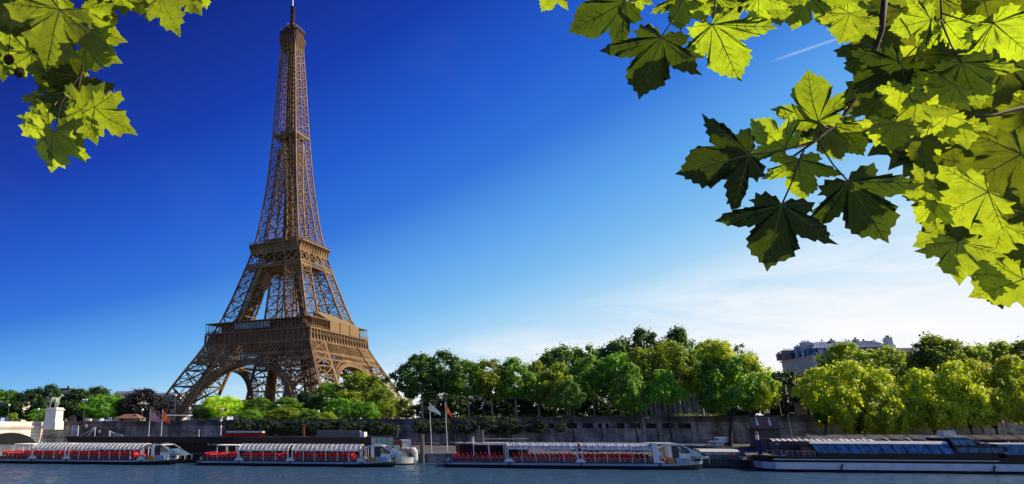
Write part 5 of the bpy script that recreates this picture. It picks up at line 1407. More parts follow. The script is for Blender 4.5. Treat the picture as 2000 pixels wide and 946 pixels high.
# ---------------------------------------------------------------- trees
def crown_mesh(name, seed, shape='round', clumps=64, leaves=84, leaf=.036, rclump=.125, fill=.5, lump=.2, flat=.8):
    """unit crown (1 wide, 1 tall, base at z=0): leaf-sized kites gathered in clumps, outline uneven, gaps between clumps"""
    rd = random.Random(seed); v = []; f = []
    ph = [rd.uniform(0, 6.28) for _ in range(6)]
    def prof(z):
        if shape == 'round': return math.sqrt(max(0, 1 - (2 * z - 1) ** 2))
        if shape == 'tall': return min(1, (z / .16) ** .5) * min(1, ((1 - z) / .55) ** .62)
        if shape == 'broad': return min(1, (z / .2) ** .5) * min(1, ((1 - z) / .5) ** .5)
        if shape == 'low': return math.sqrt(max(0, 1 - z ** 1.8)) * (.85 + .15 * z)
        return 1
    for c in range(clumps):
        for _ in range(50):
            z = rd.uniform(.03, .97); t = rd.uniform(0, 6.283); k = fill + (1 - fill) * math.sqrt(rd.random())
            lum = 1 + lump * (math.sin(3 * t + ph[0] + 5 * z) * .5 + math.sin(5 * t + ph[1] - 7 * z) * .3 + math.sin(9 * z + ph[2]) * .35)
            if rd.random() < prof(z) + .12: break
        r = .5 * prof(z) * k * lum * .92
        C = Vector((r * math.cos(t), r * math.sin(t), z))
        outd = Vector((C.x, C.y, (C.z - .42) * .9))
        outd = outd.normalized() if outd.length > .05 else Vector((0, 0, 1)); sq = rd.uniform(.8, 1.5)
        rc = rclump * rd.uniform(.6, 1.25)
        for l in range(leaves):
            off = Vector((rd.gauss(0, .44), rd.gauss(0, .44), rd.gauss(0, .44) * flat * sq)); p = C + off * rc
            if p.z < -.03: continue
            nrm = (outd * .4 + off * .75 + Vector((rd.uniform(-1, 1), rd.uniform(-1, 1), rd.uniform(-.6, 1.0))) * .75).normalized()
            u = nrm.cross(Vector((rd.uniform(-1, 1), rd.uniform(-1, 1), rd.uniform(-1, 1)))).normalized(); w = nrm.cross(u)
            s = leaf * rd.uniform(.6, 1.35); n = len(v)
            v += [tuple(p - u * s * .62), tuple(p + w * s * .42 - u * s * .05), tuple(p + u * s * .62 - nrm * s * .15), tuple(p - w * s * .42 - u * s * .05)]
            f.append((n, n + 1, n + 2, n + 3))
    me = bpy.data.meshes.new(name); me.from_pydata(v, [], f); me.materials.append(M_fol['mid']); me.update()
    return me
CR = {
    'round': [crown_mesh('crown', 11 + i, 'round', 110, 80, .044, .105, lump=.34) for i in range(4)],
    'tall': [crown_mesh('crown', 31 + i, 'tall', 128, 80, .041, .10, lump=.46) for i in range(4)],
    'broad': [crown_mesh('crown', 51 + i, 'broad', 128, 80, .040, .105, lump=.44) for i in range(4)],
    'bush': [crown_mesh('bush', 71 + i, 'low', 84, 80, .052, .14, lump=.3) for i in range(3)],
    'ball': [crown_mesh('clipped crown', 81 + i, 'round', 60, 90, .046, .13, fill=.75, lump=.06) for i in range(3)],
    'loose': [crown_mesh('crown', 91 + i, 'tall', 50, 74, .036, .09, lump=.6, fill=.25) for i in range(2)],
}
tr_rnd = random.Random(5)
def put_crown(parent, kind, m, x, y, z0, w, h, d=None, name='crown', var=None):
    me = CR[kind][var if var is not None else tr_rnd.randrange(len(CR[kind]))]
    o = bpy.data.objects.new(name, me); COL.objects.link(o); o.parent = parent
    o.location = (x, y, z0); o.scale = (w, d or w, h); o.rotation_euler.z = tr_rnd.uniform(0, 6.28)
    o.material_slots[0].link = 'OBJECT'; o.material_slots[0].material = M_fol[m]
    return o
def trunk_mesh(h_fork, h_top, w, r, rd, lean=0.0):
    m_ = MB(); top = Vector((lean * h_fork + rd.uniform(-.15, .15), rd.uniform(-.2, .2), h_fork))
    m_.tube([(0, 0, -.4), (0, 0, .3), (lean * h_fork * .5 + rd.uniform(-.12, .12), 0, h_fork * .55), top], [r * 1.5, r * 1.1, r * .9, r * .78], 9)
    nl = rd.randint(4, 6); a0 = rd.uniform(0, 6.28)
    for i in range(nl):
        a = a0 + 6.283 * i / nl + rd.uniform(-.4, .4); out = w * rd.uniform(.16, .34); zz = rd.uniform(.55, .92)
        e = Vector((top.x + math.cos(a) * out, top.y + math.sin(a) * out, lerp(h_fork, h_top, zz)))
        m1 = top.lerp(e, .45) + Vector((math.cos(a) * out * .18, math.sin(a) * out * .18, -.1 * (h_top - h_fork)))
        m_.tube([top - Vector((0, 0, r)), m1, e], [r * .55, r * .36, r * .1], 6)
        for q in range(2):
            b = a + rd.uniform(-.9, .9); st = m1.lerp(e, rd.uniform(0, .5)); m_.tube([st, st + Vector((math.cos(b) * out * .5, math.sin(b) * out * .5, (h_top - h_fork) * rd.uniform(.08, .25)))], [r * .25, r * .06], 5)
    m_.tube([top - Vector((0, 0, r * .5)), (top.x * .6, top.y * .6, lerp(h_fork, h_top, .5)), (0, 0, lerp(h_fork, h_top, .9))], [r * .7, r * .4, r * .1], 6)
    return m_
G_TREE = {'q': 'plane trees on the lower quay', 's': 'trees along the embankment street', 'p': 'trees of the park by the tower'}
def base_z(kind, a, b): return {'q': qz(b), 's': gz(a, max(b, 57)), 'p': gz(a, b)}[kind]
def tree(label, px, ytop, ybot, wpx, b, kind, m, shape='round', fork=None, r=.34, bark=None, trunk_px=None, d=None, cat='tree', grp=None, name='tree', extra=(), var=None):
    """px, ytop, ybot, wpx: where the crown stands in the photo; it is built b metres inland at that size"""
    ym = (ytop + ybot) / 2
    a, zt = on_b(px, ytop + 4, b); zb = Z(px, ybot, b); a = A(px, b, ym)
    w = A(px + wpx / 2, b, ym) - A(px - wpx / 2, b, ym)
    ta = A(trunk_px, b, 815) if trunk_px else a
    g0 = base_z(kind, ta, b)
    t = bank_thing(name, label, cat, ta, b, g0, grp or G_TREE[kind])
    if kind == 's' and shape in ('tall', 'broad') and b < 70: zb += .07 * (zt - zb)
    h = max(1.2, zt - zb)
    if kind == 's' and shape in ('tall', 'broad'): w *= 1.2
    if kind == 'q' and m == 'gold': w *= 1.12
    put_crown(t, shape, m, a - ta, 0, zb - g0, w, h, d or w * .95, var=var)
    for (ex, ey, ew, eh, em, es) in extra:                       # an extra bough
        aa = A(ex, b, ey); put_crown(t, es, em, aa - ta, tr_rnd.uniform(-2, 1), Z(ex, ey + eh / 2, b) - g0, A(ex + ew / 2, b, ey) - A(ex - ew / 2, b, ey), Z(ex, ey - eh / 2, b) - Z(ex, ey + eh / 2, b), name='bough')
    hf = fork if fork else max(.8, (zb - g0) + h * .18)
    rd = random.Random(int(px * 7 + b))
    trunk_mesh(hf, zt - g0, w, r, rd, lean=(a - ta) / max(1, hf) * .5).build('trunk', bark or M_bark, t, smooth=True)
    return t
# the row of plane trees on the street, left to right
tree('tall plane tree left of the white flag, nearest the tower in its row', 822, 690, 786, 92, 62, 's', 'dark', 'broad', r=.36)
tree('plane tree with forked pale trunk behind the white and orange flags', 868, 682, 772, 96, 62, 's', 'dark', 'tall', r=.34)
tree('plane tree with straight pale trunk just right of the orange flag', 912, 699, 780, 74, 62, 's', 'mid', 'broad', r=.26)
tree('plane tree with pale trunk, second from the orange flag', 957, 697, 782, 72, 62, 's', 'olive', 'tall', r=.3)
tree('plane tree with side limbs on its trunk, above the brown barge funnel', 1003, 697, 784, 76, 62, 's', 'mid', 'broad', r=.33)
tree('plane tree filling the dip before the taller trees start', 1047, 703, 790, 66, 64, 's', 'olive', 'tall')
# the taller trees behind
tree('tall dark tree at the left end of the high group behind the row', 1088, 668, 780, 96, 88, 's', 'dark', 'broad', r=.4)
tree('high dark tree with a flat top behind the row, second in the high group', 1145, 672, 780, 92, 90, 's', 'dark', 'round', r=.4)
tree('high dark tree behind the gallery openings in the wall', 1207, 654, 775, 96, 92, 's', 'dark', 'broad', r=.4)
tree('highest dark tree of the group, with a notched top', 1262, 639, 760, 84, 94, 's', 'dark', 'tall', r=.4)
tree('highest dark tree on the right of the notch in the skyline', 1326, 636, 760, 92, 94, 's', 'dark', 'tall', r=.4)
tree('sparse dark tree with a windswept top at the right end of the high group', 1443, 664, 740, 78, 82, 's', 'dark', 'loose', r=.35)
tree('dark green tree between the high group and the windswept one', 1385, 672, 770, 80, 86, 's', 'mid', 'broad', r=.35)
# front planes over the wall
tree('plane tree in front of the high group, with yellowish top left of the gallery openings', 1092, 706, 800, 84, 60, 's', 'olive', 'tall', trunk_px=1110)
tree('slender plane tree with a pale lower trunk above the white ribbed canopy', 1153, 692, 786, 82, 60, 's', 'mid', 'tall', r=.26)
tree('plane tree with leaning pale trunk over the gallery openings', 1203, 684, 780, 84, 60, 's', 'mid', 'broad', r=.3)
tree('plane tree with yellow green top before the highest tree', 1262, 672, 784, 90, 60, 's', 'olive', 'tall', r=.3)
tree('plane tree in front of the left part of the grey building', 1318, 660, 776, 92, 60, 's', 'olive', 'broad', r=.3)
tree('plane tree in front of the right part of the grey building', 1362, 676, 782, 76, 60, 's', 'mid', 'tall', r=.28)
# lower quay trees with dark trunks
tree('quay plane with thin dark trunk, left of the other quay planes', 1112, 738, 800, 62, 42, 'q', 'dark', 'tall', r=.24, bark=M_barkdark, fork=5.5)
tree('quay plane whose dark trunk crosses the gallery openings', 1233, 706, 806, 76, 42, 'q', 'mid', 'tall', r=.3, bark=M_barkdark, fork=6.4)
tree('quay plane with dark trunk at the right end of the gallery openings', 1298, 716, 790, 70, 42, 'q', 'mid', 'tall', r=.32, bark=M_barkdark, fork=6.5)
tree('large quay plane with a forked dark trunk behind the white van', 1418, 672, 806, 116, 42, 'q', 'fresh', 'broad', trunk_px=1418, r=.5, bark=M_barkdark, fork=6.2, extra=[(1385, 780, 52, 40, 'fresh', 'round'), (1398, 690, 76, 50, 'gold', 'round')])
tree('yellow green quay plane standing over the brown kiosk', 1464, 690, 800, 84, 42, 'q', 'gold', 'broad', trunk_px=1459, r=.38, bark=M_barkdark, fork=6.5, extra=[(1478, 745, 50, 60, 'fresh', 'tall')])
# right-hand trees
tree('dark tree filling the gap behind the tall curved lamp post', 1532, 716, 812, 84, 74, 's', 'deep', 'broad', r=.35)
tree('dark round tree hiding the left corner of the mansard building', 1504, 724, 816, 72, 78, 's', 'deep', 'round', r=.3)
tree('dull green tree in front of the slate roofed building', 1660, 668, 780, 112, 76, 's', 'olive', 'broad', r=.4)
tree('dull green tree before the right end of the slate roofed building', 1728, 676, 780, 104, 76, 's', 'olive', 'round', r=.4)
tree('olive tree in the dip right of the slate roofed building', 1778, 690, 790, 90, 78, 's', 'olive', 'broad', r=.4)
tree('tallest tree on the right, with a domed top', 1838, 650, 780, 112, 78, 's', 'olive', 'tall', r=.4, extra=[(1838, 690, 108, 60, 'olive', 'round')])
tree('dull olive tree right of the domed tree', 1905, 667, 780, 104, 78, 's', 'olive', 'broad', r=.4)
tree('olive tree near the right edge behind the bright planes', 1962, 665, 780, 96, 78, 's', 'olive', 'tall', r=.4)
tree('dull green tree behind the bright planes at the right edge', 2012, 664, 790, 84, 78, 's', 'olive', 'broad', r=.4)
tree('bright quay plane with bare dark lower trunk right of the grey hoarding', 1606, 716, 810, 92, 40, 'q', 'gold', 'broad', trunk_px=1604, r=.3, bark=M_barkdark, fork=6, extra=[(1594, 812, 26, 18, 'fresh', 'bush')])
tree('tallest of the bright yellow green quay planes, in front of the mansard building', 1662, 697, 846, 106, 40, 'q', 'gold', 'tall', r=.34, bark=M_barkdark, fork=4, extra=[(1690, 800, 80, 62, 'gold', 'round')])
tree('bright quay plane with a low hanging skirt of leaves', 1722, 712, 848, 88, 40, 'q', 'gold', 'tall', r=.32, bark=M_barkdark, fork=4, extra=[(1730, 806, 70, 50, 'gold', 'round')])
tree('bright yellow green quay plane standing alone below the domed tree', 1808, 712, 840, 92, 40, 'q', 'gold', 'tall', r=.32, bark=M_barkdark, fork=4, extra=[(1826, 804, 60, 44, 'lime', 'round')])
tree('bright quay plane right of the one below the domed tree', 1878, 704, 832, 94, 40, 'q', 'gold', 'broad', r=.32, bark=M_barkdark, fork=5)
tree('bright quay plane whose low bough hangs in front of the wall', 1926, 700, 830, 94, 40, 'q', 'gold', 'tall', r=.32, bark=M_barkdark, fork=5, extra=[(1912, 814, 56, 34, 'lime', 'round')])
tree('yellow green quay plane at the right edge of the picture', 1988, 694, 826, 96, 40, 'q', 'gold', 'broad', r=.32, bark=M_barkdark, fork=5)
# left of the tower
tree('fresh green tree at the left edge above the bridge', 4, 757, 815, 66, 95, 's', 'fresh', 'round')
tree('dark tree left of the statue, under the low white roofs', 60, 752, 822, 70, 98, 's', 'deep', 'broad')
tree('dark tree with a pointed top behind the statue', 100, 748, 822, 66, 98, 's', 'deep', 'tall')
tree('dark tree just right of the statue', 150, 757, 822, 66, 98, 's', 'deep', 'broad')
tree('dark tree behind the fresh green one, left of the tower', 193, 751, 815, 66, 104, 's', 'deep', 'tall')
tree('fresh green domed tree behind the tile roofed kiosk', 208, 767, 820, 92, 80, 's', 'fresh', 'round')
tree('blackish purple tree beside the left foot of the tower', 280, 757, 820, 78, 84, 's', 'blue', 'broad')
tree('dark green tree between the kiosk and the purple tree', 248, 772, 822, 50, 92, 's', 'deep', 'round')
tree('small bright shrub on the embankment behind the bridge parapet', 26, 803, 822, 18, 70, 's', 'lime', 'round', cat='shrub', name='shrub', r=.1)
tree('small green tree beside the pedestal, level with its top', 78, 796, 824, 44, 74, 's', 'fresh', 'round', r=.15)
# park bushes and trees in front of the tower
tree('bright yellow green tree framed by the big arch of the tower', 432, 769, 816, 84, 96, 's', 'lime', 'round', r=.25)
tree('dark green bush at the foot of the lime tree', 393, 790, 818, 40, 90, 's', 'dark', 'bush', cat='bush', name='bush', r=.15)
tree('green tree right of the lime tree under the arch', 505, 774, 820, 66, 100, 's', 'mid', 'round', r=.25)
tree('broad green tree under the crown of the arch', 560, 774, 820, 74, 102, 's', 'mid', 'broad', r=.25)
tree('dark tree before the inner leg of the tower', 605, 760, 815, 66, 108, 's', 'deep', 'round', r=.28)
tree('spreading green tree left of the golden tree', 648, 742, 815, 72, 112, 's', 'mid', 'broad', r=.3)
tree('golden olive tree rising against the right leg of the tower', 700, 724, 806, 96, 108, 's', 'olive', 'tall', r=.35, extra=[(735, 770, 64, 70, 'olive', 'tall')])
tree('green tree under the golden one', 665, 776, 820, 70, 92, 's', 'fresh', 'round', r=.25)
tree('olive tree at the right foot of the tower', 752, 757, 816, 56, 100, 's', 'olive', 'broad', r=.28)
tree('fresh green bush below the golden tree', 712, 782, 820, 66, 84, 's', 'fresh', 'bush', cat='bush', name='bush', r=.2)
tree('small olive tree between the tower foot and the plane row', 792, 776, 816, 46, 84, 's', 'olive', 'round', r=.2)
tree('low green bush with reddish tips in front of the park trees', 558, 793, 820, 76, 74, 's', 'olive', 'bush', cat='bush', name='bush', r=.15)
tree('low fresh bush right of the reddish one', 606, 797, 820, 52, 72, 's', 'fresh', 'bush', cat='bush', name='bush', r=.15)
tree('low green bush left of the clipped shrubs, behind the parapet', 490, 797, 820, 54, 76, 's', 'mid', 'bush', cat='bush', name='bush', r=.15)
tree('low bright bush in front of the green park tree', 640, 801, 820, 40, 70, 's', 'lime', 'bush', cat='bush', name='bush', r=.15)
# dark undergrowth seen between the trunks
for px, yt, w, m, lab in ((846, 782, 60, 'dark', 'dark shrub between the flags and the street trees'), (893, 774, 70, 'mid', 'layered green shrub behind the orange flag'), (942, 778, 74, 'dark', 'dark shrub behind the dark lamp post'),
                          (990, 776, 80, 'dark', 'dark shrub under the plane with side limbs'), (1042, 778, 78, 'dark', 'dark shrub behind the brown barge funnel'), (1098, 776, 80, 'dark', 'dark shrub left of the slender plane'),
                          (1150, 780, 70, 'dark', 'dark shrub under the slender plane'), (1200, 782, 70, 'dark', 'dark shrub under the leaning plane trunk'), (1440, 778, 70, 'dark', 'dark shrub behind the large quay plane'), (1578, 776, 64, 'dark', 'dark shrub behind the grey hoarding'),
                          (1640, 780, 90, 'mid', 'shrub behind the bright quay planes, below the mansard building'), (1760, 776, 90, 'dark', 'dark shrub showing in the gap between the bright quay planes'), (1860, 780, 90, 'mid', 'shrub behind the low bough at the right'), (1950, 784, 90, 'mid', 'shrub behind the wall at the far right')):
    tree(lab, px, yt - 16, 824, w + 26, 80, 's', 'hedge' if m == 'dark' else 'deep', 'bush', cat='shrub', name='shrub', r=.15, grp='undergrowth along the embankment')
# clipped shrubs standing before the wall
G_CL = 'clipped shrubs in front of the embankment wall'
row = [(462, 815, 843, 34), (492, 818, 848, 32), (522, 815, 848, 34), (553, 819, 848, 34), (584, 814, 848, 36), (615, 820, 848, 32), (645, 818, 848, 34), (676, 816, 848, 36), (706, 820, 848, 32), (736, 818, 848, 34), (767, 824, 848, 26),
       (826, 816, 845, 32), (861, 815, 845, 32), (909, 815, 845, 34), (955, 813, 846, 36), (997, 814, 846, 38), (1042, 815, 843, 32), (1094, 822, 843, 20)]
wh = ['pale tipped clipped shrub at the left end of the row, by the lantern post', 'clipped shrub second from the lantern post', 'clipped shrub third from the lantern post, above the red boat hull', 'clipped shrub just left of the orange sign post',
      'tall clipped shrub behind the orange sign post', 'low clipped shrub just right of the orange sign post', 'clipped shrub above the left end of the grey hut', 'clipped shrub above the middle of the grey hut', 'clipped shrub above the white end of the hut',
      'clipped shrub above the launch wheelhouse', 'small clipped shrub left of the mooring pile', 'clipped shrub behind the white flag pole', 'clipped shrub behind the orange flag pole', 'clipped shrub right of the two flag poles', 'clipped shrub above the brown barge funnel',
      'widest clipped shrub, right of the barge funnel', 'last full clipped shrub before the gallery openings', 'small thin clipped shrub against the gallery openings']
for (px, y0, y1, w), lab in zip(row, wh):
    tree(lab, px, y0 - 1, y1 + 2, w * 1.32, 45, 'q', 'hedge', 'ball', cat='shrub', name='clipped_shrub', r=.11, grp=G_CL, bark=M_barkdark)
# low planting on the wall top
me = CR['bush']
v = []; f = []; rd = random.Random(4)
for i in range(3600):
    a = rd.uniform(A(885, 51.6, 815), A(1405, 51.6, 815)); hgt = rd.random() ** 2 * (.5 + .5 * math.sin(a * .9) ** 2) * 1.3
    p = Vector((a, 51.7 + rd.uniform(-.3, .5), STREET(a) + 1.0 + hgt)); s = rd.uniform(.1, .24); u = Vector((rd.uniform(-1, 1), rd.uniform(-1, 1), rd.uniform(-1, 1))).normalized(); w = u.orthogonal().normalized()
    n = len(v); v += [tuple(p - u * s), tuple(p + w * s * .6), tuple(p + u * s), tuple(p - w * s * .6)]; f.append((n, n + 1, n + 2, n + 3))
me = bpy.data.meshes.new('ground_cover'); me.from_pydata(v, [], f); me.materials.append(M_fol['olive'])
o = bpy.data.objects.new('ground_cover', me); COL.objects.link(o); o.location = P0; o.rotation_euler.z = TB
tag(o, 'low straggling plants along the top of the wall', 'ground cover', kind='stuff')

# ---------------------------------------------------------------- buildings
def solve_b(px, py, a_t, b0, b1):
    for _ in range(50):
        m = (b0 + b1) / 2
        if (A(px, m, py) - a_t) * (A(px, b0, py) - a_t) <= 0: b1 = m
        else: b0 = m
    return (b0 + b1) / 2
BF = 104.0
ac, ze = A(1586, BF, 697), Z(1586, 697, BF)
ar = A(1756, BF, 680)
bl = solve_b(1527, 711, ac, BF, BF + 120)
zm = Z(1578, 680, BF)
hb_ = bank_thing('mansard_building', 'tall cream corner apartment building with slate mansard and chimneys above the right hand trees', 'building', ac, BF, 8)
Lx, Ly, E0, E1 = ar - ac, bl - BF, ze - 8, zm - 8
m_ = MB(); m_.box(0, Lx, 0, Ly, -2, E0); m_.build('wall', M_cream, hb_)
m_ = MB(); m_.box(-.5, Lx + .5, -.5, Ly + .5, E0 + .003, E0 + .45); m_.box(-.9, Lx + .9, -.9, Ly + .9, E0 - 6.4, E0 - 6.0); m_.build('cornice', M_cream, hb_)
m_ = MB(); m_.hexa([(0, 0, E0 + .46), (Lx, 0, E0 + .46), (Lx, Ly, E0 + .46), (0, Ly, E0 + .46)], [(1.1, 1.1, E1), (Lx - 1.1, 1.1, E1), (Lx - 1.1, Ly - 1.1, E1), (1.1, Ly - 1.1, E1)]); rf = m_.build('roof', M_zinc, hb_)
m_ = MB(); m_.hexa([(.8, .8, E1 + .003), (Lx - .8, .8, E1 + .003), (Lx - .8, Ly - .8, E1 + .003), (.8, Ly - .8, E1 + .003)], [(5, 6, E1 + 2.6), (Lx - 5, 6, E1 + 2.6), (Lx - 5, Ly - 6, E1 + 2.6), (5, Ly - 6, E1 + 2.6)])
for i in range(28): x = lerp(1.5, Lx - 1.5, i / 27); m_.beam((x, .85, E1 + .06), (lerp(x, Lx / 2, .25), 6, E1 + 2.66), .14)
m_.build('upper_roof', M_zincpale, hb_)
hD = E1 - E0
for i in range(8):
    x = 3.2 + i * 5.2
    if x > Lx - 2: break
    m_ = MB(); m_.box(x - .95, x + .95, .1, 1.6, E0 + .5, E0 + .5 + hD * .72); d_ = m_.build('dormer', M_zinc, rf)
    m_ = MB(); m_.box(x - .6, x + .6, .05, .097, E0 + .8, E0 + .4 + hD * .66); m_.build('window', M_whiteflag if i == 0 else M_winglass, d_)
for i in range(9):
    y = 3 + i * (Ly - 4) / 9
    m_ = MB(); m_.box(.1, 1.6, y - .8, y + .8, E0 + .5, E0 + .5 + hD * .72); d_ = m_.build('dormer', M_zinc, rf)
    m_ = MB(); m_.box(.05, .097, y - .5, y + .5, E0 + .8, E0 + .4 + hD * .66); m_.build('window', M_winglass, d_)
for fl in range(5):
    z0 = E0 - 2.9 - fl * 3.2
    for i in range(9):
        x = 2.2 + i * 4.4
        if x < Lx - 1:
            m_ = MB(); m_.box(x - .6, x + .6, -.03, -.003, z0, z0 + 2.1); w_ = m_.build('window', M_winglass, hb_)
            m_ = MB(); m_.box(x - .75, x + .75, -.12, -.035, z0 - .15, z0 - .003); m_.build('sill', M_offwhite, w_)
        y = 2.5 + i * (Ly - 3) / 9
        m_ = MB(); m_.box(-.03, -.003, y - .6, y + .6, z0, z0 + 2.1); m_.build('window', M_winglass, hb_)
m_ = MB(); m_.box(-1.0, Lx + 1, -1.0, -.9, E0 - 6.0, E0 - 5.0); m_.box(-1.0, -.9, -.9, Ly + 1, E0 - 6.0, E0 - 5.0); m_.build('balcony_railing', M_dark, hb_)
def chimney(px, ytop, wpx, dy, m=M_offwhite, pots=5, depth=2.0):
    b = BF + dy; a = A(px, b, ytop + 6) - ac; w = A(px + wpx / 2, b, ytop + 6) - A(px - wpx / 2, b, ytop + 6); z1 = Z(px, ytop, b) - 8
    m_ = MB(); m_.box(a - w / 2, a + w / 2, dy, dy + depth, E1 - 2.5, z1); m_.box(a - w / 2 - .12, a + w / 2 + .12, dy - .12, dy + depth + .12, z1 + .003, z1 + .22); c_ = m_.build('chimney', m, rf)
    for i in range(pots):
        x = lerp(a - w / 2 + .3, a + w / 2 - .3, (i + .5) / pots); m_ = MB(); m_.lathe([(.16, z1 + .22), (.13, z1 + .95), (0, z1 + .96)], 7, c=(x, dy + depth / 2, 0)); m_.build('chimney_pot', M_pot, c_)
for q in ((1577, 670, 20, Ly * .18, M_zincpale, 6), (1563, 678, 14, Ly * .36, M_zincpale, 4), (1541, 686, 22, Ly * .62, M_brick, 6), (1525, 692, 9, Ly * .85, M_brick, 3), (1628, 666, 8, 5, M_offwhite, 3), (1675, 664, 8, 5, M_offwhite, 3), (1691, 667, 7, 7, M_brick, 3), (1738, 660, 11, 5, M_offwhite, 4)): chimney(*q)
m_ = MB()
for px in (1605, 1652, 1657, 1707, 1725): a = A(px, BF + 6, 665) - ac; m_.beam((a, 6, E1 + 1), (a, 6, Z(px, 663, BF + 6) - 8), .25); m_.beam((a - .8, 6, Z(px, 665, BF + 6) - 8), (a + .8, 6, Z(px, 665, BF + 6) - 8), .12)
m_.build('aerial_row', M_steel, rf)

def block(label, px0, px1, ytop, b, roof_px=6, wallm=M_creamfar, roofm=M_zincpale, storeys=3, zbase=6.5, depth=16, wcol=M_winglass):
    a0, a1 = A(px0, b, ytop + 10), A(px1, b, ytop + 10); z1 = Z((px0 + px1) / 2, ytop + roof_px, b) - zbase; zr_ = Z((px0 + px1) / 2, ytop, b) - zbase
    t = bank_thing('apartment_block', label, 'building', a0, b, zbase, 'buildings beyond the trees'); L = a1 - a0
    m_ = MB(); m_.box(0, L, 0, depth, -1, z1); m_.build('wall', wallm, t)
    m_ = MB(); m_.box(-.4, L + .4, -.5, depth, z1 + .003, z1 + .6); m_.build('cornice', wallm, t)
    m_ = MB(); m_.hexa([(0, 0, z1 + .61), (L, 0, z1 + .61), (L, depth, z1 + .61), (0, depth, z1 + .61)], [(1, 2, zr_), (L - 1, 2, zr_), (L - 1, depth - 2, zr_), (1, depth - 2, zr_)]); rf = m_.build('roof', roofm, t)
    n = max(2, int(L / 3.4))
    for fl in range(storeys):
        z0 = z1 - 3.0 - fl * 3.3
        if z0 < 1: break
        m_ = MB()
        for i in range(n): x = lerp(1.2, L - 1.2, (i + .5) / n); m_.quad((x - .65, -.02, z0), (x + .65, -.02, z0), (x + .65, -.02, z0 + 2.1), (x - .65, -.02, z0 + 2.1))
        m_.build_each('window', wcol, t)
    rd = random.Random(int(px0))
    for i in range(max(1, int(L / 11))):
        x = rd.uniform(2, L - 2); m_ = MB(); m_.box(x - .9, x + .9, depth * .4, depth * .4 + 1.2, z1 + 1, zr_ + 1.8); m_.build('chimney', M_brick, rf)
    return t
block('pale far building with a grey roof at the left edge behind the fresh green tree', 14, 46, 769, 330)
block('pale far building with a dark flat roof right of the statue', 112, 134, 758, 300, roofm=M_dark, roof_px=7)
block('pale far building between the dark trees left of the kiosk', 156, 180, 762, 330)
block('pale far building low between the dark trees and the purple tree', 222, 268, 764, 340)
block('cream far building seen through the left leg of the tower', 292, 352, 767, 330, storeys=4)
block('cream far building half hidden by the lime tree under the arch', 374, 430, 790, 320)
block('white far building with a grey roof and chimneys right of the lime tree', 456, 520, 781, 330, roof_px=8, storeys=3)
block('pale far building behind the leg of the tower above the bushes', 610, 680, 792, 330)
block('pale building end peeping out between the slate roof and the domed tree', 1752, 1786, 679, 150, roofm=M_creamfar, roof_px=4)
# grey stone building behind the trunks
gb = A(1232, 84, 790); ge = A(1402, 84, 790)
g = bank_thing('stone_mansion', 'shaded grey stone building with columns and tall windows behind the tree trunks', 'building', gb, 84, gz(gb, 84))
L = ge - gb; Hh = Z(1320, 738, 84) - gz(gb, 84)
m_ = MB(); m_.box(0, L, 0, 18, -1, Hh); m_.build('wall', mat('grey facade stone', (.30, .29, .27), .9, var=.35, vscale=.5), g)
m_ = MB(); m_.box(-.5, L + .5, -.7, 18, Hh * .52, Hh * .56); m_.box(-.5, L + .5, -.8, 18.5, Hh + .003, Hh + .7); m_.box(-.3, L + .3, -.4, 18, -1, .9); m_.build('cornice', M_greygreen, g)
m_ = MB(); m_.hexa([(0, 0, Hh + .71), (L, 0, Hh + .71), (L, 18, Hh + .71), (0, 18, Hh + .71)], [(2, 3, Hh + 4), (L - 2, 3, Hh + 4), (L - 2, 15, Hh + 4), (2, 15, Hh + 4)]); m_.build('roof', M_zinc, g)
for i in range(9):
    x = lerp(1.3, L - 1.3, i / 8)
    if i < 8:
        xm = x + (L - 2.6) / 16
        for z0, z1 in ((1.4, Hh * .46), (Hh * .6, Hh * .93)):
            m_ = MB(); m_.box(xm - .7, xm + .7, -.04, -.003, z0, z1); w_ = m_.build('window', M_winglass, g)
            m_ = MB(); m_.box(xm - .06, xm + .06, -.09, -.043, z0, z1); m_.box(xm - .7, xm + .7, -.085, -.045, (z0 + z1) / 2 - .05, (z0 + z1) / 2 + .05); m_.build('frame', M_offwhite, w_)
    m_ = MB(); m_.lathe([(.42, .9), (.36, 1.3), (.33, Hh * .48), (.42, Hh * .52)], 10, c=(x, -.35, 0)); m_.build('column', mat('pale column stone', (.36, .36, .35), .85, var=.2), g, smooth=True)
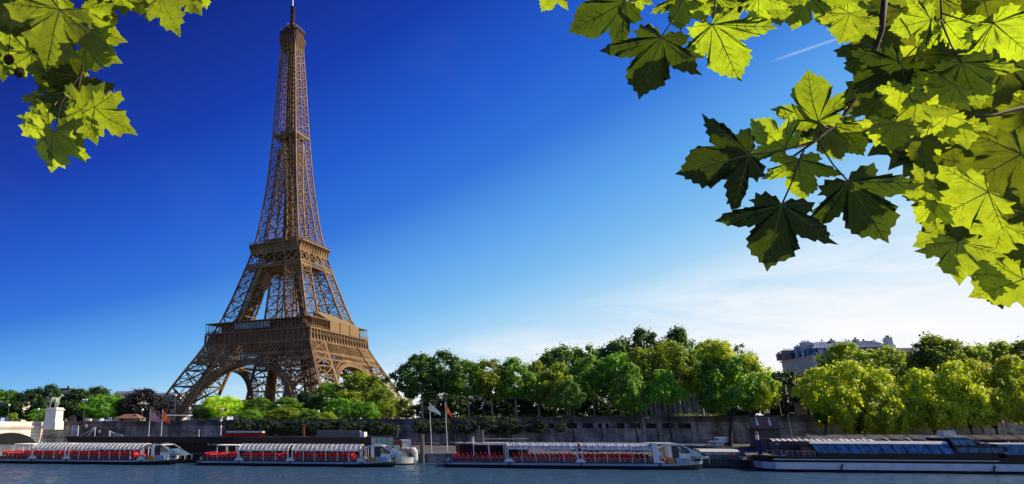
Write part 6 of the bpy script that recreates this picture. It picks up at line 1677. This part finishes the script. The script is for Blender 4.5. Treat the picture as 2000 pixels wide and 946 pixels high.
# ---------------------------------------------------------------- the leafy boughs close overhead
def leaf_mat(name, top, trans, spec=.4):
    m = bpy.data.materials.new(name); m.use_nodes = True
    nt = m.node_tree; nn = nt.nodes.new; ll = nt.links.new; b = nt.nodes['Principled BSDF']; out = nt.nodes['Material Output']
    b.inputs['Roughness'].default_value = .42; b.inputs['Specular IOR Level'].default_value = spec
    tc = nn('ShaderNodeTexCoord')
    n = nn('ShaderNodeTexNoise'); n.inputs['Scale'].default_value = 5; n.inputs['Detail'].default_value = 6; n.inputs['Roughness'].default_value = .65; ll(tc.outputs['Object'], n.inputs['Vector'])
    vo = nn('ShaderNodeTexVoronoi'); vo.feature = 'DISTANCE_TO_EDGE'; vo.inputs['Scale'].default_value = 26; ll(tc.outputs['Object'], vo.inputs['Vector'])
    r1 = nn('ShaderNodeMapRange'); r1.inputs['From Max'].default_value = .12; r1.inputs['To Min'].default_value = .72; ll(vo.outputs['Distance'], r1.inputs['Value'])
    r2 = nn('ShaderNodeMapRange'); r2.inputs['From Min'].default_value = .3; r2.inputs['From Max'].default_value = .7; r2.inputs['To Min'].default_value = .66; r2.inputs['To Max'].default_value = 1.12; ll(n.outputs['Fac'], r2.inputs['Value'])
    oi = nn('ShaderNodeObjectInfo'); r3 = nn('ShaderNodeMapRange'); r3.inputs['To Min'].default_value = .58; r3.inputs['To Max'].default_value = 1.15; ll(oi.outputs['Random'], r3.inputs['Value'])
    k = nn('ShaderNodeMath'); k.operation = 'MULTIPLY'; ll(r1.outputs[0], k.inputs[0]); ll(r2.outputs[0], k.inputs[1])
    k2 = nn('ShaderNodeMath'); k2.operation = 'MULTIPLY'; ll(k.outputs[0], k2.inputs[0]); ll(r3.outputs[0], k2.inputs[1])
    tb = nn('ShaderNodeBsdfTranslucent')
    for c, tgt in ((top, b.inputs['Base Color']), (trans, tb.inputs['Color'])):
        mx = nn('ShaderNodeMixRGB'); mx.blend_type = 'MULTIPLY'; mx.inputs[0].default_value = 1; mx.inputs[1].default_value = tuple(c) + (1,); ll(k2.outputs[0], mx.inputs[2]); ll(mx.outputs[0], tgt)
    ad = nn('ShaderNodeAddShader'); ll(b.outputs[0], ad.inputs[0]); ll(tb.outputs[0], ad.inputs[1]); ll(ad.outputs[0], out.inputs['Surface'])
    return m
ML_maple = leaf_mat('shaded maple leaf', (.012, .028, .006), (.048, .078, .003), .15)  # dark copy of the maple leaf, shade put into its colour
ML_lit = leaf_mat('young maple leaf', (.035, .070, .010), (.36, .49, .010))  # bright copy of the same leaf, sunlight put into its colour
ML_dull = leaf_mat('shaded plane leaf', (.018, .036, .006), (.15, .185, .005), .2)  # darker copy of the plane leaf below, coloured as if in shade
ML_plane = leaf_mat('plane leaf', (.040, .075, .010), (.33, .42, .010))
ML_vein = mat('leaf vein', (.07, .10, .02), .6, trans=(.12, .15, .01))
HALF = {
    'maple': [(.02, -.03), (.10, -.12), (.17, -.10), (.24, -.16), (.31, -.10), (.40, -.13), (.375, -.03), (.43, .01), (.37, .05), (.345, .085), (.39, .105), (.42, .15), (.50, .135), (.52, .20), (.61, .20), (.62, .27), (.70, .29), (.71, .36), (.80, .44),
              (.68, .43), (.63, .47), (.56, .425), (.50, .46), (.42, .42), (.36, .445), (.275, .385), (.275, .44), (.315, .50), (.295, .55), (.345, .61), (.30, .66), (.315, .73), (.245, .76), (.225, .83), (.14, .84), (.11, .92), (.055, .93), (0, 1.04)],
    'plane': [(.03, -.02), (.12, -.08), (.22, -.10), (.38, -.20), (.39, -.08), (.52, -.06), (.47, .03), (.44, .08), (.56, .11), (.66, .10), (.67, .19), (.86, .30), (.70, .36), (.68, .47), (.54, .44), (.45, .40), (.36, .42), (.35, .50), (.45, .62), (.33, .66), (.29, .79), (.17, .80), (.08, .95), (0, 1.08)],
}
VEINS = {'maple': [((0, 1.0), 1), ((.76, .42), .9), ((-.76, .42), .9), ((.38, -.11), .6), ((-.38, -.11), .6)],
         'plane': [((0, 1.03), 1), ((.80, .28), .9), ((-.80, .28), .9), ((.36, -.17), .6), ((-.36, -.17), .6)]}
def leaf_mesh(kind, seed, mat_):
    rd = random.Random(seed)
    half = HALF[kind]
    R_ = [(x * rd.uniform(.92, 1.06), y + rd.uniform(-.012, .012)) for x, y in half[:-1]]
    L_ = [(-x * rd.uniform(.92, 1.06), y + rd.uniform(-.012, .012)) for x, y in half[:-1]][::-1]
    asym = rd.uniform(-.06, .06)
    outl = R_ + [(asym * .4, half[-1][1])] + L_
    curl, fold, wv, tw = rd.uniform(.08, .42), rd.uniform(.0, .14), rd.uniform(.03, .06), rd.uniform(-.12, .12)
    p1, p2 = rd.uniform(0, 6), rd.uniform(0, 6)
    def Zf(x, y):
        r2 = x * x + y * y
        return -curl * r2 * .55 + fold * abs(x) * .6 + wv * (math.sin(7 * x + p1) * math.cos(6 * y + p2)) + tw * x * y
    v = [(0, 0, Zf(0, 0))]; f = []; m = []
    fr = [.3, .6, .82, 1]; k = len(outl)
    for q in fr:
        for x, y in outl: v.append((x * q, y * q, Zf(x * q, y * q)))
    for i in range(k - 1): f.append((0, 1 + i, 2 + i)); m.append(0)
    for j in range(len(fr) - 1):
        for i in range(k - 1): a = 1 + j * k + i; f.append((a, a + k, a + k + 1, a + 1)); m.append(0)
    mb = MB(); mb.v = v; mb.f = f; mb.m = m
    def vein(p, q, w0, w1, n=5):
        pts = [(lerp(p[0], q[0], i / n), lerp(p[1], q[1], i / n)) for i in range(n + 1)]
        dx, dy = q[0] - p[0], q[1] - p[1]; l = math.hypot(dx, dy); nx, ny = -dy / l, dx / l
        for s in (1, -1):
            for i in range(n):
                wa, wb = lerp(w0, w1, i / n), lerp(w0, w1, (i + 1) / n); (xa, ya), (xb, yb) = pts[i], pts[i + 1]
                mb.quad((xa + nx * wa, ya + ny * wa, Zf(xa, ya) + s * .004), (xb + nx * wb, yb + ny * wb, Zf(xb, yb) + s * .004), (xb - nx * wb, yb - ny * wb, Zf(xb, yb) + s * .004), (xa - nx * wa, ya - ny * wa, Zf(xa, ya) + s * .004), 1)
    for (tx, ty), s in VEINS[kind]:
        vein((0, 0), (tx * .97, ty * .97), .0105 * s, .003)
        l = math.hypot(tx, ty); ux, uy = tx / l, ty / l
        if s > .8:
            for t in (.38, .52, .66, .8):
                for sd in (1, -1):
                    a = sd * .72; cx_, sx_ = math.cos(a), math.sin(a); d = .26 * (1.05 - t) * l + .05
                    vein((tx * t, ty * t), (tx * t + (ux * cx_ - uy * sx_) * d, ty * t + (ux * sx_ + uy * cx_) * d), .0045, .002, 2)
    return mb.mesh('leaf', [mat_, ML_vein], smooth=True)
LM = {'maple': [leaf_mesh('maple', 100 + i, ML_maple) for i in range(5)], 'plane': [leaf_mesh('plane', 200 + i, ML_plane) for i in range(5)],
      'lit': [leaf_mesh('maple', 150 + i, ML_lit) for i in range(4)], 'dull': [leaf_mesh('plane', 250 + i, ML_dull) for i in range(4)]}
BRIGHT = []
def blocks_sun(C, r):
    """would a leaf here stand between the sun and one of the sunlit leaves?"""
    for P, s in BRIGHT:
        d = C - P; t = d.dot(SUN)
        if t > .02 and (d - SUN * t).length < s + r: return True
    return False
CAM_R = Vector((1, 0, 0)); CAM_U = Vector((0, -math.sin(TILT), math.cos(TILT)))
lf = random.Random(21)
EYEV = Vector((0, 0, EYE))
def pt(px, py, dep): return EYEV + ray_dir(px, py) * dep
def leaf_matrix(P, N, T, size):
    N = N.normalized(); Y = (T - N * T.dot(N)).normalized(); X = Y.cross(N)
    M = Matrix((X, Y, N)).transposed().to_4x4(); M.translation = P
    return M @ Matrix.Scale(size, 4)
def add_leaf(tree_, kind, px, py, size, ang, dep, bright=1, tilt=.25, stalk=None):
    P = pt(px, py, dep); v = ray_dir(px, py).normalized()
    N = -v - SUN * (.55 if bright else -.1) + Vector((lf.uniform(-1, 1), lf.uniform(-1, 1), lf.uniform(-1, 1))) * tilt
    T = CAM_R * math.cos(R(ang)) + CAM_U * math.sin(R(ang))
    Nn = N.normalized(); fs = math.sqrt(max(.3, 1 - (T - v * T.dot(v)).normalized().dot(Nn) ** 2))
    s = size / FPX * dep / max(.75, fs)
    key = {'maple': ('maple', 'lit'), 'plane': ('dull', 'plane')}[kind][1 if bright else 0]
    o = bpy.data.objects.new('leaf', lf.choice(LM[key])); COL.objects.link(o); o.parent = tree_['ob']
    o.matrix_world = leaf_matrix(P, N, T, s)
    mid = P + (o.matrix_world.to_3x3() @ Vector((0, .4, 0)))
    if bright: BRIGHT.append((mid, s * .6))
    else: tree_['shade'].append((mid, s))
    if stalk:
        m_ = MB(); q = pt(stalk[0], stalk[1], dep + (stalk[2] if len(stalk) > 2 else .02)); mid_ = P.lerp(q, .5) + CAM_U * -.006
        m_.tube([P, mid_, q], [.0016, .0013, .0018], 6); so = m_.build('petiole', M_twig, tree_['ob'])
    return o
def near_tree(name, label, base):
    t = thing(name, label, 'tree', base); return {'ob': t, 'shade': [], 'base': Vector(base)}
def twig(tr, pts, r0, r1):
    """twig through (px, py, depth) points"""
    q = [pt(*p) for p in pts]; m_ = MB(); n = len(q); m_.tube(q, [lerp(r0, r1, i / (n - 1)) for i in range(n)], 7)
    o = m_.build('twig', M_twig, tr['ob'], smooth=True); o.matrix_parent_inverse = Matrix.Translation(-tr['base'])
def limb(tr, pts, rad, name='branch', m=None):
    m_ = MB(); m_.tube(pts, rad, 10); o = m_.build(name, m or M_bark, tr['ob'], smooth=True); o.matrix_parent_inverse = Matrix.Translation(-tr['base'])
def fix(tr):
    for o in tr['ob'].children:
        if o.name.startswith(('leaf', 'petiole')) and o.matrix_parent_inverse == Matrix.Identity(4):
            o.matrix_parent_inverse = Matrix.Translation(-tr['base'])
def shade_leaves(tr, kind):
    """leaves added out of view towards the sun, placed to shade the dark ones"""
    mb = MB(); src = LM[kind]
    for P, s in tr['shade']:
        for k in range(2):
            me = lf.choice(src); t = lf.uniform(2.4, 3.4)
            C = P + SUN * t
            N = SUN + Vector((lf.uniform(-.2, .2), lf.uniform(-.2, .2), lf.uniform(-.2, .2))); T = Vector((lf.uniform(-1, 1), lf.uniform(-1, 1), lf.uniform(-1, 1)))
            sz = s * 1.35; M = leaf_matrix(C, N, T, sz); M.translation = C - (M.to_3x3() @ Vector((0, .32, 0))) + Vector((lf.uniform(-.3, .3), lf.uniform(-.3, .3), lf.uniform(-.3, .3))) * s * .5
            if blocks_sun(C, sz * .85): continue
            n = len(mb.v); mb.v += [tuple(M @ vv.co) for vv in me.vertices]
            for p in me.polygons:
                if p.material_index == 0: mb.f.append(tuple(n + i for i in p.vertices)); mb.m.append(0)
    if mb.f:
        o = mb.build('added_shade_leaves', ML_maple if kind == 'maple' else ML_dull, tr['ob']); o.matrix_parent_inverse = Matrix.Translation(-tr['base']); o['kind'] = 'stuff'  # unseen leaves, added only to throw shade while sparing the bright ones

# --- maple bough, right of centre
mt = near_tree('maple_tree', 'maple bough of large serrated leaves, many dark, hanging left of the dense plane foliage', (6.0, 3.4, 8.35))
limb(mt, [(6, 3.4, 8.2), (5.95, 3.4, 11), (5.7, 3.3, 14.4)], [.28, .22, .16], 'trunk')
limb(mt, [(5.75, 3.3, 13.4), (4.2, 2.9, 13.3), (2.6, 2.35, 12.6), (1.8, 1.95, 11.95)], [.12, .07, .04, .012])
limb(mt, [(2.6, 2.35, 12.6), (1.7, 1.9, 12.0), (1.1, 1.6, 11.55), (.62, 1.35, 11.22)], [.03, .02, .012, .004])
for q in (  # px, py, length, direction, depth, bright, stalk
    (1222, 4, 132, 204, 1.35, 0, (1262, -12)), (1292, 72, 140, 254, 1.32, 0, (1338, -8)), (1393, 47, 138, 292, 1.40, 1, (1398, -10)), (1326, -6, 66, 262, 1.45, 1, None), (1345, -8, 62, 300, 1.47, 1, None), (1088, -22, 52, 232, 1.5, 1, None),
    (1250, -8, 34, 250, 1.5, 1, None), (1400, -4, 52, 262, 1.5, 1, None), (1424, -2, 40, 300, 1.52, 0, None), (1482, -8, 66, 258, 1.5, 1, None), (1512, -6, 58, 275, 1.55, 1, None), (1372, -14, 44, 250, 1.52, 1, None),
    (1463, 303, 146, 192, 1.35, 0, (1590, 276)), (1533, 290, 84, 152, 1.42, 1, (1590, 276)), (1560, 312, 96, 272, 1.38, 1, (1570, 294)), (1527, 400, 146, 256, 1.33, 0, (1566, 300)), (1657, 355, 146, 303, 1.32, 0, (1600, 280)),
    (1598, 238, 116, 104, 1.5, 1, (1622, 250)), (1606, 240, 84, 292, 1.55, 1, None), (1640, 246, 70, 312, 1.56, 0, None), (1592, 232, 50, 220, 1.57, 0, None),
    (1820, 38, 72, 196, 1.35, 1, (1838, 40)), (1846, 44, 68, 312, 1.36, 1, (1838, 40)), (1940, 45, 118, 322, 1.33, 1, (1838, 26)), (1877, 122, 112, 288, 1.3, 1, (1838, 42)), (1760, 122, 112, 214, 1.4, 0, (1822, 46)), (1762, 128, 100, 262, 1.42, 0, None),
    (1574, -12, 74, 246, 1.6, 1, None), (1600, -8, 66, 282, 1.62, 1, None), (1655, 0, 62, 270, 1.62, 1, None), (1692, 34, 60, 230, 1.62, 1, None), (1700, 150, 70, 20, 1.62, 0, None)):
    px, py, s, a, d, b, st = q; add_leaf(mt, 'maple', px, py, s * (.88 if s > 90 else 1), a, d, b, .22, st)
twig(mt, [(1730, -20, 1.6), (1722, 60, 1.58), (1692, 150, 1.55), (1672, 192, 1.52), (1640, 238, 1.5), (1600, 270, 1.47), (1552, 304, 1.43)], .006, .0022)
twig(mt, [(1836, -20, 1.42), (1838, 10, 1.41), (1838, 42, 1.4)], .002, .0016)
twig(mt, [(1730, -30, 1.62), (1724, 10, 1.6), (1716, 92, 1.58)], .005, .003)
twig(mt, [(1230, 2, 1.36), (1262, -10, 1.37), (1330, -16, 1.38)], .003, .003)

# --- dense plane foliage, upper right
pr = near_tree('plane_tree', 'dense plane tree foliage, deep and yellow green, filling the upper right corner', (8.5, 5.0, 8.35))
limb(pr, [(8.5, 5.0, 8.2), (8.4, 5.0, 12), (8.1, 4.8, 16)], [.36, .28, .2], 'trunk')
limb(pr, [(8.2, 4.8, 14.4), (5.6, 3.9, 14.0), (3.9, 3.3, 13.4), (2.6, 2.8, 12.9)], [.16, .1, .06, .02])
for q in ((1930, 375, 118, 206, 1.75, 1), (1996, 300, 135, 202, 1.65, 0), (1870, 472, 90, 268, 1.7, 1), (1945, 485, 96, 296, 1.72, 0), (2000, 545, 100, 216, 1.7, 1), (1948, 518, 66, 274, 1.76, 1), (1822, 365, 62, 198, 1.8, 1), (1830, 396, 58, 216, 1.82, 1),
          (1826, 346, 52, 168, 1.85, 0), (1750, 240, 64, 262, 1.8, 1), (1726, 236, 56, 238, 1.85, 1), (1852, 226, 60, 246, 1.8, 1), (1880, 240, 56, 280, 1.8, 1), (1868, 168, 64, 218, 1.7, 1), (1765, 168, 62, 240, 1.75, 1), (1790, 196, 80, 262, 1.8, 1), (1850, 415, 60, 222, 1.85, 0),
          (1905, 480, 66, 250, 1.84, 0), (1960, 440, 74, 250, 1.8, 1), (1990, 470, 80, 260, 1.82, 0), (1985, 520, 50, 270, 1.86, 0), (1800, 270, 60, 268, 1.9, 0), (1716, 200, 64, 270, 1.86, 0), (1700, 90, 74, 250, 1.8, 0), (1726, 60, 80, 262, 1.82, 0),
          (1845, 460, 60, 200, 1.85, 1), (1815, 380, 50, 250, 1.9, 0), (1880, 430, 70, 250, 1.88, 0), (1700, 250, 40, 250, 1.9, 0), (1940, 560, 46, 290, 1.86, 0), (1760, 20, 80, 250, 1.85, 0), (1690, 6, 74, 262, 1.9, 0), (1660, 26, 66, 250, 1.92, 1)):
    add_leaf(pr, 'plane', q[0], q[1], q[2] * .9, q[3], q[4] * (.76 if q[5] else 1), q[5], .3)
def edge_x(y):
    return interp([(-40, 1640), (60, 1690), (130, 1690), (200, 1712), (250, 1745), (290, 1808), (340, 1830), (400, 1838), (450, 1872), (500, 1900), (540, 1950), (600, 2010)], y)
n_ = 0
while n_ < 62:
    y = lf.uniform(-30, 520); x = lf.uniform(1650, 2040)
    s = lf.uniform(66, 108)
    if x < edge_x(y) + s * .45: continue
    dd = lf.uniform(1.9, 2.7); n_ += 1; br = lf.random() < .25
    if blocks_sun(pt(x, y + s * .4, dd), s / FPX * dd * .4): continue
    add_leaf(pr, 'plane', x, y, s, lf.uniform(190, 345), dd, 1 if br else 0, .4)
twig(pr, [(2060, 200, 1.9), (1990, 212, 1.85), (1940, 226, 1.8), (1880, 232, 1.8)], .006, .003)
twig(pr, [(2050, 440, 1.85), (1990, 470, 1.8), (1945, 485, 1.74), (1872, 474, 1.72)], .004, .002)
twig(pr, [(2050, 360, 1.8), (1960, 368, 1.78), (1930, 376, 1.76)], .004, .002)
# deeper layer of the same crown, too many leaves to count
mb = MB()
for i in range(170):
    for _ in range(40):
        y = lf.uniform(-60, 520); x = lf.uniform(1660, 2060); s = lf.uniform(70, 120)
        if x > edge_x(y) + s * .6: break
    d = lf.uniform(2.5, 3.6); P = pt(x, y, d); me = lf.choice(LM['plane'])
    v = ray_dir(x, y).normalized(); N = -v + Vector((lf.uniform(-1, 1), lf.uniform(-1, 1), lf.uniform(-1, 1))) * .7; a = R(lf.uniform(190, 345))
    if blocks_sun(P, s / FPX * d * .35): continue
    M = leaf_matrix(P, N, CAM_R * math.cos(a) + CAM_U * math.sin(a), s / FPX * d)
    n = len(mb.v); mb.v += [tuple(M @ vv.co) for vv in me.vertices]
    for p in me.polygons:
        if p.material_index == 0: mb.f.append(tuple(n + k for k in p.vertices)); mb.m.append(0)
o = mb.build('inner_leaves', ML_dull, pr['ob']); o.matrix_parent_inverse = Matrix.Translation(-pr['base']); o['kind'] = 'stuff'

# --- plane bough, upper left
pl_ = near_tree('plane_tree', 'plane tree bough with seed balls and sunlit pointed leaves in the upper left corner', (-5.5, .5, 8.35))
limb(pl_, [(-5.5, .5, 8.2), (-5.4, .6, 12), (-5.2, .8, 15.5)], [.34, .26, .2], 'trunk')
limb(pl_, [(-5.3, .7, 14.0), (-3.6, 1.8, 13.9), (-2.0, 2.4, 13.4), (-1.1, 2.5, 13.0)], [.14, .09, .05, .012])
for q in ((118, 18, 128, 247, 2.2, 1), (168, 88, 70, 322, 2.3, 1), (160, 18, 78, 292, 2.35, 1), (236, -18, 50, 268, 2.4, 1), (205, -16, 48, 250, 2.42, 0), (262, -10, 40, 285, 2.45, 0), (314, -8, 80, 284, 2.3, 1), (300, -14, 46, 240, 2.42, 0), (362, -14, 52, 292, 2.4, 1), (398, -16, 32, 260, 2.4, 1),
          (62, 104, 72, 216, 2.4, 1), (10, 96, 62, 262, 2.45, 1), (132, 98, 76, 228, 2.5, 0), (152, 150, 84, 240, 2.5, 0), (184, 210, 90, 316, 2.25, 1), (158, 214, 72, 282, 2.3, 1), (104, 255, 84, 246, 2.2, 1), (110, 258, 66, 320, 2.24, 1), (160, 218, 64, 52, 2.4, 1), (96, 246, 58, 158, 2.35, 1), (176, 170, 54, 300, 2.42, 0),
          (60, -12, 92, 216, 2.4, 0), (100, -22, 64, 244, 2.3, 1), (30, 30, 76, 250, 2.5, 0), (20, -8, 80, 262, 2.6, 0), (80, 40, 80, 260, 2.6, 0), (150, 110, 56, 262, 2.55, 1), (185, 55, 60, 330, 2.45, 1), (130, 180, 64, 262, 2.5, 0), (85, 190, 50, 250, 2.5, 1), (190, 10, 60, 300, 2.5, 0), (110, 130, 60, 240, 2.62, 0)):
    add_leaf(pl_, 'plane', *q[:5], q[5], .3)
twig(pl_, [(175, -30, 2.5), (172, 60, 2.5), (160, 140, 2.48), (120, 200, 2.45), (108, 250, 2.4)], .006, .002)
twig(pl_, [(160, 140, 2.48), (150, 190, 2.4), (138, 226, 2.35), (118, 238, 2.32)], .003, .0015)
twig(pl_, [(330, -30, 2.45), (318, -10, 2.42), (300, 8, 2.4)], .003, .002)
M_ball = mat('brown seed ball', (.075, .045, .015), .95, var=.5, vscale=120, bump=1, bscale=300)
for px, py in ((17, 117), (38, 142)):
    P = pt(px, py, 2.3); rr = 10 / FPX * 2.3
    m_ = MB(); n = 14; rings = [(rr * math.sin(math.pi * i / 10), -rr * math.cos(math.pi * i / 10)) for i in range(11)]; m_.lathe(rings, n)
    base = list(m_.v); rdx = random.Random(px)
    for i in range(260):
        d = Vector((rdx.gauss(0, 1), rdx.gauss(0, 1), rdx.gauss(0, 1))).normalized(); u = d.orthogonal().normalized(); m_.poly([d * rr * .98 + u * rr * .07, d * rr * .98 - u * rr * .07, d * rr * 1.2])
    o = m_.build('seed_ball', M_ball, pl_['ob']); o.matrix_world = Matrix.Translation(P); o.matrix_parent_inverse = Matrix.Translation(-pl_['base'])
twig(pl_, [(20, 60, 2.34), (17, 108, 2.3), (36, 134, 2.3)], .0016, .0012)
for t_, k_ in ((mt, 'maple'), (pr, 'plane'), (pl_, 'plane')): shade_leaves(t_, k_); fix(t_)
